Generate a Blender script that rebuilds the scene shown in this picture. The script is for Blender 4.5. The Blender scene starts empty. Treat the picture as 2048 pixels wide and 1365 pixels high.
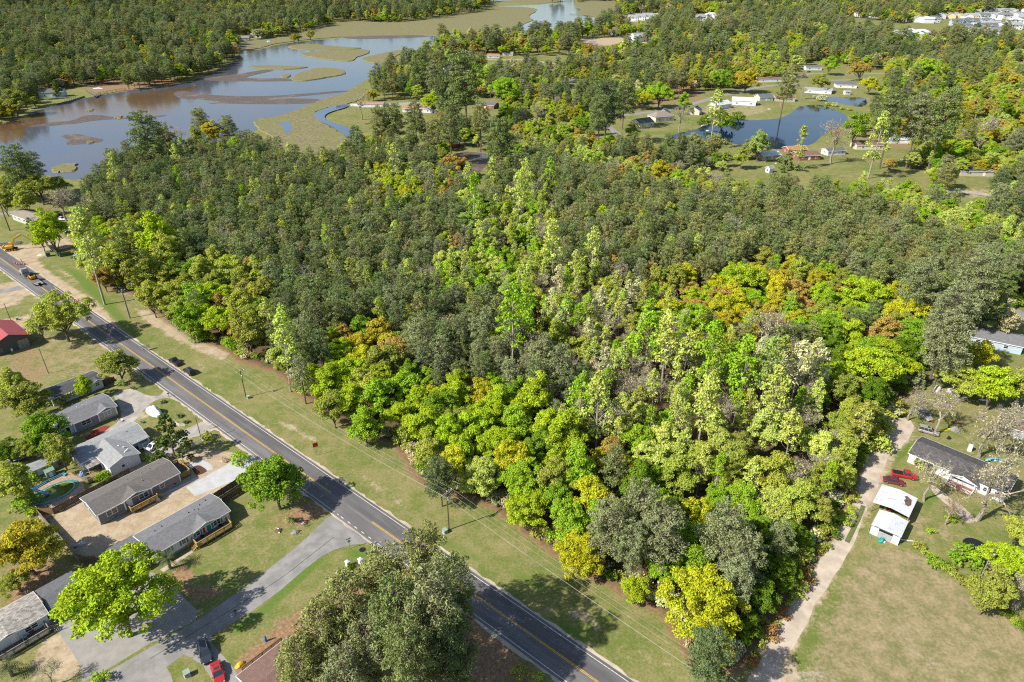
import bpy, bmesh, math, random
import numpy as np
from mathutils import Vector, Matrix
from mathutils.geometry import tessellate_polygon

S = bpy.context.scene
COL = S.collection
R = math.radians
rnd = random.Random(11)

# ------------------------------------------------------------------ camera, sky, sun, exposure
CAM_H = 107.0
FOC = 1365.0                                   # focal length in photograph pixels (2048 wide)
PITCH = math.atan((682.5 + 70) / FOC)          # how far the drone camera looks down
cd = bpy.data.cameras.new('drone_camera')
cam = bpy.data.objects.new('drone_camera', cd)
COL.objects.link(cam)
cam.location = (0, 0, CAM_H)
cam.rotation_euler = (math.pi / 2 - PITCH, 0, 0)
cd.sensor_width = 36.0
cd.lens = 36.0 * FOC / 2048
cd.clip_start = 1.0
cd.clip_end = 20000.0
S.camera = cam

SUN_EL = R(42.0)
SUN_AZ = R(243.0)                               # clockwise from +Y: behind the camera, to the left
W = bpy.data.worlds.new('World')
S.world = W
W.use_nodes = True
wn = W.node_tree.nodes
wl = W.node_tree.links
wn.clear()
sky_tex = wn.new('ShaderNodeTexSky')
sky_tex.sky_type = 'NISHITA'
sky_tex.sun_disc = False
sky_tex.sun_elevation = SUN_EL
sky_tex.sun_rotation = SUN_AZ
sky_tex.air_density = 1.0
sky_tex.dust_density = 1.0
sky_tex.ozone_density = 1.3
bg = wn.new('ShaderNodeBackground')
bg.inputs['Strength'].default_value = 0.10
wo = wn.new('ShaderNodeOutputWorld')
wl.new(sky_tex.outputs[0], bg.inputs['Color'])
wl.new(bg.outputs[0], wo.inputs['Surface'])

sd = bpy.data.lights.new('sun', 'SUN')
sd.energy = 5.0
sd.angle = R(0.53)
sd.color = (1.0, 0.945, 0.85)
sun = bpy.data.objects.new('sun', sd)
COL.objects.link(sun)
to_sun = Vector((math.sin(SUN_AZ) * math.cos(SUN_EL), math.cos(SUN_AZ) * math.cos(SUN_EL), math.sin(SUN_EL)))
sun.rotation_euler = to_sun.to_track_quat('Z', 'Y').to_euler()
sun.location = (-80, -40, 200)

S.view_settings.view_transform = 'Standard'
S.view_settings.look = 'None'
S.view_settings.exposure = 0.62
S.view_settings.gamma = 1.0
S.view_settings.use_curve_mapping = False
S.render.engine = 'CYCLES'
S.cycles.use_denoising = False
S.cycles.max_bounces = 5
S.cycles.diffuse_bounces = 2
S.cycles.glossy_bounces = 2
S.cycles.transmission_bounces = 3
S.cycles.transparent_max_bounces = 4
S.cycles.volume_bounces = 0
S.cycles.pixel_filter_type = 'BLACKMAN_HARRIS'
S.cycles.filter_width = 1.15
S.cycles.caustics_reflective = False
S.cycles.caustics_refractive = False

# ------------------------------------------------------------------ where a photograph pixel meets the place
CP, SP = math.cos(PITCH), math.sin(PITCH)


def at(u, v, z=0.0):
 """World point at height z under photograph pixel (u, v)."""
 x = (u - 1024) / FOC
 y = (682.5 - v) / FOC
 dx, dy, dz = x, CP + y * SP, -SP + y * CP
 t = (z - CAM_H) / dz
 return Vector((dx * t, dy * t, z))


def pix(X, Y, Z):
 dz = np.asarray(Z) - CAM_H
 cf = np.asarray(Y) * CP - dz * SP
 cu = np.asarray(Y) * SP + dz * CP
 cf = np.where(cf < 1e-3, 1e-3, cf)
 return 1024 + FOC * np.asarray(X) / cf, 682.5 - FOC * cu / cf


def wpoly(px, z=0.0):
 out = []
 for q in px:
  p = at(q[0], q[1], q[2] if len(q) > 2 else z)
  out.append((p.x, p.y))
 return out


def inside(X, Y, poly):
 X = np.asarray(X, float)
 Y = np.asarray(Y, float)
 c = np.zeros(X.shape, bool)
 n = len(poly)
 j = n - 1
 for i in range(n):
  xi, yi = poly[i]
  xj, yj = poly[j]
  if yi != yj:
   k = ((yi > Y) != (yj > Y)) & (X < (xj - xi) * (Y - yi) / (yj - yi) + xi)
   c ^= k
  j = i
 return c


def sdist(X, Y, poly):
 """Signed distance to a polygon, positive inside."""
 d = np.full(np.shape(X), 1e9)
 n = len(poly)
 for i in range(n):
  ax, ay = poly[i]
  bx, by = poly[(i + 1) % n]
  ex, ey = bx - ax, by - ay
  l2 = ex * ex + ey * ey + 1e-9
  t = np.clip(((X - ax) * ex + (Y - ay) * ey) / l2, 0, 1)
  d = np.minimum(d, np.hypot(X - ax - t * ex, Y - ay - t * ey))
 return np.where(inside(X, Y, poly), d, -d)


def smooth(poly, n=4):
 """Closed Catmull-Rom through the points."""
 out = []
 m = len(poly)
 for i in range(m):
  p0, p1, p2, p3 = [np.array(poly[(i + k) % m][:2], float) for k in (-1, 0, 1, 2)]
  for s in range(n):
   t = s / n
   out.append(tuple(0.5 * (2 * p1 + (p2 - p0) * t + (2 * p0 - 5 * p1 + 4 * p2 - p3) * t * t
         + (3 * p1 - p0 - 3 * p2 + p3) * t ** 3)))
 return out


def rough_edge(poly, amp, seed=0):
 r = random.Random(seed)
 return [(x + r.uniform(-amp, amp), y + r.uniform(-amp, amp)) for x, y in poly]


# ------------------------------------------------------------------ mesh building
class MB:
 def __init__(s):
  s.v = []
  s.f = []
  s.m = []

 def add(s, verts, faces, m=0):
  o = len(s.v)
  s.v.extend([tuple(q) for q in verts])
  s.f.extend([tuple(i + o for i in f) for f in faces])
  s.m.extend([m] * len(faces))
  return s

 def box(s, x0, x1, y0, y1, z0, z1, m=0):
  vs = [(x, y, z) for z in (z0, z1) for y in (y0, y1) for x in (x0, x1)]
  return s.add(vs, [(0, 2, 3, 1), (4, 5, 7, 6), (0, 1, 5, 4), (2, 6, 7, 3), (0, 4, 6, 2), (1, 3, 7, 5)], m)

 def bar(s, a, b, w, h=None, m=0):
  """A square bar from a to b."""
  a, b = Vector(a), Vector(b)
  h = h or w
  d = (b - a).normalized()
  up = Vector((0, 0, 1)) if abs(d.z) < 0.95 else Vector((1, 0, 0))
  sx = d.cross(up).normalized() * (w / 2)
  sy = sx.cross(d).normalized() * (h / 2)
  vs = [p + i * sx + j * sy for p in (a, b) for i, j in ((-1, -1), (1, -1), (1, 1), (-1, 1))]
  return s.add(vs, [(3, 2, 1, 0), (4, 5, 6, 7), (0, 1, 5, 4), (1, 2, 6, 5), (2, 3, 7, 6), (3, 0, 4, 7)], m)

 def tube(s, pts, rads, n=6, m=0, cap=True):
  pts = [Vector(p) for p in pts]
  o = len(s.v)
  vs = []
  for i, p in enumerate(pts):
   d = (pts[min(i + 1, len(pts) - 1)] - pts[max(i - 1, 0)])
   d = d.normalized() if d.length > 1e-9 else Vector((0, 0, 1))
   up = Vector((0, 0, 1)) if abs(d.z) < 0.9 else Vector((1, 0, 0))
   sx = d.cross(up).normalized()
   sy = sx.cross(d).normalized()
   r = rads[i] if hasattr(rads, '__len__') else rads
   for k in range(n):
    a = 2 * math.pi * k / n
    vs.append(p + sx * (r * math.cos(a)) + sy * (r * math.sin(a)))
  fs = []
  for i in range(len(pts) - 1):
   for k in range(n):
    k2 = (k + 1) % n
    fs.append((i * n + k, i * n + k2, (i + 1) * n + k2, (i + 1) * n + k))
  if cap:
   fs.append(tuple(range(n))[::-1])
   fs.append(tuple((len(pts) - 1) * n + k for k in range(n)))
  return s.add(vs, fs, m)

 def slab(s, quad, t, m=0):
  """A four-cornered plate, quad gives its top, t its thickness straight down."""
  q = [Vector(p) for p in quad]
  lo = [p - Vector((0, 0, t)) for p in q]
  return s.add(q + lo, [(0, 1, 2, 3), (7, 6, 5, 4), (0, 4, 5, 1), (1, 5, 6, 2), (2, 6, 7, 3), (3, 7, 4, 0)], m)

 def prism(s, poly, z0, z1, m=0):
  n = len(poly)
  vs = [(p[0], p[1], z0) for p in poly] + [(p[0], p[1], z1) for p in poly]
  fs = [(i, (i + 1) % n, n + (i + 1) % n, n + i) for i in range(n)]
  fs.append(tuple(range(n, 2 * n)))
  fs.append(tuple(range(n))[::-1])
  return s.add(vs, fs, m)

 def loft(s, rings, m=0, cap=True):
  n = len(rings[0])
  vs = [p for r in rings for p in r]
  fs = []
  for i in range(len(rings) - 1):
   for k in range(n):
    k2 = (k + 1) % n
    fs.append((i * n + k, i * n + k2, (i + 1) * n + k2, (i + 1) * n + k))
  if cap:
   fs.append(tuple(range(n))[::-1])
   fs.append(tuple((len(rings) - 1) * n + k for k in range(n)))
  return s.add(vs, fs, m)

 def ball(s, c, rx, ry, rz, nu=8, nv=5, m=0):
  rings = []
  for i in range(nv + 1):
   t = math.pi * (i + 0.08) / (nv + 0.16)
   rings.append([(c[0] + rx * math.sin(t) * math.cos(2 * math.pi * k / nu),
       c[1] + ry * math.sin(t) * math.sin(2 * math.pi * k / nu),
       c[2] - rz * math.cos(t)) for k in range(nu)])
  return s.loft(rings, m)

 def mesh(s, name, mats, smooth_=False):
  me = bpy.data.meshes.new(name)
  me.from_pydata(s.v, [], s.f)
  for mm in (mats if isinstance(mats, (list, tuple)) else [mats]):
   me.materials.append(mm)
  if any(s.m):
   me.polygons.foreach_set('material_index', s.m)
  if smooth_:
   me.polygons.foreach_set('use_smooth', [True] * len(s.f))
  me.validate()
  me.update()
  bm = bmesh.new()
  bm.from_mesh(me)
  bmesh.ops.recalc_face_normals(bm, faces=bm.faces)
  bm.to_mesh(me)
  bm.free()
  return me

 def build(s, name, mats, parent=None, smooth_=False):
  return link(name, s.mesh(name, mats, smooth_), parent)


def link(name, me, parent=None):
 o = bpy.data.objects.new(name, me)
 COL.objects.link(o)
 if parent is not None:
  o.parent = parent
 return o


def thing(name, label, cat, loc=(0, 0, 0), rz=0.0, group=None):
 o = bpy.data.objects.new(name, None)
 o.empty_display_size = 0.5
 COL.objects.link(o)
 o.location = loc
 o.rotation_euler = (0, 0, rz)
 return tag(o, label, cat, group)


def tag(o, label, cat, group=None):
 o['label'] = label
 o['category'] = cat
 if group:
  o['group'] = group
 return o


def kind(o, k):
 o['kind'] = k
 return o


def copy_tree(o, parent=None):
 c = o.copy()
 COL.objects.link(c)
 if parent is not None:
  c.parent = parent
 for ch in list(o.children):
  copy_tree(ch, c)
 return c


def sheet(name, poly, z, mat, parent=None):
 """A flat polygon at height z."""
 vs = [Vector((p[0], p[1], 0)) for p in poly]
 tris = tessellate_polygon([vs])
 me = bpy.data.meshes.new(name)
 me.from_pydata([(p[0], p[1], z) for p in poly], [], [tuple(t) for t in tris])
 me.materials.append(mat)
 bm = bmesh.new()
 bm.from_mesh(me)
 for f in bm.faces:
  f.normal_update()
  if f.normal.z < 0:
   f.normal_flip()
 bm.to_mesh(me)
 bm.free()
 return link(name, me, parent)


def mound(name, poly, z0, h, mat, slope=1.0, step=None):
 """A low island: rim at z0, top at z0 + h, standing back from the rim."""
 n = len(poly)
 cx = sum(p[0] for p in poly) / n
 cy = sum(p[1] for p in poly) / n
 inner = []
 for p in poly:
  d = math.hypot(p[0] - cx, p[1] - cy) + 1e-6
  k = max(0.3, 1 - slope / d)
  inner.append((cx + (p[0] - cx) * k, cy + (p[1] - cy) * k))
 vs = [(p[0], p[1], z0) for p in poly] + [(p[0], p[1], z0 + h) for p in inner]
 fs = [(i, (i + 1) % n, n + (i + 1) % n, n + i) for i in range(n)]
 tris = tessellate_polygon([[Vector((p[0], p[1], 0)) for p in inner]])
 fs += [tuple(n + i for i in t) for t in tris]
 mb = MB()
 mb.v = vs
 mb.f = fs
 mb.m = [0] * len(fs)
 return mb.build(name, mat)


# ------------------------------------------------------------------ materials
class NT:
 """A small wrapper that makes node graphs short to write."""
 def __init__(s, name):
  s.mat = bpy.data.materials.new(name)
  s.mat.use_nodes = True
  s.t = s.mat.node_tree
  s.t.nodes.clear()
  s.out = s.n('ShaderNodeOutputMaterial')

 def n(s, typ, **kw):
  q = s.t.nodes.new(typ)
  for k, v in kw.items():
   setattr(q, k, v)
  return q

 def put(s, sock, v):
  if hasattr(v, 'is_output') or isinstance(v, bpy.types.NodeSocket):
   s.t.links.new(v, sock)
  elif isinstance(v, tuple) and len(v) == 3 and sock.type == 'RGBA':
   sock.default_value = (*v, 1)
  else:
   sock.default_value = v

 def coord(s, which='Object', scale=None, rot=None):
  c = s.n('ShaderNodeTexCoord').outputs[which]
  if scale is not None or rot is not None:
   mp = s.n('ShaderNodeMapping')
   s.put(mp.inputs[0], c)
   if scale is not None:
    mp.inputs['Scale'].default_value = scale if isinstance(scale, tuple) else (scale,) * 3
   if rot is not None:
    mp.inputs['Rotation'].default_value = rot
   c = mp.outputs[0]
  return c

 def noise(s, vec, scale, detail=3, rough=0.55, dist=0.0):
  q = s.n('ShaderNodeTexNoise')
  s.put(q.inputs['Vector'], vec)
  q.inputs['Scale'].default_value = scale
  q.inputs['Detail'].default_value = detail
  q.inputs['Roughness'].default_value = rough
  q.inputs['Distortion'].default_value = dist
  return q.outputs[0]

 def math(s, op, a, b=0.0, c=0.0, clamp=False):
  q = s.n('ShaderNodeMath', operation=op, use_clamp=clamp)
  for i, v in enumerate((a, b, c)):
   s.put(q.inputs[i], v)
  return q.outputs[0]

 def step(s, v, lo, hi, smoothstep=True):
  q = s.n('ShaderNodeMapRange')
  q.interpolation_type = 'SMOOTHSTEP' if smoothstep else 'LINEAR'
  s.put(q.inputs[0], v)
  q.inputs[1].default_value = lo
  q.inputs[2].default_value = hi
  return q.outputs[0]

 def mix(s, f, a, b, blend='MIX'):
  q = s.n('ShaderNodeMix', data_type='RGBA', blend_type=blend)
  s.put(q.inputs[0], f)
  s.put(q.inputs[6], a)
  s.put(q.inputs[7], b)
  return q.outputs[2]

 def bump(s, h, strength=0.5, dist=0.05):
  q = s.n('ShaderNodeBump')
  q.inputs['Strength'].default_value = strength
  q.inputs['Distance'].default_value = dist
  s.put(q.inputs['Height'], h)
  return q.outputs[0]

 def done(s, color, rough=0.85, metal=0.0, normal=None, spec=0.3, **kw):
  b = s.n('ShaderNodeBsdfPrincipled')
  s.put(b.inputs['Base Color'], color)
  s.put(b.inputs['Roughness'], rough)
  s.put(b.inputs['Metallic'], metal)
  b.inputs['Specular IOR Level'].default_value = spec
  if normal is not None:
   s.put(b.inputs['Normal'], normal)
  for k, v in kw.items():
   s.put(b.inputs[k.replace('_', ' ')], v)
  s.put(s.out.inputs[0], b.outputs[0])
  return s.mat


def plain(name, col, rough=0.7, var=0.18, scale=1.2, metal=0.0, spec=0.3):
 """One base colour, worn a little."""
 t = NT(name)
 c = t.coord('Object')
 n = t.noise(c, scale, 4, 0.65)
 f = t.step(n, 0.35, 0.7)
 dark = tuple(k * (1 - var) for k in col)
 lite = tuple(min(1, k * (1 + var * 0.5)) for k in col)
 return t.done(t.mix(f, dark, lite), rough, metal, spec=spec)


def shingle(name, col, var=0.16):
 t = NT(name)
 c = t.coord('Object')
 br = t.n('ShaderNodeTexBrick')
 t.put(br.inputs['Vector'], c)
 br.inputs['Scale'].default_value = 1.0
 br.inputs['Brick Width'].default_value = 0.5
 br.inputs['Row Height'].default_value = 0.28
 br.inputs['Mortar Size'].default_value = 0.012
 br.inputs['Color1'].default_value = (*[k * (1 - var) for k in col], 1)
 br.inputs['Color2'].default_value = (*[k * (1 + var) for k in col], 1)
 br.inputs['Mortar'].default_value = (*[k * 0.5 for k in col], 1)
 st = t.noise(t.coord('Object'), 0.5, 4, 0.6)
 g = t.noise(c, 7.0, 2, 0.6)
 k = t.mix(t.math('MULTIPLY', t.step(st, 0.45, 0.75), 0.35), br.outputs[0], tuple(q * 0.75 for q in col))
 k = t.mix(t.math('MULTIPLY', t.step(g, 0.45, 0.7), 0.5), k, tuple(min(1, q * 1.5) for q in col))
 return t.done(k, 0.9, normal=t.bump(g, 0.3, 0.03))


def siding(name, col, pitch=0.2):
 t = NT(name)
 c = t.coord('Object')
 sx = t.n('ShaderNodeSeparateXYZ')
 t.put(sx.inputs[0], c)
 fr = t.math('FRACT', t.math('DIVIDE', sx.outputs[2], pitch))
 n = t.noise(c, 0.8, 4, 0.6)
 k = t.mix(t.math('MULTIPLY', t.step(n, 0.4, 0.75), 0.25), col, tuple(q * 0.7 for q in col))
 k = t.mix(t.step(fr, 0.12, 0.0), k, tuple(q * 0.6 for q in col))
 return t.done(k, 0.6, normal=t.bump(fr, 0.4, 0.02))


def corrugated(name, col, rust=0.25, pitch=0.3, axis=0):
 t = NT(name)
 c = t.coord('Object')
 sx = t.n('ShaderNodeSeparateXYZ')
 t.put(sx.inputs[0], c)
 w = t.math('SINE', t.math('MULTIPLY', sx.outputs[axis], 2 * math.pi / pitch))
 n = t.noise(t.coord('Object', (1.0, 0.35, 1.0) if axis == 0 else (0.35, 1, 1)), 1.1, 5, 0.7)
 k = t.mix(t.math('MULTIPLY', t.step(n, 0.56, 0.72), rust * 2, clamp=True), col, (0.13, 0.085, 0.055))
 k = t.mix(t.math('MULTIPLY', t.step(w, 0.5, 1.0), 0.22), k, tuple(q * 0.55 for q in col))
 return t.done(k, 0.45, 0.25, normal=t.bump(w, 0.5, 0.03))


def wood(name, col, dark=None, scale=6.0):
 t = NT(name)
 c = t.coord('Object', (1, 1, 0.25))
 n = t.noise(c, scale, 3, 0.6)
 n2 = t.noise(t.coord('Object'), 0.7, 3, 0.6)
 k = t.mix(t.step(n, 0.3, 0.75), dark or tuple(q * 0.6 for q in col), col)
 k = t.mix(t.math('MULTIPLY', t.step(n2, 0.45, 0.8), 0.4), k, tuple(q * 0.55 for q in col))
 return t.done(k, 0.8)


def glass(name, col=(0.03, 0.04, 0.05)):
 t = NT(name)
 return t.done(col, 0.06, 0.0, spec=0.8)


def paint(name, col, rough=0.3):
 t = NT(name)
 n = t.noise(t.coord('Object'), 1.5, 3, 0.6)
 k = t.mix(t.math('MULTIPLY', t.step(n, 0.5, 0.8), 0.2), col, tuple(q * 0.7 + 0.02 for q in col))
 return t.done(k, rough, 0.15, spec=0.6, Coat_Weight=0.5)


def leaf_mat(name, base=(0.1, 0.14, 0.03), transl=0.35, spread=0.35, use_tint=True):
 """Leaves: the tree's own colour varied leaf by leaf and clump by clump."""
 t = NT(name)
 if use_tint:
  a = t.n('ShaderNodeAttribute', attribute_type='INSTANCER', attribute_name='tint')
  col = a.outputs['Color']
 else:
  rgb = t.n('ShaderNodeRGB')
  rgb.outputs[0].default_value = (*base, 1)
  col = rgb.outputs[0]
 g = t.n('ShaderNodeNewGeometry').outputs['Random Per Island']
 cl = t.noise(t.coord('Object'), 0.55, 2, 0.5)
 v = t.math('ADD', t.math('MULTIPLY', t.math('SUBTRACT', g, 0.5), spread),
    t.math('MULTIPLY', t.math('SUBTRACT', cl, 0.5), 0.75))
 hs = t.n('ShaderNodeHueSaturation')
 t.put(hs.inputs['Hue'], t.math('ADD', 0.5, t.math('MULTIPLY', t.math('SUBTRACT', cl, 0.5), 0.07)))
 t.put(hs.inputs['Value'], t.math('ADD', 1.0, v))
 t.put(hs.inputs['Color'], col)
 d = t.n('ShaderNodeBsdfDiffuse')
 tr = t.n('ShaderNodeBsdfTranslucent')
 t.put(d.inputs[0], hs.outputs[0])
 t.put(tr.inputs[0], hs.outputs[0])
 mx = t.n('ShaderNodeMixShader')
 mx.inputs[0].default_value = transl
 t.put(mx.inputs[1], d.outputs[0])
 t.put(mx.inputs[2], tr.outputs[0])
 t.put(t.out.inputs[0], mx.outputs[0])
 return t.mat


def bark_mat(name, col):
 t = NT(name)
 n = t.noise(t.coord('Object', (3, 3, 0.7)), 2.0, 4, 0.65)
 return t.done(t.mix(t.step(n, 0.3, 0.7), tuple(q * 0.55 for q in col), col), 0.95)


M = {}
M['leaf'] = leaf_mat('leaves', transl=0.22)
M['needle'] = leaf_mat('pine_needles', transl=0.12, spread=0.5)
M['bark'] = bark_mat('bark', (0.17, 0.135, 0.10))
M['pale_bark'] = bark_mat('pale_bark', (0.42, 0.37, 0.29))
M['grey_bark'] = bark_mat('bare_bark', (0.36, 0.31, 0.25))
M['white'] = plain('white_paint', (0.78, 0.78, 0.76), 0.5, 0.1)
M['trim'] = plain('white_trim', (0.8, 0.8, 0.79), 0.5, 0.06)
M['glass'] = glass('window_glass')
M['rubber'] = plain('black_rubber', (0.02, 0.02, 0.02), 0.8)
M['chrome'] = plain('bright_metal', (0.55, 0.56, 0.58), 0.3, 0.1, metal=0.8)
M['new_wood'] = wood('new_deck_wood', (0.46, 0.31, 0.10), (0.33, 0.21, 0.07))
M['deck_floor'] = wood('grey_deck_floor', (0.17, 0.145, 0.11))
M['old_wood'] = wood('weathered_wood', (0.21, 0.17, 0.12), (0.10, 0.08, 0.06))
M['grey_wood'] = wood('grey_weathered_wood', (0.30, 0.28, 0.25), (0.18, 0.17, 0.15))
M['pole'] = wood('pole_wood', (0.16, 0.11, 0.075), (0.09, 0.06, 0.04))
M['grey_pole'] = wood('grey_pole_wood', (0.30, 0.29, 0.28), (0.2, 0.19, 0.18))
M['black'] = plain('black_plastic', (0.015, 0.015, 0.017), 0.6)
M['teal'] = plain('teal_paint', (0.02, 0.26, 0.24), 0.5)
M['red'] = plain('red_paint', (0.42, 0.03, 0.02), 0.45)
M['steel'] = plain('galvanised_steel', (0.42, 0.43, 0.44), 0.45, metal=0.5)
M['util_green'] = plain('pale_green_cabinet', (0.30, 0.38, 0.31), 0.6)
M['dark_green'] = plain('dark_green_cabinet', (0.06, 0.11, 0.07), 0.6)
M['orange'] = plain('safety_orange', (0.75, 0.13, 0.02), 0.6)
M['yellow'] = plain('machine_yellow', (0.55, 0.32, 0.03), 0.5)
M['blue_plastic'] = plain('blue_plastic', (0.03, 0.22, 0.45), 0.5)
M['lightblue'] = plain('light_blue_plastic', (0.22, 0.5, 0.7), 0.5)
M['brick'] = plain('red_brick', (0.28, 0.12, 0.08), 0.9, 0.35, 3.0)
M['tan'] = plain('tan_siding', (0.42, 0.36, 0.28), 0.7)

# ------------------------------------------------------------------ the road's own frame: s along it (towards the camera's right), t across it (towards the wood)
RA = R(-40.1)
RS = Vector((math.cos(RA), math.sin(RA), 0))
RT = Vector((-RS.y, RS.x, 0))
RO = Vector((19.8, 73.8, 0))


def rf(s, t, z=0.0):
 return RO + RS * s + RT * t + Vector((0, 0, z))


def to_rf(p):
 d = Vector((p.x, p.y, 0)) - RO
 return d.dot(RS), d.dot(RT)


HOUSE_ROT = math.atan2(RT.y, RT.x)              # local x points to the road, local y away from the camera's right

# ------------------------------------------------------------------ outlines on the ground
WOOD = wpoly([(150, 500), (215, 572), (275, 592), (330, 635), (385, 682), (440, 692), (490, 722), (560, 745), (600, 785),
    (680, 838), (740, 872), (790, 882), (840, 955), (880, 982), (950, 992), (1000, 1020), (1080, 1080),
    (1180, 1145), (1260, 1185), (1330, 1225), (1385, 1315), (1430, 1335), (1475, 1330), (1530, 1240),
    (1590, 1160), (1640, 1095), (1680, 1045), (1695, 990), (1718, 935), (1745, 880), (1790, 815), (1835, 770),
    (1870, 700, 8), (1935, 640, 8), (1990, 590, 8), (2048, 560, 12), (2120, 500, 13), (2048, 415, 13), (1950, 400, 13),
    (1900, 385, 13), (1820, 345, 13), (1700, 352, 13), (1600, 360, 13), (1500, 355, 13), (1400, 322, 13), (1300, 300, 13),
    (1220, 300, 13), (1180, 285, 13), (1110, 270, 13), (1060, 265, 13), (1040, 300, 13), (985, 315, 13), (965, 330, 13), (972, 372, 13), (945, 372, 13),
    (935, 335, 13), (900, 322, 13), (860, 290, 13), (760, 275, 13), (700, 295, 13), (600, 300, 13), (500, 268, 13),
    (400, 278, 13), (300, 280, 13), (220, 305, 13), (165, 355, 13), (148, 430, 10)])

CREEK = wpoly([(-60, 262), (0, 253), (50, 230), (107, 212), (170, 197), (253, 183), (367, 167), (417, 147), (473, 120),
    (480, 103), (520, 100), (567, 88), (683, 77), (816, 72), (883, 74), (890, 86), (850, 97), (800, 110), (766, 127), (760, 147),
    (730, 162), (690, 185), (643, 201), (567, 231), (513, 240), (515, 258), (450, 290), (300, 325), (170, 358),
    (100, 352), (0, 330), (-60, 320)])
CHANNEL = wpoly([(940, -14), (970, -3), (985, 3), (1000, 5), (1080, 2), (1135, 4), (1075, 10), (993, 13), (1070, 17), (1060, 33), (1063, 43), (1016, 63), (985, 80), (1050, 76),
    (1106, 60), (1156, 56), (1180, 53), (1196, 37), (1165, 31), (1150, 28), (1163, 20), (1153, 10), (1146, -3), (1160, -14)])
POND = smooth(wpoly([(1330, 275), (1395, 258), (1410, 249), (1440, 243), (1500, 241), (1550, 238), (1580, 228), (1600, 213), (1640, 210), (1665, 218), (1693, 232),
     (1690, 248), (1660, 262), (1640, 276), (1625, 288), (1590, 296), (1560, 299), (1520, 296), (1440, 284), (1395, 280)]), 4)
POND2 = smooth(wpoly([(1620, 193), (1655, 193), (1690, 195), (1725, 196), (1735, 205), (1725, 214), (1700, 212), (1670, 205), (1640, 200)]), 3)
INLET = smooth(wpoly([(905, 318), (925, 304), (960, 306), (1000, 308), (1010, 316), (985, 325), (960, 345), (955, 372), (962, 400), (945, 400), (935, 360), (925, 335)]), 3)

MARSH = [
 wpoly([(470, 94), (500, 84), (560, 76), (620, 62), (683, 43), (783, 46), (863, 39), (950, 25), (983, 20), (993, 14), (1070, 17.5), (1060, 33),
   (1062, 42), (1014, 62), (916, 67), (883, 72), (816, 71), (683, 75), (567, 86), (520, 97), (482, 101)]),
 wpoly([(577, 93), (617, 89), (690, 95), (722, 97), (690, 100), (600, 100)]),
 wpoly([(607, 107), (683, 101), (733, 101), (738, 107), (716, 115), (700, 123), (650, 119), (612, 113)]),
 wpoly([(728, 116), (783, 104), (802, 101), (815, 104), (798, 111), (768, 128), (735, 124)]),
 wpoly([(583, 160), (600, 147), (640, 137), (683, 140), (691, 148), (660, 155), (612, 162)]),
 wpoly([(497, 134), (520, 132), (573, 133), (617, 135), (567, 140), (520, 138)]),
 wpoly([(513, 240), (567, 231), (643, 201), (690, 188), (722, 176), (738, 190), (690, 211), (655, 217), (630, 226), (634, 240),
   (670, 262), (700, 282), (712, 296), (560, 320), (520, 310), (545, 278), (515, 258)]),
 wpoly([(560, 153), (575, 149), (583, 152), (572, 156)]),
 wpoly([(103, 340), (115, 332), (150, 328), (155, 335), (150, 343), (115, 346)]),
 wpoly([(172, 222), (182, 219), (187, 221), (178, 224)]),
 wpoly([(228, 237), (236, 233), (247, 234), (240, 238)]),
 wpoly([(172, 286), (180, 283), (189, 285), (180, 288)]),
 wpoly([(1150, 12), (1160, 3), (1230, 3), (1240, 25), (1200, 36), (1166, 30), (1165, 20)]),
 wpoly([(995, 3), (1080, 0.5), (1125, 2.5), (1075, 8), (1000, 7)]),
]
MUD = [
 wpoly([(347, 187), (367, 182), (413, 190), (520, 193), (620, 187), (683, 182), (690, 184), (600, 193), (533, 197), (633, 199), (625, 207), (540, 209), (467, 208),
   (417, 208), (440, 204), (400, 200), (363, 197)]),
 wpoly([(123, 273), (150, 268), (175, 273), (208, 280), (185, 287), (133, 290), (138, 281)]),
 wpoly([(57, 254), (100, 246), (140, 242), (170, 232), (200, 231), (247, 236), (333, 231), (300, 236), (200, 241), (130, 250)]),
 wpoly([(410, 158), (483, 147), (530, 140), (545, 142), (490, 156), (573, 158), (573, 163), (450, 163)]),
 wpoly([(690, 70), (760, 66), (820, 70), (860, 73), (800, 77), (700, 78)]),
]

# ------------------------------------------------------------------ the ground: one sheet to the horizon, its cover painted by what grows on it
COVER = {}


def cover(ch, px, soft=2.0, w=1.0, world=False, z=0.0):
 COVER.setdefault(ch, []).append((px if world else wpoly(px, z), soft, w))


# bare pale sand
cover('sand', [(-60, 505), (60, 488), (120, 468), (150, 490), (105, 505), (72, 518), (100, 545), (150, 578), (190, 600), (225, 640), (245, 668),
    (225, 662), (180, 622), (130, 590), (75, 560), (-60, 520)], 1.5)
cover('sand', [(-60, 575), (40, 562), (100, 590), (150, 622), (130, 640), (95, 610), (60, 590), (30, 612), (-20, 622)], 2.0, 0.8)
cover('sand', [(0, 640), (60, 628), (95, 640), (40, 660), (0, 666)], 2.0, 0.8)
cover('sand', [(268, 618), (300, 622), (340, 648), (400, 680), (462, 706), (448, 722), (400, 706), (330, 668), (285, 640)], 1.5, 0.85)
cover('sand', [(190, 540), (215, 552), (262, 590), (262, 600), (225, 575), (190, 550)], 1.2, 0.7)
cover('sand', [(110, 530), (140, 545), (170, 572), (155, 572), (120, 548)], 1.0, 0.55)
cover('sand', [(390, 722), (420, 735), (430, 755), (405, 742)], 1.2, 0.6)
cover('sand', [(98, 1040), (160, 1000), (270, 930), (350, 905), (395, 900), (470, 905), (485, 935), (480, 968), (420, 1008), (345, 1062), (270, 1092),
    (205, 1112), (150, 1112)], 0.8)
cover('sand', [(240, 845), (300, 800), (330, 815), (275, 850), (200, 890)], 1.5, 0.5)
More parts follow.
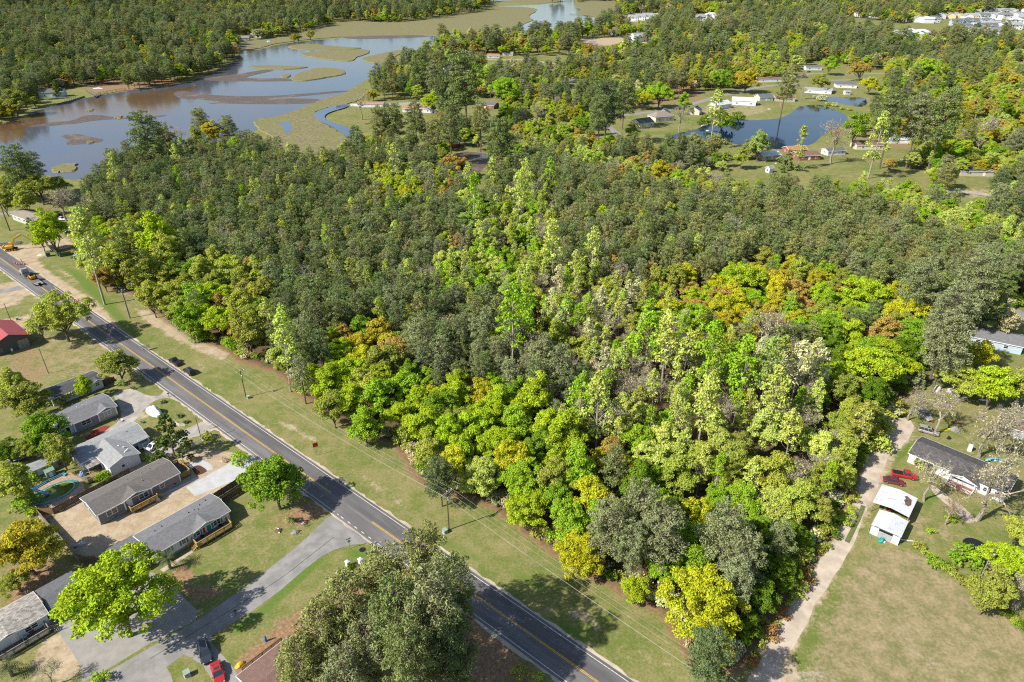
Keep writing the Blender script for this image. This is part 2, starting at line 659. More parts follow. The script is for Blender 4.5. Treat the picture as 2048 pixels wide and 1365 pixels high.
cover('sand', [(555, 838), (590, 850), (640, 880), (625, 885), (580, 862), (550, 848)], 1.0, 0.6)
cover('sand', [(700, 940), (745, 955), (800, 1000), (830, 1030), (800, 1015), (745, 975)], 1.2, 0.55)
cover('sand', [(1120, 1210), (1160, 1215), (1210, 1255), (1200, 1268), (1150, 1240)], 1.0, 0.6)
cover('sand', [(1230, 1270), (1320, 1310), (1400, 1365), (1380, 1380), (1290, 1330)], 2.5, 0.4)
cover('sand', [(100, 1270), (140, 1255), (170, 1290), (175, 1365), (60, 1365), (70, 1300)], 1.2, 0.75)
cover('sand', [(1485, 1380), (1525, 1290), (1590, 1190), (1650, 1095), (1690, 1040), (1712, 980), (1722, 935), (1750, 880), (1790, 838), (1830, 846),
    (1822, 880), (1795, 905), (1780, 940), (1750, 1000), (1732, 1040), (1690, 1120), (1630, 1230), (1590, 1300), (1600, 1380)], 1.5, 0.9)
cover('sand', [(1180, 233), (1250, 215), (1330, 205), (1330, 212), (1250, 226), (1190, 243)], 4, 0.4)
cover('sand', [(1380, 222), (1440, 200), (1520, 205), (1550, 222), (1500, 236), (1440, 236)], 4, 0.45)
cover('sand', [(1870, 375), (1990, 375), (1990, 400), (1880, 398)], 4, 0.5)
cover('sand', [(1150, 75), (1290, 74), (1330, 84), (1200, 92), (1140, 88)], 8, 0.8)
# reddish leaf litter and pine straw
cover('straw', [(560, 1240), (700, 1160), (760, 1130), (920, 1180), (1010, 1260), (1080, 1365), (470, 1400), (450, 1350), (480, 1310)], 2.5, 0.9)
cover('straw', [(325, 1160), (365, 1128), (395, 1150), (370, 1165), (345, 1185)], 0.8, 1)
cover('straw', [(85, 690), (0, 700), (0, 780), (60, 790), (120, 745)], 4, 0.5)
cover('straw', [(330, 1160), (400, 1170), (470, 1170), (395, 1215), (370, 1195)], 1.2, 0.7)
cover('straw', [(0, 1130), (110, 1110), (150, 1170), (60, 1240), (0, 1250)], 2.5, 0.7)
cover('straw', [(550, 1030), (640, 990), (690, 1010), (640, 1040), (600, 1060), (560, 1055)], 1.5, 0.7)
cover('straw', [(100, 1270), (130, 1260), (165, 1340), (60, 1330)], 1.5, 0.6)
cover('straw', [(1320, 160), (1400, 150), (1410, 205), (1290, 215)], 6, 0.6)
cover('straw', [(1640, 262), (2048, 250), (2048, 300), (1780, 300)], 6, 0.55)
cover('straw', [(140, 165), (330, 150), (380, 170), (250, 184), (170, 190)], 6, 0.7)
# lusher grass
cover('lush', [(105, 520), (165, 545), (235, 610), (270, 650), (300, 690), (280, 690), (235, 650), (180, 595)], 1.5, 0.65)
cover('lush', [(490, 790), (530, 810), (620, 870), (600, 880), (520, 830)], 2.0, 0.5)
cover('lush', [(1020, 1130), (1060, 1150), (1110, 1180), (1080, 1182), (1030, 1160)], 1.5, 0.7)
cover('lush', [(1110, 1240), (1150, 1255), (1210, 1290), (1170, 1285), (1120, 1262)], 1.0, 0.9)
cover('lush', [(840, 1045), (900, 1075), (1000, 1130), (960, 1130), (880, 1090)], 1.8, 0.6)
cover('lush', [(460, 1255), (520, 1215), (590, 1150), (640, 1115), (660, 1112), (610, 1160), (540, 1225), (470, 1275)], 0.7, 0.75)
cover('lush', [(690, 1100), (730, 1095), (740, 1120), (700, 1118)], 1.0, 0.8)
cover('lush', [(1830, 985), (1880, 975), (1890, 1000), (1850, 1030)], 1.2, 0.6)
cover('lush', [(1790, 890), (1822, 880), (1820, 905), (1790, 930)], 0.8, 0.9)
cover('lush', [(440, 905), (480, 900), (490, 925), (460, 930)], 0.8, 0.8)
cover('lush', [(1240, 250), (1300, 262), (1400, 262), (1380, 270), (1270, 272)], 4, 0.6)
cover('lush', [(1610, 205), (1640, 200), (1720, 225), (1740, 240), (1700, 232), (1660, 216)], 4, 0.6)
# dry tan grass
cover('dry', [(1600, 1380), (1640, 1230), (1720, 1100), (1800, 1085), (1860, 1120), (2000, 1220), (2120, 1310), (2120, 1400)], 3, 0.75)
cover('dry', [(0, 690), (120, 660), (250, 690), (330, 760), (240, 790), (110, 760), (0, 830)], 3, 0.55)
cover('dry', [(470, 1010), (600, 1030), (560, 1120), (420, 1190), (370, 1140)], 2.5, 0.3)
cover('dry', [(1740, 240), (1680, 170), (1800, 160), (1790, 190)], 8, 0.4)
cover('dry', [(1800, 1000), (1900, 1040), (1930, 1090), (1850, 1100), (1800, 1060)], 3, 0.5)
# scattered white gravel in the field
cover('gravel', [(1645, 1330), (1680, 1200), (1730, 1110), (1790, 1100), (1770, 1180), (1740, 1280), (1700, 1390), (1600, 1390)], 7, 0.36)
cover('gravel', [(1560, 1390), (1570, 1345), (1650, 1330), (1680, 1390)], 2.5, 0.55)
cover('gravel', [(1830, 1305), (1860, 1305), (1875, 1330), (1850, 1335)], 1.5, 0.6)

COVER['wood'] = [(WOOD, 5.0, 1.0)]


def axis_coords(lo, hi, step, far, grow):
 c = list(np.arange(lo, hi + 1e-6, step))
 s = step
 while c[-1] < far[1]:
  s *= grow
  c.append(c[-1] + s)
 s = step
 while c[0] > far[0]:
  s *= grow
  c.insert(0, c[0] - s)
 return np.array(c)


def build_ground():
 gx = axis_coords(-160, 125, 0.95, (-9000, 9000), 1.07)
 gy = axis_coords(68, 255, 0.95, (-400, 9500), 1.035)
 nx, ny = len(gx), len(gy)
 X, Y = np.meshgrid(gx, gy)
 X = X.ravel()
 Y = Y.ravel()
 w = {}
 for ch, lst in COVER.items():
  acc = np.zeros(X.shape)
  for poly, soft, k in lst:
   xs = [p[0] for p in poly]
   ys = [p[1] for p in poly]
   q = (X > min(xs) - soft * 2) & (X < max(xs) + soft * 2) & (Y > min(ys) - soft * 2) & (Y < max(ys) + soft * 2)
   if q.any():
    d = sdist(X[q], Y[q], poly)
    acc[q] = np.maximum(acc[q], k * np.clip(0.5 + d / (2 * soft), 0, 1))
  w[ch] = acc
 q = (X > -200) & (X < 120) & (Y > 60) & (Y < 330)
 d = sdist(X[q], Y[q], WOOD)
 ws = w['straw']
 ws[q] = np.maximum(ws[q], np.clip(1 - (-d) / 3.2, 0, 1) * 0.85 * (d < 2))
 v = np.zeros((nx * ny, 3))
 v[:, 0] = X
 v[:, 1] = Y
 for poly in (CREEK, CHANNEL):                 # the creek bed lies lower than its banks
  pass
 i = np.arange(nx * ny).reshape(ny, nx)
 f = np.stack([i[:-1, :-1], i[:-1, 1:], i[1:, 1:], i[1:, :-1]], -1).reshape(-1, 4)
 me = bpy.data.meshes.new('ground')
 me.vertices.add(len(v))
 me.vertices.foreach_set('co', v.ravel())
 me.loops.add(f.size)
 me.loops.foreach_set('vertex_index', f.ravel())
 me.polygons.add(len(f))
 me.polygons.foreach_set('loop_start', np.arange(0, f.size, 4))
 me.update(calc_edges=True)
 for name, chs in (('cover_a', ('sand', 'straw', 'lush', 'dry')), ('cover_b', ('gravel', 'wood', None, None))):
  at_ = me.attributes.new(name, 'FLOAT_COLOR', 'POINT')
  arr = np.zeros((len(v), 4), np.float32)
  for k, ch in enumerate(chs):
   if ch:
    arr[:, k] = w[ch]
  at_.data.foreach_set('color', arr.ravel())
 me.materials.append(ground_mat())
 return kind(link('ground', me), 'structure')


def ground_mat():
 t = NT('ground_cover')
 c = t.coord('Object')
 a = t.n('ShaderNodeAttribute', attribute_name='cover_a')
 b = t.n('ShaderNodeAttribute', attribute_name='cover_b')
 sa = t.n('ShaderNodeSeparateColor')
 t.put(sa.inputs[0], a.outputs['Color'])
 sb = t.n('ShaderNodeSeparateColor')
 t.put(sb.inputs[0], b.outputs['Color'])
 n1 = t.noise(c, 0.045, 5, 0.6)
 n2 = t.noise(c, 0.30, 5, 0.68)
 n3 = t.noise(c, 1.6, 4, 0.7)
 n4 = t.noise(c, 5.0, 2, 0.7)
 n5 = t.noise(c, 2.6, 4, 0.75)
 # lawn: green to straw coloured, in patches within patches
 m = t.math('ADD', t.math('ADD', t.math('MULTIPLY', n1, 0.5), t.math('MULTIPLY', n2, 0.65)), t.math('MULTIPLY', n3, 0.5))
 g = t.mix(t.step(m, 0.66, 0.98), (0.118, 0.158, 0.030), (0.255, 0.220, 0.095))
 bare = t.step(t.math('ADD', n3, t.math('MULTIPLY', n2, 0.6)), 0.93, 1.08)
 g = t.mix(t.math('MULTIPLY', bare, 0.55), g, (0.40, 0.34, 0.24))
 g = t.mix(t.math('MULTIPLY', t.step(n5, 0.42, 0.68), 0.5), g, (0.070, 0.085, 0.026))
 g = t.mix(t.math('MULTIPLY', t.step(n4, 0.52, 0.72), 0.4), g, (0.30, 0.26, 0.14))

 def edge(wt, noise_amt=0.75, soft=0.22):
  """Noise-broken edge for one kind of cover."""
  nz = t.math('MULTIPLY', t.math('SUBTRACT', t.math('ADD', t.math('MULTIPLY', n2, 0.55), t.math('MULTIPLY', n3, 0.45)), 0.5), noise_amt * 2.2)
  k = t.math('ADD', wt, nz)
  return t.math('MULTIPLY', t.step(k, 0.5 - soft, 0.5 + soft), t.step(wt, 0.0, 0.15))
 lush = t.mix(t.step(n3, 0.35, 0.7), (0.090, 0.145, 0.024), (0.130, 0.185, 0.040))
 g = t.mix(edge(sa.outputs[2]), g, lush)
 dry = t.mix(t.step(t.math('ADD', t.math('MULTIPLY', n2, 0.6), t.math('MULTIPLY', n3, 0.5)), 0.42, 0.7), (0.165, 0.155, 0.065), (0.32, 0.25, 0.145))
 g = t.mix(edge(t.math('ADD', a.outputs['Alpha'], 0.0)), g, dry)
 straw = t.mix(t.step(n3, 0.35, 0.7), (0.20, 0.115, 0.06), (0.33, 0.22, 0.13))
 g = t.mix(edge(sa.outputs[1]), g, straw)
 sand = t.mix(t.step(t.math('ADD', t.math('MULTIPLY', n2, 0.6), t.math('MULTIPLY', n3, 0.4)), 0.35, 0.68), (0.30, 0.225, 0.14), (0.45, 0.37, 0.26))
 g = t.mix(edge(sa.outputs[0]), g, sand)
 grav = t.mix(t.step(n4, 0.4, 0.7), (0.28, 0.26, 0.22), (0.50, 0.49, 0.46))
 gk = t.math('MULTIPLY', edge(sb.outputs[0], 1.1, 0.15), t.step(n5, 0.44, 0.62))
 g = t.mix(gk, g, grav)
 wood_ = t.mix(t.step(n3, 0.3, 0.7), (0.075, 0.052, 0.028), (0.15, 0.105, 0.06))
 wood_ = t.mix(t.math('MULTIPLY', t.step(n2, 0.5, 0.7), 0.6), wood_, (0.06, 0.085, 0.02))
 g = t.mix(edge(sb.outputs[1], 0.4), g, wood_)
 return t.done(g, 0.95, normal=t.bump(n3, 0.35, 0.15), spec=0.1)


build_ground()


# ------------------------------------------------------------------ water, mud and marsh
def water_mat(name, col, shallow, amt, rough, wave, tint_scale=0.006):
 t = NT(name)
 c = t.coord('Object')
 n = t.noise(c, tint_scale, 4, 0.6)
 k = t.mix(t.math('MULTIPLY', t.step(n, 0.35, 0.65), amt), col, shallow)
 h = t.noise(t.coord('Object', (0.6, 1.4, 1)), wave, 3, 0.6)
 return t.done(k, rough, normal=t.bump(h, 0.10, 0.12), spec=0.5, IOR=1.33)


M['creek'] = water_mat('creek_water', (0.070, 0.083, 0.118), (0.105, 0.092, 0.095), 0.8, 0.10, 0.35)
M['pond'] = water_mat('pond_water', (0.004, 0.012, 0.030), (0.006, 0.018, 0.042), 1.0, 0.05, 0.5, 0.03)
M['river'] = water_mat('river_water', (0.07, 0.10, 0.15), (0.10, 0.13, 0.18), 1.0, 0.12, 0.3)


def mud_mat():
 t = NT('wet_mud')
 c = t.coord('Object')
 n = t.noise(c, 0.6, 5, 0.65)
 n2 = t.noise(c, 0.05, 3, 0.6)
 k = t.mix(t.step(n, 0.35, 0.7), (0.075, 0.055, 0.040), (0.15, 0.115, 0.085))
 k = t.mix(t.math('MULTIPLY', t.step(n2, 0.5, 0.7), 0.6), k, (0.20, 0.16, 0.13))
 return t.done(k, 0.55, normal=t.bump(n, 0.5, 0.2))


def marsh_mat():
 t = NT('marsh_grass')
 c = t.coord('Object')
 n = t.noise(c, 0.5, 5, 0.7)
 n2 = t.noise(c, 0.045, 4, 0.6)
 k = t.mix(t.step(n, 0.35, 0.7), (0.14, 0.125, 0.06), (0.25, 0.22, 0.12))
 k = t.mix(t.math('MULTIPLY', t.step(n2, 0.45, 0.65), 0.7), k, (0.16, 0.17, 0.06))
 return t.done(k, 0.95, normal=t.bump(n, 0.9, 0.4), spec=0.1)


M['mud'] = mud_mat()
M['marsh'] = marsh_mat()
kind(sheet('creek_water', smooth(CREEK, 3), 0.02, M['creek']), 'structure')
kind(sheet('river_water', CHANNEL, 0.02, M['river']), 'structure')
kind(sheet('pond_water', POND, 0.02, M['pond']), 'structure')
kind(sheet('pond_water', POND2, 0.02, M['pond']), 'structure')
kind(sheet('tidal_inlet_water', INLET, 0.02, M['mud']), 'structure')
kind(sheet('tidal_inlet_water', smooth(wpoly([(940, 312), (965, 309), (975, 316), (950, 322)]), 3), 0.05, M['creek']), 'structure')
for i, p in enumerate(MUD):
 kind(mound('mud_bar', rough_edge(smooth(p, 5), 0.7, i), 0.03, 0.12, M['mud'], 1.2), 'structure')
for i, p in enumerate(MARSH):
 s_ = rough_edge(smooth(p, 6), 1.0 if i else 2.5, i + 50)
 kind(mound('marsh', s_, 0.026, 0.7, M['marsh'], 0.9), 'structure')
kind(sheet('marsh_channel_water', smooth(wpoly([(628, 230), (650, 219), (690, 211), (694, 216), (657, 228), (652, 240), (690, 255), (718, 272), (704, 281), (668, 258), (640, 244)]), 4), 0.75, M['river']), 'structure')
kind(sheet('marsh_channel_water', smooth(wpoly([(556, 252), (578, 244), (583, 262), (572, 270), (566, 256)]), 3), 0.75, M['river']), 'structure')
# brown shallows along the left bank: tree reflections painted into the muddy water's colour
kind(sheet('shallows_painted_reflection', rough_edge(smooth(wpoly([(-40, 262), (50, 236), (110, 218), (190, 200), (260, 190), (345, 180), (400, 172), (350, 195), (365, 205), (320, 228), (200, 229),
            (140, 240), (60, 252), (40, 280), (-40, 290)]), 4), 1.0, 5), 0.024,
   water_mat('shallows_painted_reflection', (0.10, 0.055, 0.03), (0.14, 0.085, 0.05), 1.0, 0.12, 0.35)), 'structure')


# ------------------------------------------------------------------ roads, streets, drives
def asphalt(name, col, patch=0.3, lane=False):
 t = NT(name)
 c = t.coord('Object')
 n = t.noise(c, 3.5, 4, 0.7)
 w = t.noise(t.coord('Object', (0.05, 0.7, 1) if lane else (0.35, 0.35, 1)), 1.0, 5, 0.6)
 n2 = t.noise(c, 0.15, 4, 0.6)
 k = t.mix(t.step(w, 0.35, 0.7), tuple(q * (1 - patch) for q in col), tuple(q * (1 + patch * 0.6) for q in col))
 k = t.mix(t.math('MULTIPLY', t.step(n2, 0.5, 0.7), 0.35), k, tuple(q * 1.25 for q in col))
 k = t.mix(t.math('MULTIPLY', t.step(n, 0.45, 0.75), 0.3), k, tuple(q * 0.6 for q in col))
 return t.done(k, 0.85, normal=t.bump(n, 0.2, 0.02), spec=0.25)


def concrete(name, col, joint=3.0):
 t = NT(name)
 c = t.coord('Object')
 n = t.noise(c, 0.5, 5, 0.65)
 n2 = t.noise(c, 5.0, 2, 0.6)
 k = t.mix(t.step(n, 0.35, 0.7), tuple(q * 0.82 for q in col), col)
 k = t.mix(t.math('MULTIPLY', t.step(n2, 0.5, 0.8), 0.15), k, tuple(q * 0.6 for q in col))
 return t.done(k, 0.85)


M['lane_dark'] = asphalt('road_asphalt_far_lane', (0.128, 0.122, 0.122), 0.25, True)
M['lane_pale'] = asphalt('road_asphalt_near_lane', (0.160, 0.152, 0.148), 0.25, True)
M['street'] = asphalt('street_asphalt', (0.25, 0.238, 0.225), 0.22)
M['gravel'] = asphalt('pale_gravel', (0.36, 0.33, 0.29), 0.25)
M['concrete'] = concrete('new_concrete', (0.47, 0.465, 0.455))
M['old_concrete'] = concrete('old_concrete', (0.30, 0.28, 0.255))
M['dirt'] = asphalt('track_dirt', (0.46, 0.385, 0.30), 0.2)
M['mark_white'] = plain('road_paint_white', (0.66, 0.66, 0.64), 0.7, 0.3, 3.0)
M['mark_yellow'] = plain('road_paint_yellow', (0.62, 0.38, 0.05), 0.7, 0.25, 3.0)
M['crack'] = plain('crack_sealant', (0.028, 0.028, 0.03), 0.8)
M['mulch'] = plain('brown_mulch', (0.10, 0.045, 0.03), 0.95, 0.5, 5.0)
M['red_mulch'] = plain('red_mulch', (0.26, 0.045, 0.03), 0.95, 0.5, 5.0)

road = thing('road', '', '', rf(0, 0), RA)
del road['label'], road['category']
kind(road, 'structure')
SL, SR = -330.0, 30.0                            # how far the road runs both ways


def road_strip(name, s0, s1, t0, t1, z, mat, n=1):
 mb = MB()
 xs = np.linspace(s0, s1, n + 1)
 for a, b in zip(xs[:-1], xs[1:]):
  mb.add([(a, t0, z), (b, t0, z), (b, t1, z), (a, t1, z)], [(0, 1, 2, 3)])
 return mb.build(name, mat, road)


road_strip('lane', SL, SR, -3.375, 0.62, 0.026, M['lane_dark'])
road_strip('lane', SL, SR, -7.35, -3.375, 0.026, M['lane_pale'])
s_int0 = to_rf(at(664, 1040))[0]                 # where the side street joins
s_int1 = to_rf(at(757, 1083))[0]
s_y0 = to_rf(at(661, 986))[0]
s_y1 = to_rf(at(746, 1043))[0]
SMARK = to_rf(at(165, 612))[0]
road_strip('edge_line', to_rf(at(160, 610))[0] - 25, SR, -0.06, 0.06, 0.030, M['mark_white'])
road_strip('edge_line', SL, s_int0, -6.81, -6.69, 0.030, M['mark_white'])
road_strip('edge_line', s_int1, SR, -6.81, -6.69, 0.030, M['mark_white'])
for off in (-3.50, -3.25):
 road_strip('centre_line', SL, s_y0, off - 0.06, off + 0.06, 0.030, M['mark_yellow'])
 road_strip('centre_line', s_y1, SR, off - 0.06, off + 0.06, 0.030, M['mark_yellow'])
for u, v in ((671, 1027), (684, 1036), (698, 1046), (711, 1056), (725, 1066), (740, 1076)):
 s, t_ = to_rf(at(u, v))
 road_strip('dash', s - 0.45, s + 0.45, -6.83, -6.67, 0.030, M['mark_white'])
for u, v in ((520, 855), (585, 905), (640, 945), (870, 1090), (440, 850), (400, 770), (950, 1160)):
 s, t_ = to_rf(at(u, v))
 mb = MB()
 rr = random.Random(int(u))
 t0 = rr.choice((-7.2, -3.3))
 t1 = t0 + rr.choice((3.8, 7.6)) if t0 < -4 else 0.5
 x = s
 k = 6
 prev = None
 for i in range(k + 1):
  tt = t0 + (min(t1, 0.5) - t0) * i / k
  p = (x + rr.uniform(-0.15, 0.15), tt)
  if prev:
   mb.add([(prev[0] - 0.03, prev[1], 0.029), (prev[0] + 0.03, prev[1], 0.029), (p[0] + 0.03, p[1], 0.029), (p[0] - 0.03, p[1], 0.029)], [(0, 1, 2, 3)])
  prev = p
 mb.build('crack', M['crack'], road)
# gravelly shoulders, ragged along the grass
for t0, t1, sd_ in ((0.60, 1.25, 3), (-7.95, -7.33, 4)):
 rr = random.Random(sd_)
 up, lo = [], []
 x = SL
 while x < SR:
  up.append((x, t1 + rr.uniform(-0.45, 0.25) if t1 > 0 else t1))
  lo.append((x, t0 if t1 > 0 else t0 + rr.uniform(-0.3, 0.45)))
  x += rr.uniform(0.7, 1.8)
 mb = MB()
 for i in range(len(up) - 1):
  mb.add([(*lo[i], 0.022), (*lo[i + 1], 0.022), (*up[i + 1], 0.022), (*up[i], 0.022)], [(0, 1, 2, 3)])
 mb.build('shoulder', M['dirt'], road)


def strip(name, px, width, z, mat, n=4, parent=None):
 pts = [at(*q) for q in px]
 m = len(pts)
 fine = []
 for i in range(m - 1):
  p0, p1, p2, p3 = pts[max(i - 1, 0)], pts[i], pts[i + 1], pts[min(i + 2, m - 1)]
  for s in range(n):
   t = s / n
   fine.append(0.5 * (2 * p1 + (p2 - p0) * t + (2 * p0 - 5 * p1 + 4 * p2 - p3) * t * t + (3 * p1 - p0 - 3 * p2 + p3) * t ** 3))
 fine.append(pts[-1])
 mb = MB()
 vs = []
 for i, p in enumerate(fine):
  d = (fine[min(i + 1, len(fine) - 1)] - fine[max(i - 1, 0)])
  d.z = 0
  d.normalize()
  nrm = Vector((-d.y, d.x, 0)) * (width / 2)
  vs += [(p.x + nrm.x, p.y + nrm.y, z), (p.x - nrm.x, p.y - nrm.y, z)]
 mb.add(vs, [(2 * i, 2 * i + 1, 2 * i + 3, 2 * i + 2) for i in range(len(fine) - 1)])
 o = mb.build(name, mat, parent)
 return o


def ground_sheet(name, px, z, mat, n=0, rough=0.0, seed=1):
 p = wpoly(px)
 if n:
  p = smooth(p, n)
 if rough:
  p = rough_edge(p, rough, seed)
 return kind(sheet(name, p, z, mat), 'structure')


_e0 = rf(s_int0 - 1.0, -7.30)
_e1 = rf(s_int1 + 2.5, -7.30)


def side_street():
 left = [at(652, 1037), at(628, 1062), at(600, 1088), at(548, 1130), at(490, 1175), at(450, 1203), at(392, 1243), at(320, 1284), at(235, 1333), at(150, 1382)]
 right = [at(757, 1092), at(735, 1087), at(705, 1090), at(672, 1099), at(645, 1112), at(612, 1137), at(560, 1182), at(500, 1226), at(430, 1268), at(390, 1293), at(340, 1330), at(280, 1375), at(260, 1395)]
 poly = [(p.x, p.y) for p in [_e0] + left] + [(p.x, p.y) for p in reversed(right)] + [(_e1.x, _e1.y)]
 return kind(sheet('side_street', poly, 0.018, M['street']), 'structure')


side_street()
kind(strip('street_crack', [(668, 1075), (620, 1112), (560, 1158), (470, 1215), (400, 1258), (300, 1318)], 0.10, 0.022, M['crack']), 'structure')
ground_sheet('concrete_driveway', [(478, 918), (505, 905), (520, 935), (490, 945), (470, 962), (390, 993), (372, 975), (480, 915)], 0.014, M['concrete'])
ground_sheet('concrete_walk', [(378, 930), (386, 924), (400, 921), (415, 925), (427, 938), (413, 941), (405, 933), (398, 931), (390, 934), (382, 938)], 0.010, M['concrete'], 2)
ground_sheet('concrete_walk', [(395, 955), (399, 958), (316, 996), (311, 992)], 0.010, M['concrete'])
ground_sheet('mulch_bed', [(384, 936), (396, 931), (406, 935), (414, 943), (396, 951), (388, 945)], 0.018, M['mulch'], 2)
ground_sheet('red_mulch_bed', [(170, 876), (195, 857), (212, 852), (220, 854), (205, 866), (180, 880)], 0.012, M['red_mulch'], 2)
ground_sheet('gravel_driveway', [(228, 790), (262, 778), (292, 790), (318, 792), (330, 780), (343, 790), (352, 800), (330, 796), (305, 805), (285, 822), (268, 842), (230, 860), (190, 885), (150, 900), (235, 845), (240, 815)], 0.010, M['gravel'], 3, 0.15, 3)
ground_sheet('gravel_driveway', [(352, 868), (380, 855), (410, 842), (425, 850), (432, 858), (400, 872), (372, 880), (345, 905), (305, 930), (288, 905), (300, 895)], 0.010, M['gravel'], 2, 0.12, 4)
ground_sheet('concrete_driveway', [(330, 1155), (345, 1170), (372, 1200), (396, 1222), (392, 1240), (320, 1280), (270, 1295), (200, 1280), (115, 1265), (95, 1240), (170, 1215), (290, 1140)], 0.012, M['old_concrete'])
ground_sheet('concrete_driveway', [(115, 1262), (210, 1260), (320, 1275), (230, 1330), (165, 1365), (160, 1330), (140, 1300)], 0.008, M['old_concrete'])
ground_sheet('concrete_driveway', [(420, 1265), (425, 1290), (445, 1310), (470, 1340), (490, 1380), (440, 1385), (405, 1330), (362, 1305), (390, 1288)], 0.014, M['old_concrete'])
ground_sheet('concrete_driveway', [(330, 1330), (342, 1350), (352, 1385), (230, 1385)], 0.012, M['old_concrete'])
ground_sheet('concrete_walk', [(383, 1100), (388, 1104), (327, 1145), (320, 1140)], 0.014, M['tan'])
ground_sheet('stone_patio', [(57, 985), (140, 945), (165, 960), (172, 990), (120, 1022), (80, 1045), (70, 1010)], 0.012, plain('patio_stone', (0.38, 0.27, 0.20), 0.85, 0.3, 2.0))
ground_sheet('dirt_road', [(1495, 1385), (1530, 1300), (1592, 1200), (1655, 1100), (1692, 1040), (1716, 985), (1726, 940), (1752, 886), (1790, 843), (1815, 838), (1828, 852),
       (1818, 880), (1790, 902), (1772, 925), (1760, 960), (1748, 998), (1733, 1010), (1722, 1050), (1690, 1110), (1650, 1180), (1600, 1270), (1560, 1340), (1565, 1385)],
   0.008, M['dirt'], 3, 0.35, 8)
kind(strip('grass_ridge', [(1727, 1012), (1718, 1035), (1706, 1060), (1694, 1085)], 1.0, 0.012, plain('ridge_grass', (0.13, 0.16, 0.05), 0.95, 0.4, 3.0)), 'structure')
ground_sheet('worn_path', [(1862, 970), (1885, 985), (1920, 1010), (1950, 1040), (1935, 1045), (1900, 1015), (1870, 990)], 0.006, M['dirt'], 2, 0.2, 5)
kind(strip('street', [(1160, 245), (1190, 238), (1215, 234), (1270, 228), (1330, 221), (1390, 207), (1440, 192), (1480, 184), (1530, 173), (1600, 168)], 7, 0.006, M['street']), 'structure')
kind(strip('street', [(1190, 240), (1215, 254), (1240, 272)], 5.5, 0.010, M['street']), 'structure')
kind(strip('street', [(1590, 152), (1640, 147), (1700, 149), (1770, 147), (1850, 145)], 7, 0.006, M['street']), 'structure')
kind(strip('street', [(1650, 162), (1700, 160), (1740, 158)], 5, 0.008, M['street']), 'structure')
kind(strip('street', [(1120, 180), (1142, 163), (1152, 150), (1160, 138)], 6, 0.006, M['street']), 'structure')
kind(strip('street', [(900, 118), (980, 120), (1060, 121), (1140, 135)], 7, 0.006, M['gravel']), 'structure')
kind(strip('street', [(1165, 100), (1178, 90), (1187, 82)], 12, 0.006, M['street']), 'structure')
kind(strip('street', [(1880, 382), (1930, 384), (1990, 392)], 5, 0.006, M['gravel']), 'structure')
kind(strip('street', [(960, 245), (1030, 246), (1080, 238)], 4, 0.006, M['gravel']), 'structure')
kind(strip('street', [(1830, 72), (1880, 68), (1950, 62), (2060, 58)], 9, 0.006, M['street']), 'structure')
kind(strip('street', [(2010, 612), (2060, 640)], 5, 0.006, M['street']), 'structure')
kind(strip('street', [(-40, 588), (10, 582), (45, 574), (70, 566)], 4.5, 0.012, M['street']), 'structure')
kind(strip('street', [(-40, 440), (20, 425), (50, 420)], 4.0, 0.012, M['street']), 'structure')

# ------------------------------------------------------------------ trees: a few grown models, every tree a copy turned, sized and coloured its own way
def leaf_quads(P, N, size, r, aspect=1.0):
 """One small leaf spray per point P facing along N (numpy)."""
 n = len(P)
 N = N / (np.linalg.norm(N, axis=1, keepdims=True) + 1e-9)
 A = r.normal(size=(n, 3))
 T = np.cross(N, A)
 T /= (np.linalg.norm(T, axis=1, keepdims=True) + 1e-9)
 B = np.cross(N, T)
 sz = size * r.uniform(0.65, 1.35, (n, 1))
 T = T * sz * aspect
 B = B * sz
 bend = N * sz * 0.22
 V = np.stack([P - B - bend, P + T * 0.62 + B * 0.05, P + B - bend, P - T * 0.62 + B * 0.05], 1)
 return V.reshape(-1, 3)


def quads_mesh(name, V, mat):
 n = len(V) // 4
 me = bpy.data.meshes.new(name)
 me.vertices.add(len(V))
 me.vertices.foreach_set('co', V.astype(np.float32).ravel())
 me.loops.add(len(V))
 me.loops.foreach_set('vertex_index', np.arange(len(V)))
 me.polygons.add(n)
 me.polygons.foreach_set('loop_start', np.arange(0, len(V), 4))
 me.update(calc_edges=True)
 me.materials.append(mat)
 return me


def clump_leaves(centers, radii, per, size, r, aspect=1.0, up=0.45, flat=0.75, jitter=0.7, axis=None):
 """Fill the upper shell of each clump with leaves."""
 Ps, Ns = [], []
 for c, rad in zip(centers, radii):
  k = max(8, int(per * rad * rad))
  d = r.normal(size=(k, 3))
  d /= np.linalg.norm(d, axis=1, keepdims=True)
  d[:, 2] = np.where(d[:, 2] < -0.35, -d[:, 2] * 0.7, d[:, 2])
  rr = rad * r.uniform(0.55, 1.08, (k, 1))
  p = np.asarray(c) + d * rr * np.array([1, 1, flat])
  nn = d * 0.9 + np.array([0, 0, up]) + r.normal(size=(k, 3)) * jitter
  Ps.append(p)
  Ns.append(nn)
 return leaf_quads(np.concatenate(Ps), np.concatenate(Ns), size, r, aspect)


def limb(mb, a, b, r0, r1, r, n=5, seg=3, wob=0.12):
 a, b = np.array(a, float), np.array(b, float)
 L = np.linalg.norm(b - a)
 pts, rad = [], []
 for i in range(seg + 1):
  t = i / seg
  p = a + (b - a) * t
  if 0 < i < seg:
   p = p + r.normal(size=3) * L * wob * 0.4
  pts.append(p)
  rad.append(r0 + (r1 - r0) * t)
 mb.tube(pts, rad, n, cap=False)
 return pts


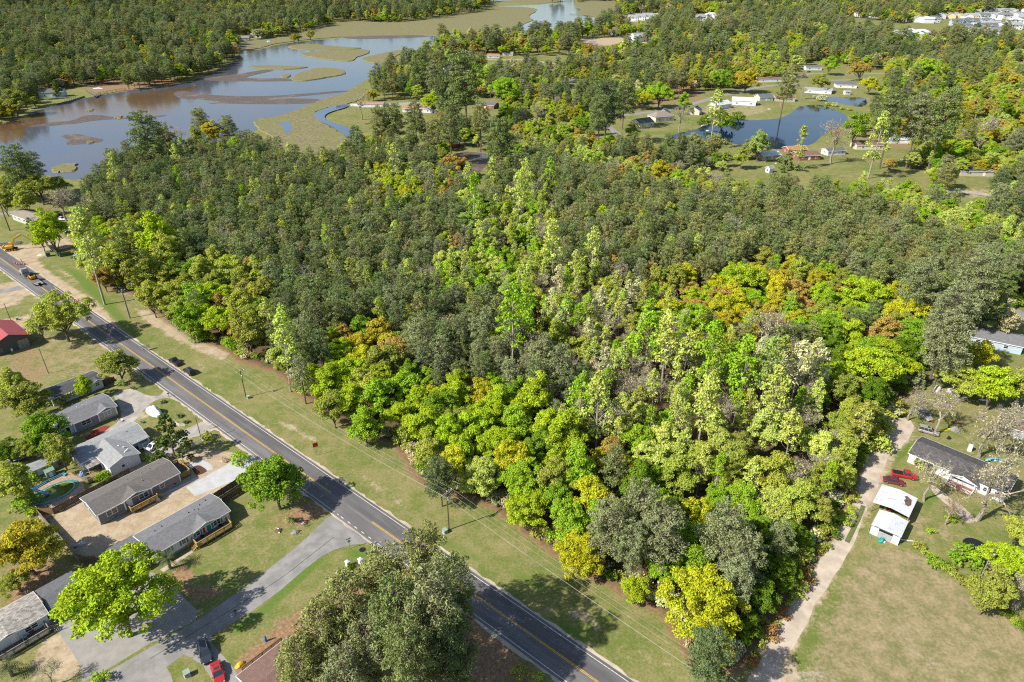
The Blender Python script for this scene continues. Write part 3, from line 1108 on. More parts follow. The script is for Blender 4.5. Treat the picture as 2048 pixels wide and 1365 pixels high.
def grow_broadleaf(seed, h=13.0, rad=5.0, base=3.0, clumps=60, per=60, size=0.30, lobes=5, cr=(0.8, 1.5), bark=None, openness=0.0, up=0.5):
 r = np.random.default_rng(seed)
 cz = base + (h - base) * 0.52
 hz = (h - base) * 0.5
 # the crown is a few unequal lobes, each covered with clumps
 LB = []
 for i in range(lobes):
  a = 2 * math.pi * (i + r.uniform(-0.3, 0.3)) / lobes
  d = rad * r.uniform(0.30, 0.55)
  LB.append((np.array([math.cos(a) * d, math.sin(a) * d, cz + hz * r.uniform(-0.45, 0.25)]), rad * r.uniform(0.48, 0.66), hz * r.uniform(0.5, 0.72)))
 LB.append((np.array([r.uniform(-.3, .3), r.uniform(-.3, .3), cz + hz * 0.35]), rad * 0.6, hz * 0.68))
 C, Q = [], []
 for i in range(clumps):
  c, lr, lz = LB[r.integers(len(LB))]
  d = r.normal(size=3)
  d /= np.linalg.norm(d)
  if d[2] < -0.3:
   d[2] *= -0.8
  k = r.uniform(0.72, 1.02)
  C.append(c + d * np.array([lr, lr, lz]) * k)
  Q.append(r.uniform(*cr))
 V = clump_leaves(C, Q, per, size, r, up=up)
 crown = quads_mesh('broadleaf_crown', V, M['leaf'])
 mb = MB()
 top = np.array([r.uniform(-.5, .5), r.uniform(-.5, .5), cz + hz * 0.3])
 fork = np.array([r.uniform(-.2, .2), r.uniform(-.2, .2), base * 0.85])
 limb(mb, (0, 0, -0.2), fork, rad * 0.062, rad * 0.046, r, 7, 2, 0.05)
 limb(mb, fork, top, rad * 0.044, rad * 0.012, r, 5, 3)
 for c, lr, lz in LB[:-1]:
  p = limb(mb, fork + (top - fork) * r.uniform(0, 0.35), c, rad * 0.036, rad * 0.012, r, 5, 3)
  for _ in range(3):
   d = r.normal(size=3)
   d /= np.linalg.norm(d)
   d[2] = abs(d[2]) * 0.6
   limb(mb, p[2], c + d * np.array([lr, lr, lz]) * 0.95, rad * 0.016, rad * 0.004, r, 3, 2)
 return crown, mb.mesh('broadleaf_trunk', bark or M['bark'])


def grow_pine(seed, h=14.0, rad=2.6, base=6.5, whorls=9, per=46, size=0.34, cr=(0.55, 0.95), shape='round', bark=None, extra=0):
 """Loblolly-like: tufted clumps at the ends of whorled branches round a straight mast."""
 r = np.random.default_rng(seed)
 mb = MB()
 lean = r.normal(size=2) * h * 0.012
 mast = lambda z: np.array([lean[0] * (z / h) ** 2, lean[1] * (z / h) ** 2, z])
 zs = [0, h * 0.3, h * 0.6, h * 0.85, h * 0.97]
 mb.tube([mast(z) - (0, 0, 0.2 if z == 0 else 0) for z in zs], [h * 0.0135 * (1 - 0.85 * (z / h) ** 1.2) + 0.02 for z in zs], 6, cap=False)
 C, Q = [], []
 for i in range(whorls):
  t = (i + r.uniform(-.2, .2)) / (whorls - 1)
  t = min(max(t, 0), 1)
  z = base + (h - base) * t
  if shape == 'round':
   w = rad * (max(0.0, 1 - (abs(t - 0.38) / 0.68) ** 2.2)) ** 0.5
  else:
   w = rad * (1.02 - t) ** 0.75
  k = max(2, int(round(2.2 + w * 1.35))) + extra
  a0 = r.uniform(0, 6.28)
  for j in range(k):
   a = a0 + 2 * math.pi * j / k + r.uniform(-.45, .45)
   d = w * r.uniform(0.55, 1.08)
   c = mast(z) + np.array([math.cos(a) * d, math.sin(a) * d, d * r.uniform(-0.05, 0.32)])
   C.append(c)
   Q.append(r.uniform(*cr) * (0.8 + 0.25 * (1 - t)))
   if w > 0.5:
    limb(mb, mast(z - 0.25), c, 0.012 * h * 0.4, 0.015, r, 3, 2, 0.08)
   if d > rad * 0.55 and r.random() < 0.75:
    C.append(mast(z) + (c - mast(z)) * r.uniform(0.45, 0.7) + np.array([0, 0, 0.2]))
    Q.append(r.uniform(*cr) * 0.85)
 C.append(mast(h))
 Q.append(cr[0] * 0.9)
 V = clump_leaves(C, Q, per, size, r, aspect=0.42, up=0.35, flat=0.85, jitter=0.95)
 return quads_mesh('pine_crown', V, M['needle']), mb.mesh('pine_trunk', bark or M['bark'])


def grow_tall_thin(seed, h=18.0, rad=2.3, base=7.5, n=34, per=34, size=0.27, bark=None, cr=(0.5, 0.9)):
 """Slender forest-grown tree in first leaf: pale mast, rising branches, airy crown."""
 r = np.random.default_rng(seed)
 mb = MB()
 lean = r.normal(size=2) * 0.45
 mast = lambda z: np.array([lean[0] * (z / h), lean[1] * (z / h), z])
 zs = [0, h * .35, h * .7, h * .97]
 mb.tube([mast(z) - (0, 0, 0.2 if z == 0 else 0) for z in zs], [0.17, 0.14, 0.085, 0.02], 6, cap=False)
 C, Q = [], []
 for i in range(n):
  t = r.random() ** 0.85
  z = base + (h - base) * t
  w = rad * (1 - t) ** 0.55 * (0.45 + 0.55 * min(1, t * 3.5)) + 0.15
  a = r.uniform(0, 6.28)
  d = w * r.uniform(0.5, 1.1)
  c = mast(z) + np.array([math.cos(a) * d, math.sin(a) * d, 0])
  limb(mb, mast(max(2.0, z - d * 1.3)), c, 0.045, 0.012, r, 3, 2, 0.08)
  C.append(c)
  Q.append(r.uniform(*cr))
 C.append(mast(h))
 Q.append(0.6)
 V = clump_leaves(C, Q, per, size, r, up=0.4, flat=1.0, jitter=0.9)
 return quads_mesh('slender_crown', V, M['leaf']), mb.mesh('slender_trunk', bark or M['pale_bark'])


def grow_bare(seed, h=12.0, spread=5.0, depth=5, base=2.4, bark=None, r0=0.24, lean=0.0, min_r=0.014, kids=(2, 4)):
 """Leafless: forking limbs down to twigs."""
 r = np.random.default_rng(seed)
 mb = MB()

 def grow(p, d, L, rad, lev):
  q = p + d * L
  mid = p + d * L * 0.5 + r.normal(size=3) * L * 0.05
  mb.tube([p, mid, q], [rad, rad * 0.82, rad * 0.6], 6 if lev == 0 else (4 if lev < 2 else 3), cap=False)
  if lev >= depth:
   return
  for i in range(r.integers(kids[0], kids[1] + 1)):
   nd = d + r.normal(size=3) * (0.52 + 0.06 * lev)
   nd[2] = nd[2] * 0.85 + 0.14
   nd /= np.linalg.norm(nd)
   grow(q if i else q, nd, L * r.uniform(0.58, 0.86), max(min_r, rad * r.uniform(0.42, 0.6)), lev + 1)
   if lev > 0 and r.random() < 0.4:
    nd2 = d + r.normal(size=3) * 0.7
    nd2 /= np.linalg.norm(nd2)
    grow(mid, nd2, L * r.uniform(0.4, 0.6), max(min_r, rad * 0.35), lev + 1)
 d0 = np.array([lean, lean * 0.4, 1.0])
 d0 /= np.linalg.norm(d0)
 grow(np.array([0, 0, -0.2]), d0, base, r0, 0)
 zs = [v[2] for v in mb.v]
 k = h / max(zs)
 xs = [math.hypot(v[0], v[1]) for v in mb.v]
 kx = spread / max(xs)
 mb.v = [(v[0] * kx, v[1] * kx, v[2] * k) if False else (v[0] * (kx * .5 + k * .5), v[1] * (kx * .5 + k * .5), v[2] * k) for v in mb.v]
 return mb.mesh('bare_limbs', bark or M['grey_bark'])


def grow_bud_haze(seed, src, n=900, size=0.10):
 """Sparse buds among bare twigs."""
 r = np.random.default_rng(seed)
 co = np.empty(len(src.vertices) * 3)
 src.vertices.foreach_get('co', co)
 co = co.reshape(-1, 3)
 hi = co[co[:, 2] > co[:, 2].max() * 0.4]
 P = hi[r.integers(len(hi), size=n)] + r.normal(size=(n, 3)) * 0.18
 return quads_mesh('bud_haze', leaf_quads(P, r.normal(size=(n, 3)), size, r), M['leaf'])


def grow_shrub(seed, h=2.0, rad=1.3, per=90, size=0.16, clumps=12):
 r = np.random.default_rng(seed)
 C, Q = [], []
 for i in range(clumps):
  a = r.uniform(0, 6.28)
  d = rad * math.sqrt(r.random()) * 0.8
  C.append((math.cos(a) * d, math.sin(a) * d, h * r.uniform(0.25, 0.8) * (1 - 0.35 * d / rad)))
  Q.append(r.uniform(0.3, 0.5) * rad)
 V = clump_leaves(C, Q, per, size, r, up=0.5)
 mb = MB()
 for i in range(5):
  a = r.uniform(0, 6.28)
  limb(mb, (0, 0, -0.05), (math.cos(a) * rad * .5, math.sin(a) * rad * .5, h * .6), 0.05, 0.015, r, 3, 2)
 return quads_mesh('shrub_leaves', V, M['leaf']), mb.mesh('shrub_stems', M['bark'])


def grow_cone(seed, h=10.0, rad=3.6, base=0.8, clumps=80, per=70, size=0.26, cr=(0.55, 0.95)):
 """Dense and conical to the ground, like a magnolia or a cedar."""
 r = np.random.default_rng(seed)
 C, Q = [], []
 for i in range(clumps):
  t = r.random() ** 1.5
  z = base + (h - base) * t
  w = rad * (1 - t) ** 0.7 * r.uniform(0.65, 1.05)
  a = r.uniform(0, 6.28)
  C.append((math.cos(a) * w, math.sin(a) * w, z))
  Q.append(r.uniform(*cr) * (1.1 - 0.5 * t))
 V = clump_leaves(C, Q, per, size, r, up=0.25)
 mb = MB()
 mb.tube([(0, 0, -0.1), (0, 0, h * .5), (0, 0, h * .95)], [0.2, 0.12, 0.02], 6)
 for c in C[::4]:
  limb(mb, (0, 0, max(0.4, c[2] - 0.5)), c, 0.05, 0.015, r, 3, 2)
 return quads_mesh('cone_crown', V, M['leaf']), mb.mesh('cone_trunk', M['bark'])


PROTO = {
 'broad': [grow_broadleaf(21 + i, *a) for i, a in enumerate([(13.5, 4.8, 1.2, 82, 105, 0.22), (12.5, 5.4, 1.0, 86, 105, 0.22), (14.5, 4.4, 1.4, 78, 105, 0.22), (12.0, 4.6, 0.9, 80, 105, 0.22, 4), (13.0, 5.2, 1.2, 82, 105, 0.22, 6)])],
 'oak': [grow_broadleaf(41 + i, *a, cr=(0.7, 1.35)) for i, a in enumerate([(11.0, 6.2, 1.4, 130, 130, 0.19, 8), (12.5, 6.8, 1.5, 140, 130, 0.19, 7), (10.5, 5.6, 1.2, 120, 130, 0.19, 6)])],
 'pine': [grow_pine(61 + i, *a) for i, a in enumerate([(14, 2.7, 5.0, 10, 75, .26), (15, 3.0, 5.5, 10, 75, .26), (13.5, 2.5, 4.8, 10, 75, .26), (14.5, 2.8, 6.0, 10, 75, .26), (13, 2.9, 4.5, 10, 75, .26)])],
 'bigpine': [grow_pine(81 + i, *a, extra=1) for i, a in enumerate([(20, 4.6, 7.0, 11, 70, 0.28, (0.8, 1.35)), (22, 4.2, 9.0, 11, 70, 0.28, (0.75, 1.3)), (18.5, 5.0, 6.0, 11, 70, 0.28, (0.8, 1.4))])],
 'tall': [grow_tall_thin(101 + i, *a) for i, a in enumerate([(15, 2.6, 4.5, 52, 62, .22), (16.5, 2.4, 6.0, 48, 62, .22), (14, 2.9, 4.0, 56, 62, .22), (15.5, 2.3, 6.5, 40, 60, .22)])],
 'bare': [],
 'cone': [grow_cone(121), grow_cone(122, 8.0, 2.4, 0.5, 60)],
 'shrub': [grow_shrub(131), grow_shrub(132, 1.5, 1.1), grow_shrub(133, 2.6, 1.9)],
}
for i, a in enumerate([(12, 4.6), (14, 4.0), (11, 5.2)]):
 b = grow_bare(141 + i, a[0], a[1])
 PROTO['bare'].append((grow_bud_haze(151 + i, b, 1100, 0.13), b))

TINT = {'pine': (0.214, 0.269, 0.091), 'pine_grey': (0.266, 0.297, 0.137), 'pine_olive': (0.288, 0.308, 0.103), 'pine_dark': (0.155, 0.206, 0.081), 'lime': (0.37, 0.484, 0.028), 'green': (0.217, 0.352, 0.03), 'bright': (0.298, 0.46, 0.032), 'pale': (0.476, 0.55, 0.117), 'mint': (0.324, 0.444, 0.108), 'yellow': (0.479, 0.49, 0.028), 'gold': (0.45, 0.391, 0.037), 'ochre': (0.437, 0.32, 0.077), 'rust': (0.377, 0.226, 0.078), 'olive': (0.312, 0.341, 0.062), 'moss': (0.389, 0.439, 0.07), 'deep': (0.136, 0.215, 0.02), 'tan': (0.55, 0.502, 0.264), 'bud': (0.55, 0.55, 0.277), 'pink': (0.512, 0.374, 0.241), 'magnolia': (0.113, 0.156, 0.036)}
COLOUR_WORD = {'pine': 'dark green', 'pine_grey': 'grey-green', 'pine_olive': 'olive green', 'pine_dark': 'blackish green', 'lime': 'lime green', 'green': 'fresh green',
    'bright': 'bright green', 'pale': 'pale green', 'mint': 'minty green', 'yellow': 'yellow-green', 'gold': 'golden', 'ochre': 'ochre', 'rust': 'rust coloured',
    'olive': 'olive', 'moss': 'moss green', 'deep': 'deep green', 'tan': 'tan', 'bud': 'grey-buff', 'pink': 'pinkish', 'magnolia': 'glossy dark'}

NTREE = {'broad': 'broadleaf_tree', 'oak': 'broadleaf_tree', 'pine': 'pine_tree', 'bigpine': 'pine_tree', 'tall': 'slender_tree', 'bare': 'bare_tree', 'cone': 'evergreen_tree', 'shrub': 'shrub'}
PARTS = {'shrub': ('foliage', 'stems'), 'bare': ('buds', 'limbs')}
WORD = {'broad': 'broadleaf', 'oak': 'spreading oak', 'pine': 'pine', 'bigpine': 'tall pine', 'tall': 'slender tree', 'bare': 'bare tree', 'cone': 'evergreen', 'shrub': 'shrub'}


def plant(fam, idx, x, y, scale, rot, tint, label, group=None, sz=None, z=0.0):
 c, t = PROTO[fam][idx % len(PROTO[fam])]
 o = thing(NTREE[fam], label, 'bush' if fam == 'shrub' else 'tree', (x, y, z), rot, group)
 o.scale = (scale, scale, sz or scale)
 names = PARTS.get(fam, ('crown', 'trunk'))
 for nm, me in zip(names, (c, t)):
  q = link(nm, me, o)
  q['tint'] = [float(k) for k in tint]
 return o


HEIGHT = {k: [max(v.co.z for v in c.vertices) for c, _ in PROTO[k]] for k in PROTO}
RAD = {'broad': 4.8, 'oak': 6.2, 'pine': 2.6, 'bigpine': 4.6, 'tall': 2.3, 'bare': 4.5, 'cone': 3.4, 'shrub': 1.4}

# ------------------------------------------------------------------ the wood across the road and the trees beyond
CZ = {'broad': .6, 'oak': .6, 'pine': .72, 'bigpine': .68, 'tall': .7, 'bare': .62, 'cone': .42, 'shrub': .5}
TREES = []                                       # [fam, idx, x, y, scale, rot, tint, tintname, zone, sz]


class Hash:
 def __init__(s, cell=6.0):
  s.c = cell
  s.d = {}

 def add(s, x, y, r):
  s.d.setdefault((int(x // s.c), int(y // s.c)), []).append((x, y, r))

 def free(s, x, y, r, k):
  n = int(max(1, math.ceil((r + 8) * k / s.c)))
  i, j = int(x // s.c), int(y // s.c)
  for a in range(i - n, i + n + 1):
   for b in range(j - n, j + n + 1):
    for q in s.d.get((a, b), ()):
     if math.hypot(q[0] - x, q[1] - y) < (r + q[2]) * k:
      return False
  return True


HS = Hash()


def jit_tint(name, amt=0.14):
 c = TINT[name]
 v = 1 + rnd.uniform(-amt, amt)
 return tuple(max(0.004, k * v * (1 + rnd.uniform(-amt * .5, amt * .5))) for k in c)


def hero(u, v, w, fam, tint, zone, tall=1.0):
 """A tree whose crown is centred under photograph pixel (u, v) and measures w pixels across."""
 i = rnd.randrange(len(PROTO[fam]))
 sc = 1.0
 for _ in range(4):
  h = HEIGHT[fam][i] * sc * tall
  p = at(u, v, h * CZ[fam])
  depth = p.y * CP + (CAM_H - p.z) * SP
  sc = (w / FOC * depth) / (2 * RAD[fam])
 TREES.append([fam, i, p.x, p.y, sc, rnd.uniform(0, 6.28), jit_tint(tint, .06), tint, zone, sc * tall])
 HS.add(p.x, p.y, RAD[fam] * sc)


Zf, Zl, Zm, Zr = 'front', 'front', 'deep', 'right'
for a in [
 # front of the wood, left to right
 (165, 470, 62, 'tall', 'pale'), (185, 520, 60, 'broad', 'pale'), (232, 520, 62, 'broad', 'moss'), (270, 545, 58, 'broad', 'olive'), (205, 555, 40, 'broad', 'ochre'),
 (305, 470, 78, 'broad', 'lime'), (335, 500, 70, 'broad', 'moss'), (355, 535, 62, 'oak', 'green'), (300, 540, 66, 'broad', 'olive'), (255, 480, 60, 'broad', 'moss'),
 (345, 590, 74, 'oak', 'moss'), (300, 590, 55, 'broad', 'moss'), (395, 600, 62, 'broad', 'bright'), (430, 590, 80, 'oak', 'lime'), (440, 640, 84, 'oak', 'lime'),
 (380, 640, 60, 'broad', 'green'), (485, 610, 66, 'broad', 'moss'), (495, 660, 70, 'broad', 'olive'), (460, 545, 64, 'broad', 'moss'), (500, 540, 50, 'broad', 'ochre'),
 (560, 670, 52, 'tall', 'pale'), (560, 710, 44, 'broad', 'pale'), (625, 745, 40, 'broad', 'lime'), (600, 740, 40, 'pine', 'pine_grey'),
 (660, 760, 70, 'broad', 'lime'), (700, 745, 92, 'oak', 'lime'), (735, 720, 86, 'oak', 'yellow'), (715, 690, 70, 'oak', 'gold'), (685, 670, 44, 'broad', 'ochre'),
 (675, 675, 40, 'broad', 'green'), (720, 655, 50, 'broad', 'green'), (760, 665, 60, 'broad', 'gold'), (755, 790, 74, 'broad', 'bright'), (700, 800, 66, 'broad', 'lime'),
 (665, 815, 62, 'broad', 'olive'), (730, 845, 66, 'broad', 'bright'), (820, 745, 50, 'broad', 'green'), (855, 755, 40, 'broad', 'bright'), (862, 790, 44, 'broad', 'yellow'),
 (835, 800, 60, 'broad', 'lime'), (875, 800, 54, 'broad', 'lime'), (915, 790, 58, 'broad', 'lime'), (800, 830, 70, 'oak', 'lime'), (850, 850, 70, 'broad', 'lime'), (905, 845, 60, 'broad', 'olive'),
 (960, 830, 76, 'oak', 'lime'), (1000, 800, 62, 'broad', 'lime'), (1030, 785, 54, 'broad', 'green'), (985, 770, 46, 'broad', 'bright'), (1035, 840, 70, 'broad', 'bright'),
 (860, 900, 66, 'broad', 'moss'), (920, 900, 70, 'broad', 'lime'), (880, 945, 60, 'bigpine', 'pine_dark'), (1000, 890, 84, 'oak', 'lime'), (1055, 905, 66, 'oak', 'green'), (1090, 880, 54, 'broad', 'green'),
 (960, 950, 84, 'oak', 'pale'), (1045, 960, 92, 'oak', 'bright'), (1110, 935, 66, 'broad', 'lime'), (1055, 1015, 84, 'oak', 'lime'), (1110, 1000, 66, 'broad', 'green'),
 (1195, 925, 84, 'oak', 'gold'), (1225, 905, 60, 'broad', 'ochre'), (1265, 945, 70, 'broad', 'yellow'), (1310, 960, 66, 'broad', 'green'), (1140, 1040, 78, 'broad', 'bright'),
 (1160, 1105, 100, 'oak', 'yellow'), (1215, 1045, 80, 'bigpine', 'pine_grey'), (1280, 1020, 96, 'bigpine', 'pine_grey'), (1325, 1060, 90, 'bigpine', 'pine_grey'), (1260, 1085, 70, 'bigpine', 'pine_grey'),
 (1330, 1135, 84, 'oak', 'bright'), (1385, 1080, 96, 'oak', 'bright'), (1395, 1030, 70, 'broad', 'yellow'), (1450, 1060, 96, 'bigpine', 'pine_grey'), (1490, 1110, 84, 'bigpine', 'pine_grey'),
 (1410, 1205, 150, 'oak', 'yellow'), (1270, 1175, 54, 'broad', 'lime'), (1425, 1305, 92, 'bigpine', 'pine_dark'), (1490, 1000, 100, 'oak', 'bright'), (1555, 1010, 92, 'oak', 'pale'), (1520, 1060, 80, 'oak', 'green'),
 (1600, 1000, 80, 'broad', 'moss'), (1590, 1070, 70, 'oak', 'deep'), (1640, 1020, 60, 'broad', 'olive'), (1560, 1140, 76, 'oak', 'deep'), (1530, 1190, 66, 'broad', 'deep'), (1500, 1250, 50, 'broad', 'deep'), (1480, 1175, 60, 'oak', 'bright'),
 (1275, 880, 72, 'broad', 'bright'), (1400, 910, 56, 'broad', 'moss'), (1640, 950, 60, 'broad', 'olive'), (1690, 950, 50, 'broad', 'moss'),
]:
 hero(*a, 'front')
for a in [
 # colour among the pines of the left half
 (222, 330, 26, 'tall', 'pale'), (225, 360, 24, 'tall', 'pale'), (340, 300, 20, 'broad', 'pale'), (350, 312, 24, 'tall', 'pale'), (470, 295, 36, 'broad', 'bright'), (352, 352, 18, 'tall', 'bright'),
 (360, 370, 16, 'tall', 'bright'), (482, 388, 20, 'tall', 'bright'), (470, 400, 16, 'tall', 'pale'), (570, 370, 28, 'broad', 'gold'), (560, 372, 20, 'broad', 'lime'), (585, 388, 20, 'tall', 'pale'),
 (625, 385, 36, 'broad', 'bright'), (603, 400, 20, 'broad', 'lime'), (495, 408, 30, 'broad', 'gold'), (480, 420, 26, 'broad', 'yellow'), (510, 425, 34, 'broad', 'yellow'), (545, 415, 34, 'broad', 'ochre'), (555, 402, 20, 'broad', 'rust'),
 (402, 408, 28, 'broad', 'ochre'), (345, 428, 30, 'broad', 'rust'), (408, 420, 28, 'broad', 'yellow'), (370, 430, 30, 'broad', 'bright'), (566, 455, 26, 'tall', 'moss'), (655, 420, 22, 'broad', 'ochre'), (685, 325, 30, 'broad', 'bright'),
 (690, 298, 30, 'broad', 'pale'), (785, 310, 26, 'tall', 'pale'), (885, 300, 30, 'broad', 'bright'), (755, 340, 26, 'broad', 'gold'), (780, 375, 44, 'broad', 'lime'), (810, 390, 40, 'broad', 'yellow'), (800, 370, 34, 'broad', 'lime'),
 (835, 370, 30, 'broad', 'ochre'), (835, 395, 34, 'broad', 'lime'), (855, 380, 28, 'broad', 'gold'), (850, 340, 36, 'broad', 'pale'), (870, 355, 26, 'broad', 'yellow'), (900, 330, 40, 'broad', 'ochre'), (925, 330, 30, 'broad', 'ochre'), (900, 375, 30, 'broad', 'rust'),
 (935, 350, 26, 'tall', 'pale'), (945, 385, 40, 'tall', 'bright'), (930, 400, 44, 'broad', 'pale'), (960, 410, 44, 'broad', 'mint'), (985, 340, 26, 'tall', 'pale'), (1035, 380, 40, 'tall', 'pale'), (1050, 350, 30, 'tall', 'pale'),
 (930, 450, 60, 'oak', 'mint'), (960, 425, 40, 'broad', 'bright'), (885, 485, 36, 'broad', 'lime'), (915, 485, 34, 'broad', 'rust'), (905, 505, 34, 'broad', 'ochre'), (960, 500, 44, 'broad', 'bright'), (1020, 470, 36, 'broad', 'pale'),
 (940, 560, 46, 'broad', 'bright'), (880, 570, 38, 'broad', 'bright'), (885, 525, 44, 'broad', 'pale'), (1070, 490, 36, 'broad', 'mint'), (1110, 480, 44, 'tall', 'pale'), (1100, 510, 44, 'broad', 'bright'), (1140, 400, 30, 'broad', 'ochre'), (1150, 385, 26, 'broad', 'gold'),
 (1110, 380, 32, 'broad', 'lime'), (1100, 340, 26, 'tall', 'bright'), (1145, 430, 26, 'broad', 'yellow'), (1185, 425, 20, 'broad', 'rust'), (1205, 435, 46, 'broad', 'lime'), (1235, 440, 40, 'broad', 'lime'), (1270, 425, 34, 'broad', 'gold'), (1285, 440, 40, 'broad', 'yellow'), (1220, 455, 30, 'broad', 'ochre'),
 (1320, 345, 46, 'broad', 'gold'), (1355, 360, 36, 'broad', 'bright'), (1340, 425, 36, 'broad', 'moss'), (1360, 430, 30, 'broad', 'bright'), (1440, 465, 30, 'broad', 'bright'), (1400, 490, 24, 'tall', 'pale'), (1225, 530, 50, 'broad', 'ochre'), (1185, 490, 40, 'tall', 'pale'), (1260, 525, 40, 'broad', 'lime'),
 (1305, 520, 40, 'oak', 'rust'), (1300, 545, 40, 'broad', 'ochre'), (1335, 525, 36, 'broad', 'lime'), (1370, 550, 50, 'broad', 'yellow'), (1405, 510, 30, 'broad', 'yellow'), (1280, 500, 24, 'broad', 'gold'), (1385, 515, 40, 'broad', 'moss'),
 (1345, 600, 52, 'bare', 'tan'), (1385, 630, 80, 'oak', 'bright'), (1450, 600, 64, 'oak', 'ochre'), (1490, 560, 84, 'oak', 'lime'), (1510, 600, 60, 'oak', 'bright'), (1525, 545, 50, 'oak', 'yellow'), (1580, 580, 70, 'oak', 'ochre'), (1550, 610, 50, 'broad', 'gold'),
 (1545, 660, 96, 'bare', 'tan'), (1470, 660, 44, 'bare', 'tan'), (1650, 545, 44, 'broad', 'bright'), (1675, 590, 40, 'broad', 'rust'), (1630, 560, 40, 'broad', 'gold'), (1550, 530, 40, 'broad', 'bright'), (1600, 540, 50, 'broad', 'moss'),
 (1730, 590, 86, 'oak', 'lime'), (1735, 630, 64, 'oak', 'bright'), (1650, 660, 74, 'oak', 'green'), (1815, 620, 84, 'oak', 'yellow'), (1830, 670, 90, 'oak', 'green'), (1770, 660, 60, 'broad', 'ochre'), (1740, 730, 116, 'oak', 'lime'), (1810, 700, 70, 'oak', 'deep'), (1715, 700, 60, 'oak', 'lime'), (1750, 780, 60, 'oak', 'green'),
 (1905, 630, 90, 'bigpine', 'pine_grey'), (1900, 680, 80, 'bigpine', 'pine_grey'), (1845, 565, 70, 'bigpine', 'pine_grey'), (1960, 560, 84, 'bigpine', 'pine_grey'), (1980, 600, 60, 'bigpine', 'pine'), (2040, 520, 84, 'oak', 'pale'), (1960, 620, 50, 'broad', 'pale'), (1925, 760, 90, 'oak', 'moss'), (1960, 710, 60, 'broad', 'yellow'),
 (2010, 640, 50, 'bare', 'tan'), (1840, 760, 34, 'cone', 'pine_grey'),
 (1075, 570, 50, 'bare', 'tan'), (1120, 600, 50, 'bare', 'bud'), (1065, 520, 40, 'bare', 'tan'), (1180, 600, 40, 'bare', 'bud'), (1215, 650, 54, 'bare', 'bud'), (1020, 590, 60, 'broad', 'mint'), (1025, 630, 60, 'tall', 'bright'), (1050, 610, 50, 'tall', 'bright'), (990, 690, 50, 'broad', 'lime'),
 (1300, 650, 60, 'tall', 'bright'), (1335, 670, 56, 'tall', 'pale'), (1420, 690, 60, 'tall', 'bright'), (1370, 700, 50, 'tall', 'pale'), (1465, 730, 54, 'tall', 'bright'), (1500, 720, 56, 'tall', 'bright'), (1540, 720, 56, 'tall', 'mint'), (1600, 730, 54, 'tall', 'bud'), (1640, 720, 50, 'tall', 'bud'), (1560, 780, 60, 'tall', 'pale'),
 (1160, 780, 50, 'tall', 'bright'), (1200, 800, 60, 'tall', 'pale'), (1240, 780, 44, 'bare', 'bud'), (1310, 770, 50, 'bare', 'bud'), (1120, 720, 50, 'pine', 'pine_grey'), (1280, 830, 56, 'broad', 'pale'), (1330, 845, 50, 'broad', 'bright'), (1410, 800, 60, 'tall', 'pale'), (1430, 850, 60, 'broad', 'pale'), (1640, 800, 50, 'broad', 'deep'), (1700, 820, 50, 'broad', 'moss'),
]:
 hero(*a, 'inner')

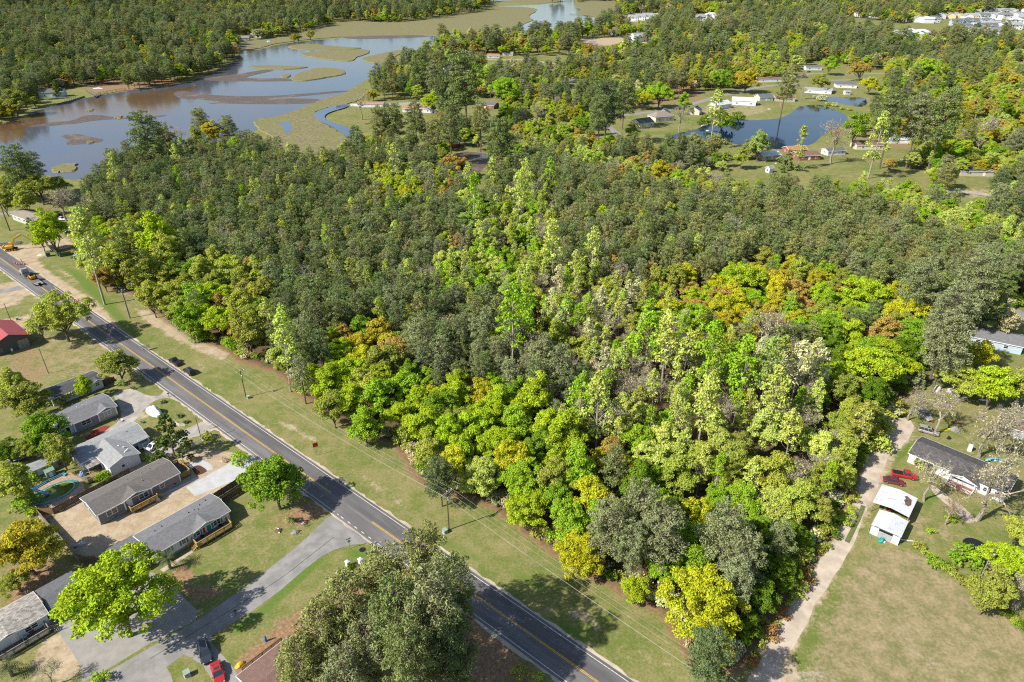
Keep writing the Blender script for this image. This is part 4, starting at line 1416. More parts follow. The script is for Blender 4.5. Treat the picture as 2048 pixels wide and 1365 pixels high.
# mixtures, looked up by where a tree's crown shows
MIX = [
 ([(640, 640), (790, 630), (800, 700), (650, 730)], {('broad', 'gold'): 4, ('oak', 'ochre'): 2, ('broad', 'lime'): 4, ('broad', 'green'): 1}),
 ([(630, 715), (800, 690), (840, 745), (1010, 745), (1090, 790), (1110, 840), (1180, 860), (1200, 910), (1260, 950), (1230, 1160), (1080, 1090), (950, 1000), (840, 960), (780, 890), (680, 850), (600, 790)],
 {('broad', 'lime'): 6, ('oak', 'lime'): 2, ('broad', 'bright'): 5, ('broad', 'green'): 3, ('broad', 'yellow'): 2, ('broad', 'moss'): 3, ('broad', 'olive'): 2}),
 ([(130, 440), (265, 430), (330, 440), (375, 475), (390, 505), (440, 505), (520, 525), (545, 570), (555, 605), (530, 640), (540, 700), (540, 760), (440, 710), (320, 640), (140, 520)],
 {('broad', 'moss'): 6, ('broad', 'olive'): 3, ('broad', 'lime'): 3, ('broad', 'green'): 2, ('pine', 'pine'): 3, ('broad', 'ochre'): 1}),
 ([(740, 330), (905, 320), (940, 350), (900, 400), (770, 415), (735, 350)], {('broad', 'lime'): 4, ('broad', 'yellow'): 2, ('broad', 'pale'): 3, ('broad', 'ochre'): 2, ('pine', 'pine_grey'): 4, ('broad', 'gold'): 1}),
 ([(900, 385), (980, 420), (1040, 330), (1080, 360), (1120, 430), (1100, 480), (1150, 520), (1040, 560), (950, 600), (870, 560), (860, 490), (925, 470), (935, 420)],
 {('tall', 'pale'): 4, ('broad', 'pale'): 3, ('broad', 'bright'): 3, ('bare', 'bud'): 2, ('pine', 'pine_grey'): 2, ('tall', 'moss'): 2}),
 ([(1010, 540), (1150, 520), (1290, 560), (1350, 610), (1400, 650), (1640, 690), (1640, 820), (1500, 840), (1400, 830), (1300, 800), (1150, 740), (1130, 690), (1010, 650)],
 {('tall', 'pale'): 5, ('tall', 'bright'): 2, ('bare', 'bud'): 3, ('bare', 'tan'): 1, ('tall', 'moss'): 3, ('broad', 'moss'): 2, ('tall', 'bud'): 2, ('shrub', 'moss'): 2}),
 ([(1130, 740), (1300, 800), (1650, 820), (1850, 770), (1760, 890), (1700, 960), (1560, 960), (1400, 940), (1280, 920), (1180, 860)],
 {('tall', 'pale'): 3, ('broad', 'pale'): 3, ('broad', 'moss'): 4, ('bare', 'bud'): 2, ('broad', 'olive'): 2, ('shrub', 'olive'): 2, ('tall', 'bright'): 2}),
 ([(1290, 515), (1420, 545), (1500, 500), (1560, 500), (1700, 530), (1760, 560), (1760, 640), (1650, 660), (1500, 660), (1400, 640), (1310, 590)],
 {('broad', 'yellow'): 3, ('broad', 'lime'): 3, ('oak', 'ochre'): 3, ('broad', 'gold'): 2, ('broad', 'olive'): 3, ('broad', 'bright'): 2, ('pine', 'pine'): 1}),
 ([(1640, 600), (1700, 560), (1860, 560), (1880, 660), (1880, 790), (1700, 880), (1630, 790)], {('oak', 'lime'): 3, ('broad', 'green'): 4, ('broad', 'olive'): 3, ('broad', 'deep'): 3, ('broad', 'yellow'): 1}),
 ([(1850, 520), (2060, 500), (2060, 640), (1960, 720), (1880, 660)], {('bigpine', 'pine_grey'): 5, ('broad', 'moss'): 2, ('bigpine', 'pine'): 2}),
 ([(1640, 300), (1720, 330), (1800, 345), (1880, 400), (1960, 420), (2048, 440), (2048, 500), (1960, 470), (1850, 440), (1760, 400), (1660, 390)], {('broad', 'pale'): 4, ('broad', 'bright'): 3, ('broad', 'moss'): 3, ('broad', 'green'): 1, ('tall', 'pale'): 2}),
 ([(1200, 300), (1420, 320), (1560, 340), (1560, 370), (1440, 385), (1330, 370), (1240, 350)], {('broad', 'moss'): 4, ('broad', 'ochre'): 2, ('broad', 'bright'): 2, ('bare', 'bud'): 1, ('pine', 'pine_olive'): 3, ('broad', 'gold'): 1, ('broad', 'pale'): 3}),
 ([(1010, 250), (1200, 270), (1260, 330), (1180, 330), (1060, 300), (1000, 330)], {('broad', 'pale'): 4, ('broad', 'bright'): 3, ('tall', 'pale'): 2, ('pine', 'pine_olive'): 2}),
 ([(1250, 950), (1400, 930), (1560, 950), (1720, 930), (1690, 1040), (1560, 1240), (1450, 1345), (1300, 1240), (1180, 1160)],
 {('broad', 'bright'): 4, ('broad', 'deep'): 4, ('broad', 'green'): 4, ('bigpine', 'pine_grey'): 3, ('broad', 'moss'): 3, ('broad', 'olive'): 3}),
 ([(1000, 640), (1130, 690), (1150, 780), (1090, 800), (900, 770), (800, 760), (790, 680), (880, 640)], {('pine', 'pine_grey'): 8, ('pine', 'pine'): 3}),
 ([(1100, 300), (2048, 300), (2048, 560), (1300, 560)], {('pine', 'pine_olive'): 8, ('pine', 'pine'): 6, ('pine', 'pine_grey'): 3, ('bare', 'bud'): 0.5, ('broad', 'olive'): 0.4, ('tall', 'moss'): 0.3}),
]
DEFAULT_PINE = {('pine', 'pine'): 10, ('pine', 'pine_grey'): 5, ('pine', 'pine_dark'): 3, ('pine', 'pine_olive'): 3, ('bare', 'bud'): 0.8, ('tall', 'moss'): 0.8, ('tall', 'pale'): 0.5, ('broad', 'ochre'): 0.15}
SPACE = {'broad': 0.62, 'oak': 0.62, 'pine': 0.68, 'bigpine': 0.62, 'tall': 0.74, 'bare': 0.55, 'shrub': 0.9, 'cone': .8}


def pick(d):
 ks = list(d)
 return rnd.choices(ks, [d[k] for k in ks])[0]


def add_tree(fam, tn, x, y, sc, zone, k):
 r = RAD[fam] * sc
 if not HS.free(x, y, r, k):
  return False
 HS.add(x, y, r)
 TREES.append([fam, rnd.randrange(len(PROTO[fam])), x, y, sc, rnd.uniform(0, 6.28), jit_tint(tn), tn, zone, sc * rnd.uniform(0.92, 1.12)])
 return True


def noise2(x, y, s, seed=0):
 """Cheap smooth value noise for drifts of one kind of tree."""
 x, y = x / s, y / s
 i, j = math.floor(x), math.floor(y)
 fx, fy = x - i, y - j
 fx, fy = fx * fx * (3 - 2 * fx), fy * fy * (3 - 2 * fy)

 def h(a, b):
  q = math.sin(a * 127.1 + b * 311.7 + seed * 74.7) * 43758.5453
  return q - math.floor(q)
 return (h(i, j) * (1 - fx) + h(i + 1, j) * fx) * (1 - fy) + (h(i, j + 1) * (1 - fx) + h(i + 1, j + 1) * fx) * fy


MIXW = [([tuple(q) for q in p], d) for p, d in MIX]


def fill_wood():
 xs = [p[0] for p in WOOD]
 ys = [p[1] for p in WOOD]
 st = 2.7
 gx, gy = np.meshgrid(np.arange(min(xs), max(xs), st), np.arange(min(ys), max(ys), st))
 rg = np.random.default_rng(5)
 X = gx.ravel() + rg.uniform(-1.3, 1.3, gx.size)
 Y = gy.ravel() + rg.uniform(-1.3, 1.3, gx.size)
 k = inside(X, Y, WOOD)
 X, Y = X[k], Y[k]
 ed = sdist(X, Y, WOOD)
 u, v = pix(X, Y, np.full(X.shape, 10.0))
 zone = np.full(X.shape, -1)
 for i, (p, d) in enumerate(MIXW):
  q = inside(u, v, p) & (zone < 0)
  zone[q] = i
 order = rg.permutation(len(X))
 inl = inside(X, Y, INLET) | (sdist(X, Y, POND) > -2) | (sdist(X, Y, INLET) > -2)
 for i in order:
  if inl[i] or u[i] < -250 or u[i] > 2300:
   continue
  fam, tn = pick(MIXW[zone[i]][1] if zone[i] >= 0 else DEFAULT_PINE)
  sc = rnd.uniform(0.72, 1.12) if fam != 'oak' else rnd.uniform(0.6, 0.95)
  if fam == 'broad':
   sc *= 0.85 if zone[i] not in (1, 2) else 0.95
  if fam == 'bigpine':
   sc *= 0.8
  if fam == 'shrub':
   sc *= 1.7
  if ed[i] < RAD[fam] * sc * 0.55:
   continue
  add_tree(fam, tn, X[i], Y[i], sc, 'front' if ed[i] < 9 else ('inner' if zone[i] >= 0 else 'pines'), SPACE[fam])
 # bushes along the foot of the wood
 edge = [Vector((p[0], p[1], 0)) for p in WOOD[:37]]
 for a, b in zip(edge[:-1], edge[1:]):
  n = int((b - a).length / 1.9) + 1
  for j in range(n):
   p = a + (b - a) * ((j + rnd.random()) / n)
   d = (b - a).normalized()
   nrm = Vector((-d.y, d.x, 0))
   if not inside([p.x + nrm.x], [p.y + nrm.y], WOOD)[0]:
    nrm = -nrm
   p = p + nrm * rnd.uniform(0.5, 3.2)
   tn = rnd.choice(['moss', 'olive', 'deep', 'green', 'bright', 'tan', 'pine_grey', 'bud'])
   TREES.append(['shrub', rnd.randrange(3), p.x, p.y, rnd.uniform(0.7, 1.7), rnd.uniform(0, 6), jit_tint(tn), tn, 'foot', rnd.uniform(0.8, 2.0)])


# where the photograph shows open ground beyond the wood
OPEN = [
 [(672, 232), (690, 210), (770, 205), (870, 205), (882, 228), (878, 262), (700, 264), (690, 245)], [(902, 212), (912, 198), (1000, 203), (1010, 252), (925, 242)],
 [(1180, 252), (1190, 238), (1240, 222), (1330, 200), (1420, 182), (1470, 180), (1500, 165), (1560, 160), (1600, 140), (1615, 125), (1650, 122), (1690, 138), (1775, 142), (1775, 162), (1720, 165),
 (1740, 190), (1770, 192), (1745, 215), (1705, 240), (1690, 266), (1640, 295), (1600, 305), (1500, 302), (1400, 288), (1330, 282), (1240, 272)],
 [(1685, 34), (1740, 40), (1800, 48), (1900, 36), (2110, 18), (2110, 70), (2000, 78), (1870, 74), (1790, 88), (1770, 62), (1700, 55)],
 [(1150, 92), (1160, 78), (1300, 74), (1320, 84), (1200, 96)], [(900, 112), (1150, 112), (1150, 128), (900, 126)], [(75, 208), (75, 186), (150, 176), (255, 166), (245, 186), (110, 216)],
 [(1890, 398), (1895, 370), (1905, 350), (1985, 352), (1992, 398)], [(1480, 325), (1510, 308), (1720, 300), (1735, 330), (1610, 352), (1510, 348)], [(1080, 130), (1100, 120), (1120, 132), (1100, 145)],
 [(1235, 56), (1250, 34), (1320, 32), (1320, 52)], [(1380, 48), (1390, 32), (1440, 36), (1430, 52)], [(465, 80), (500, 72), (520, 84), (500, 96)],
 [(1120, 170), (1150, 158), (1165, 172), (1140, 186)], [(880, 135), (905, 130), (915, 148), (885, 156)],
 [(1690, 290), (1700, 275), (1830, 276), (1830, 300), (1760, 310)], [(2010, 608), (2060, 590), (2060, 660), (2030, 650)],
]


def fill_beyond():
 rg = np.random.default_rng(9)
 water = CREEK
 for (y0, y1, st, dens, smul) in ((230, 520, 6.0, 0.68, 1.0), (520, 950, 8.2, 0.85, 1.25), (950, 1700, 12.0, 0.92, 1.7), (1700, 3600, 19.0, 0.95, 2.3)):
  xm = y1 * 0.86
  gx, gy = np.meshgrid(np.arange(-xm, xm, st), np.arange(y0, y1, st))
  X = gx.ravel() + rg.uniform(-st * .48, st * .48, gx.size)
  Y = gy.ravel() + rg.uniform(-st * .48, st * .48, gx.size)
  keep = np.abs(X) < Y * 0.83 + 40
  X, Y = X[keep], Y[keep]
  u0, v0 = pix(X, Y, np.zeros(X.shape))
  keep = (v0 < 345) | ((u0 > 1860) & (v0 < 700))
  keep &= ~((u0 < 700) & (v0 > 262))
  keep &= ~inside(X, Y, WOOD)
  if y0 < 1000:
   for p in [water, POND, POND2, INLET] + MARSH:
    keep &= sdist(X, Y, p) < -3.0
  keep &= sdist(X, Y, CHANNEL) < -6
  for p in MARSH[:1] + MARSH[12:]:
   keep &= ~inside(X, Y, p)
  X, Y, u0, v0 = X[keep], Y[keep], u0[keep], v0[keep]
  bad = np.zeros(X.shape, bool)
  for hh in (0.0, 6.0, 11.0):
   u, v = pix(X, Y, np.full(X.shape, hh))
   for p in OPEN:
    bad |= inside(u, v, p)
   if hh > 0 and y0 < 1000:                 # trees do not hide the water the photograph shows
    gw = wpoly(list(zip([1] * 0, [1] * 0)))
  # keep the creek, the pond and the channel in view
  for hh in (8.0, 13.0):
   u, v = pix(X, Y, np.full(X.shape, hh))
   for q in (([(0, 253), (50, 230), (107, 212), (253, 183), (367, 167), (417, 147), (473, 120), (480, 103), (567, 88), (683, 77), (816, 72), (883, 76), (850, 97), (800, 110), (766, 127), (760, 147), (730, 162), (700, 178),
      (725, 180), (738, 190), (690, 240), (690, 290), (560, 300), (0, 330)]), ([(620, 62), (683, 43), (783, 46), (863, 39), (950, 25), (983, 0), (1146, 0), (1240, 4), (1240, 25), (1200, 50), (1156, 56), (1060, 72), (1000, 66), (883, 72), (700, 74)]),
      ([(1400, 262), (1440, 246), (1550, 240), (1600, 215), (1690, 235), (1640, 276), (1590, 296), (1480, 290)])):
    bad |= inside(u, v, q)
  X, Y, u0, v0 = X[~bad], Y[~bad], u0[~bad], v0[~bad]
  for x, y, u, v in zip(X, Y, u0, v0):
   lawn = (700 < u and 60 < v < 330)
   if rnd.random() > dens * (0.75 if lawn and v > 95 else 1.25):
    continue
   nz = noise2(x, y, 45, 1)
   nb = noise2(x, y, 16, 4)
   far_pine = (u < 1000 and v < 60 and 520 < u) or (u < 470 and 40 < v < 200)
   pp = 0.30 + (0.20 if far_pine else 0.0) + (nz - 0.5) * 1.0
   if u > 1750 and v > 140:
    pp -= 0.12
   if rnd.random() < pp:
    fam = 'bigpine' if y0 < 1700 and rnd.random() < 0.7 else 'bigpine'
    tn = rnd.choices(['pine', 'pine_grey', 'pine_olive', 'pine_dark'], [4, 4, 3, 2])[0]
    sc = rnd.uniform(0.62, 0.95) * smul
   else:
    fam = rnd.choices(['oak', 'broad', 'tall', 'bare'], [5, 5, 1.0, 0.5])[0]
    if nb < 0.34:
     tn = rnd.choice(['bright', 'green', 'lime', 'pale'])
    elif nb < 0.55:
     tn = rnd.choice(['moss', 'olive', 'moss', 'pale'])
    elif nb < 0.75:
     tn = rnd.choice(['olive', 'moss', 'ochre', 'deep', 'gold'])
    else:
     tn = rnd.choice(['moss', 'ochre', 'gold', 'olive', 'lime', 'tan'])
    if fam == 'bare':
     tn = 'bud'
    sc = rnd.uniform(0.62, 1.0) * smul * (0.9 if fam == 'oak' else 1.0)
   add_tree(fam, tn, x, y, sc, 'beyond', SPACE[fam] * (0.86 if y > 900 else 0.95))


fill_wood()
fill_beyond()

# ------------------------------------------------------------------ buildings
M['roof_grey'] = shingle('grey_shingles', (0.155, 0.155, 0.160))
M['roof_brown'] = shingle('brown_grey_shingles', (0.130, 0.118, 0.108))
M['roof_pale'] = shingle('pale_grey_shingles', (0.255, 0.262, 0.260))
M['roof_dark'] = shingle('dark_shingles', (0.075, 0.075, 0.082))
M['roof_slate'] = shingle('slate_shingles', (0.115, 0.118, 0.125))
M['roof_tan'] = shingle('tan_shingles', (0.23, 0.195, 0.16))
M['roof_red'] = shingle('terracotta_shingles', (0.36, 0.17, 0.09))
M['roof_maroon'] = shingle('maroon_shingles', (0.17, 0.105, 0.085))
M['metal_red'] = corrugated('red_metal_roof', (0.40, 0.085, 0.085), 0.16, 0.45)
M['metal_white'] = corrugated('white_metal_roof', (0.70, 0.71, 0.72), 0.22, 0.3)
M['metal_clean'] = corrugated('pale_metal_roof', (0.66, 0.67, 0.68), 0.02, 0.45)
M['side_grey'] = siding('grey_siding', (0.205, 0.20, 0.215))
M['side_blue'] = siding('slate_blue_siding', (0.25, 0.255, 0.30))
M['side_white'] = siding('white_siding', (0.66, 0.67, 0.70))
M['side_cream'] = siding('cream_siding', (0.60, 0.55, 0.42))
M['side_tan'] = siding('tan_siding', (0.46, 0.42, 0.36))
M['side_dark'] = siding('weathered_dark_boards', (0.075, 0.08, 0.085))
M['side_palegreen'] = siding('pale_green_siding', (0.46, 0.50, 0.42))
M['side_yellow'] = siding('pale_yellow_siding', (0.68, 0.60, 0.34))
M['side_paleblue'] = siding('pale_blue_siding', (0.42, 0.52, 0.58))
M['skirt'] = plain('block_skirting', (0.30, 0.29, 0.27), 0.9)


class House:
 """Local x runs along the ridge, y=0 is the front wall; the thing stands at its front left corner."""

 def __init__(s, name, label, loc, rot, L, Wd, H, rise, wall, roof, cat='house', ov=0.35, group=None, gable_mat=None, hip=0.0, trim=True, open_=False, roof_t=0.14):
  s.o = thing(name, label, cat, (loc[0], loc[1], 0), rot, group)
  s.L, s.W, s.H, s.rise, s.ov = L, Wd, H, rise, ov
  s.wallm = wall
  s.roofm = roof
  if not open_:
   mb = MB()
   if hip:
    mb.box(0, L, 0, Wd, -0.05, H)
   else:
    pent = [(0, -0.05), (Wd, -0.05), (Wd, H), (Wd / 2, H + rise), (0, H)]
    mb.loft([[(0, y, z) for y, z in pent], [(L, y, z) for y, z in pent]])
   mb.build('wall', wall, s.o)
  k = rise / (Wd / 2)
  ze, zr = H - k * ov + 0.06, H + rise + 0.06
  mb = MB()
  if hip:
   h = hip
   e = [(-ov, -ov, ze), (L + ov, -ov, ze), (L + ov, Wd + ov, ze), (-ov, Wd + ov, ze)]
   a, b = (h, Wd / 2, zr), (L - h, Wd / 2, zr)
   vs = e + [a, b] + [(p[0], p[1], p[2] - roof_t) for p in e]
   mb.add(vs, [(0, 1, 5, 4), (1, 2, 5), (2, 3, 4, 5), (3, 0, 4), (0, 6, 7, 1), (1, 7, 8, 2), (2, 8, 9, 3), (3, 9, 6, 0), (9, 8, 7, 6)])
  else:
   mb.slab([(-ov, -ov, ze), (L + ov, -ov, ze), (L + ov, Wd / 2, zr), (-ov, Wd / 2, zr)], roof_t)
   mb.slab([(-ov, Wd / 2 + .002, zr), (L + ov, Wd / 2 + .002, zr), (L + ov, Wd + ov, ze), (-ov, Wd + ov, ze)], roof_t)
  s.roof = mb.build('roof', roof, s.o)
  if trim:
   mb = MB()
   mb.bar((-ov - .02, -ov - .03, ze - .09), (L + ov + .02, -ov - .03, ze - .09), 0.05, 0.2)
   mb.bar((-ov - .02, Wd + ov + .03, ze - .09), (L + ov + .02, Wd + ov + .03, ze - .09), 0.05, 0.2)
   if not hip:
    for x in (-ov - .03, L + ov + .03):
     for y0, y1 in ((-ov, Wd / 2), (Wd + ov, Wd / 2)):
      mb.bar((x, y0, ze - .09), (x, y1, zr - .09), 0.05, 0.2)
   mb.build('fascia', M['trim'], s.o)

 def put(s, face, x, y):
  """Point on a wall: face f/b/l/r, x along it, z=y; returns origin and the two axes."""
  if face == 'f':
   return Vector((x, 0, y)), Vector((1, 0, 0)), Vector((0, -1, 0))
  if face == 'b':
   return Vector((s.L - x, s.W, y)), Vector((-1, 0, 0)), Vector((0, 1, 0))
  if face == 'r':
   return Vector((s.L, x, y)), Vector((0, 1, 0)), Vector((1, 0, 0))
  return Vector((0, s.W - x, y)), Vector((0, -1, 0)), Vector((-1, 0, 0))

 def plate(s, mb, o, ax, nx, x0, x1, z0, z1, d0, d1, m=0):
  ps = [o + ax * a + nx * d + Vector((0, 0, z)) for d in (d0, d1) for z in (z0, z1) for a in (x0, x1)]
  mb.add(ps, [(0, 2, 3, 1), (4, 5, 7, 6), (0, 1, 5, 4), (2, 6, 7, 3), (0, 4, 6, 2), (1, 3, 7, 5)], m)

 def window(s, face, x, z, w=1.0, h=1.3, panes=1, shutters=None, frame=None):
  o, ax, nx = s.put(face, x, z)
  fw = 0.11
  mb = MB()
  for a0, a1, b0, b1 in ((0, w, 0, fw), (0, w, h - fw, h), (0, fw, fw, h - fw), (w - fw, w, fw, h - fw)):
   s.plate(mb, o, ax, nx, a0, a1, b0, b1, 0.0, 0.09)
  pw = (w - 2 * fw) / panes
  for i in range(1, panes):
   s.plate(mb, o, ax, nx, fw + i * pw - .05, fw + i * pw + .05, fw, h - fw, 0.0, 0.085)
  for i in range(panes):
   s.plate(mb, o, ax, nx, fw + i * pw + .03, fw + (i + 1) * pw - .03, h * .5 - .03, h * .5 + .03, 0.0, 0.07)
  wdw = mb.build('window', frame or M['trim'], s.o)
  mb = MB()
  s.plate(mb, o, ax, nx, fw * .8, w - fw * .8, fw * .8, h - fw * .8, 0.0, 0.05)
  mb.build('pane', M['glass'], wdw)
  if shutters:
   for a in (-0.36, w + 0.02):
    mb = MB()
    s.plate(mb, o, ax, nx, a, a + 0.34, -.05, h + .05, 0.0, 0.06)
    mb.build('shutter', shutters, s.o)
  return wdw

 def door(s, face, x, z=0.45, w=0.95, h=2.05, mat=None, frame=True):
  o, ax, nx = s.put(face, x, z)
  mb = MB()
  s.plate(mb, o, ax, nx, 0, w, 0, h, 0.0, 0.06)
  for b0, b1 in ((0.15, 0.9), (1.05, 1.85)):
   s.plate(mb, o, ax, nx, .15, w - .15, b0, min(b1, h - .1), 0.055, 0.08)
  d = mb.build('door', mat or M['white'], s.o)
  mb = MB()
  s.plate(mb, o, ax, nx, w - .14, w - .08, .95, 1.05, 0.06, 0.13)
  mb.build('handle', M['chrome'], d)
  if frame:
   mb = MB()
   for a0, a1, b0, b1 in ((-.12, -.005, 0, h + .12), (w + .005, w + .12, 0, h + .12), (-.005, w + .005, h + .005, h + .12)):
    s.plate(mb, o, ax, nx, a0, a1, b0, b1, 0.0, 0.07)
   mb.build('door_frame', M['trim'], s.o)

 def panel(s, name, face, x0, x1, z0, z1, mat, d=0.05, d0=0.0):
  o, ax, nx = s.put(face, 0, 0)
  mb = MB()
  s.plate(mb, o, ax, nx, x0, x1, z0, z1, d0, d)
  return mb.build(name, mat, s.o)

 def gable(s, xc, w, rise, back=False, proud=0.25, wall=None, drop=0.0):
  """A cross gable on the front slope."""
  k = s.rise / (s.W / 2)
  zr = s.H + rise + 0.1
  yr = rise / k
  zb = s.H - drop
  mb = MB()
  for sg in (-1, 1):
   a = Vector((xc + sg * (w / 2 + .3), -s.ov - proud, zb - .1 + 0.1))
   b = Vector((xc, -s.ov - proud, zr))
   c = Vector((xc, yr, zr))
   e = Vector((xc + sg * (w / 2 + .3), 0.1, zb + 0.1))
   dn = Vector((0, 0, -0.13))
   vs = [a, b, c, e, a + dn, b + dn, c + dn, e + dn]
   mb.add(vs, [(0, 1, 2, 3), (7, 6, 5, 4), (0, 4, 5, 1), (1, 5, 6, 2), (2, 6, 7, 3), (3, 7, 4, 0)])
  mb.build('cross_gable', s.roofm, s.o)
  mb = MB()
  mb.add([(xc - w / 2, -proud, zb - .3), (xc + w / 2, -proud, zb - .3), (xc + w / 2, -proud, zb + .02), (xc, -proud, zr - .16), (xc - w / 2, -proud, zb + .02),
    (xc - w / 2, .2, zb - .3), (xc + w / 2, .2, zb - .3), (xc + w / 2, .2, zb + .02), (xc, .2, zr - .16), (xc - w / 2, .2, zb + .02)],
    [(0, 1, 2, 3, 4), (9, 8, 7, 6, 5), (0, 5, 6, 1), (1, 6, 7, 2), (4, 9, 5, 0), (2, 7, 8, 3), (3, 8, 9, 4)])
  mb.build('gable_wall', wall or s.wallm, s.o)
  mb = MB()
  for sg in (-1, 1):
   mb.bar((xc + sg * (w / 2 + .3), -s.ov - proud - .04, zb - .09), (xc, -s.ov - proud - .04, zr - .09), 0.06, 0.2)
  mb.build('fascia', M['trim'], s.o)

 def vents(s, pts, mat=None):
  k = s.rise / (s.W / 2)
  for x, y in pts:
   z = s.H + 0.06 + (y * k if y < s.W / 2 else (s.W - y) * k)
   MB().tube([(x, y, z - .05), (x, y, z + .3)], 0.09, 6).build('vent_pipe', mat or M['steel'], s.o)

 def corner_posts(s, z=None, w=0.16):
  for x, y in ((-.02, -.02), (s.L + .02, -.02), (-.02, s.W + .02), (s.L + .02, s.W + .02)):
   MB().box(x - w / 2, x + w / 2, y - w / 2, y + w / 2, 0.5, (z or s.H) - .06).build('corner_trim', M['trim'], s.o)

 def skirt(s):
  MB().box(-.03, s.L + .03, -.03, s.W + .03, -.04, 0.5).build('skirting', M['skirt'], s.o)


def deck(parent, x0, x1, y0, y1, z, sides, mat=None, floor=None, h=1.0, solid=False, pitch=1.6, stairs=None, name='deck'):
 """Raised timber deck with rails, built under its house."""
 mat = mat or M['new_wood']
 mb = MB()
 n = max(2, int((y1 - y0) / 0.3))
 for i in range(n):
  a = y0 + (y1 - y0) * i / n
  mb.box(x0, x1, a, a + (y1 - y0) / n - .02, z - .06, z)
 dk = mb.build(name, floor or M['deck_floor'], parent)
 for sd_ in sides:
  mb2 = {'f': ((x0, y0), (x1, y0)), 'b': ((x0, y1), (x1, y1)), 'l': ((x0, y0), (x0, y1)), 'r': ((x1, y0), (x1, y1))}[sd_]
  (ax, ay), (bx, by) = mb2
  L = math.hypot(bx - ax, by - ay)
  k = max(1, int(L / pitch))
  for i in range(k + 1):
   t = i / k
   MB().bar((ax + (bx - ax) * t, ay + (by - ay) * t, 0), (ax + (bx - ax) * t, ay + (by - ay) * t, z + h), 0.11).build('post', mat, dk)
 for sd_ in sides:
  (ax, ay), (bx, by) = {'f': ((x0, y0), (x1, y0)), 'b': ((x0, y1), (x1, y1)), 'l': ((x0, y0), (x0, y1)), 'r': ((x1, y0), (x1, y1))}[sd_]
  for zz, hh in ((z + h, .09), (z + h * .72, .14), (z + h * .45, .14), (z + h * .18, .14)):
   mb = MB()
   ox, oy = {'f': (0, -.07), 'b': (0, .07), 'l': (-.07, 0), 'r': (.07, 0)}[sd_]
   mb.bar((ax + ox, ay + oy, zz), (bx + ox, by + oy, zz), 0.05 if hh > .1 else 0.16, hh)
   mb.build('rail', mat, dk)
  mb = MB()
  mb.bar((ax, ay, z - .14), (bx, by, z - .14), 0.08, 0.26)
  mb.build('beam', mat, dk)
 if stairs:
  sx0, sx1, sy, d = stairs                 # flight along d = (dx, dy) from the deck edge
  for i in range(3):
   mb = MB()
   zz = z * (1 - (i + 1) / 4)
   ox, oy = d[0] * 0.32 * (i + .5), d[1] * 0.32 * (i + .5)
   if d[0]:
    mb.box(sx0 + ox - .15, sx0 + ox + .15, sy, sx1, zz - .05, zz)
   else:
    mb.box(sx0, sx1, sy + oy - .15, sy + oy + .15, zz - .05, zz)
   mb.build('step', mat, dk)
  mb = MB()
  if d[0]:
   for yy in (sy, sx1):
    mb.bar((sx0, yy, z + h), (sx0 + d[0] * 1.2, yy, h * .9), .08, .1)
    mb.bar((sx0, yy, z + h * .5), (sx0 + d[0] * 1.2, yy, h * .45), .05, .12)
    mb.bar((sx0 + d[0] * 1.2, yy, 0), (sx0 + d[0] * 1.2, yy, h * .95), .1)
  else:
   for xx in (sx0, sx1):
    mb.bar((xx, sy, z + h), (xx, sy + d[1] * 1.2, h * .9), .08, .1)
    mb.bar((xx, sy, z + h * .5), (xx, sy + d[1] * 1.2, h * .45), .05, .12)
    mb.bar((xx, sy + d[1] * 1.2, 0), (xx, sy + d[1] * 1.2, h * .95), .1)
  mb.build('stair_rail', mat, dk)
 return dk


def frame(org, x, y):
 """World point from road-aligned coordinates about org."""
 c, s_ = math.cos(HOUSE_ROT), math.sin(HOUSE_ROT)
 return Vector((org[0] + x * c - y * s_, org[1] + x * s_ + y * c, 0))


# grey double-wide with two new timber decks
hC = House('mobile_home', 'dark grey long house with new yellow timber decks in a bare dirt yard', (-89.6, 111.0), HOUSE_ROT, 18.0, 8.0, 3.1, 1.05, M['side_grey'], M['roof_brown'])
hC.skirt()
hC.corner_posts()
hC.gable(8.2, 6.2, 0.85)
for x, w, pn in ((1.6, 2.3, 2), (8.6, 2.2, 2)):
 hC.window('f', x, 1.15, w, 1.45, pn)
hC.window('f', 13.3, 1.2, 1.2, 1.4, 1)
hC.door('f', 6.1, 0.75)
for x in (5.35, 11.35):
 hC.panel('corner_board', 'f', x, x + .3, 0.5, 3.0, M['trim'], 0.1)
hC.panel('foundation_vent', 'f', 16.4, 16.9, .55, .75, M['black'], .04)
hC.panel('foundation_vent', 'f', 3.0, 3.5, .15, .35, M['black'], .04)
hC.window('l', 2, 1.3, 1.0, 1.2)
hC.vents([(12.0, 5.2), (14.0, 5.5), (16.2, 6.0), (9.0, 5.4), (11.0, 2.6)])
deck(hC.o, 6.0, 11.8, -1.9, -0.1, 0.75, 'flr', stairs=(11.8, -0.4, -1.7, (1, 0)))
deck(hC.o, 18.15, 20.9, 1.0, 7.0, 0.75, 'frb', stairs=(20.9, 6.4, 5.0, (1, 0)))

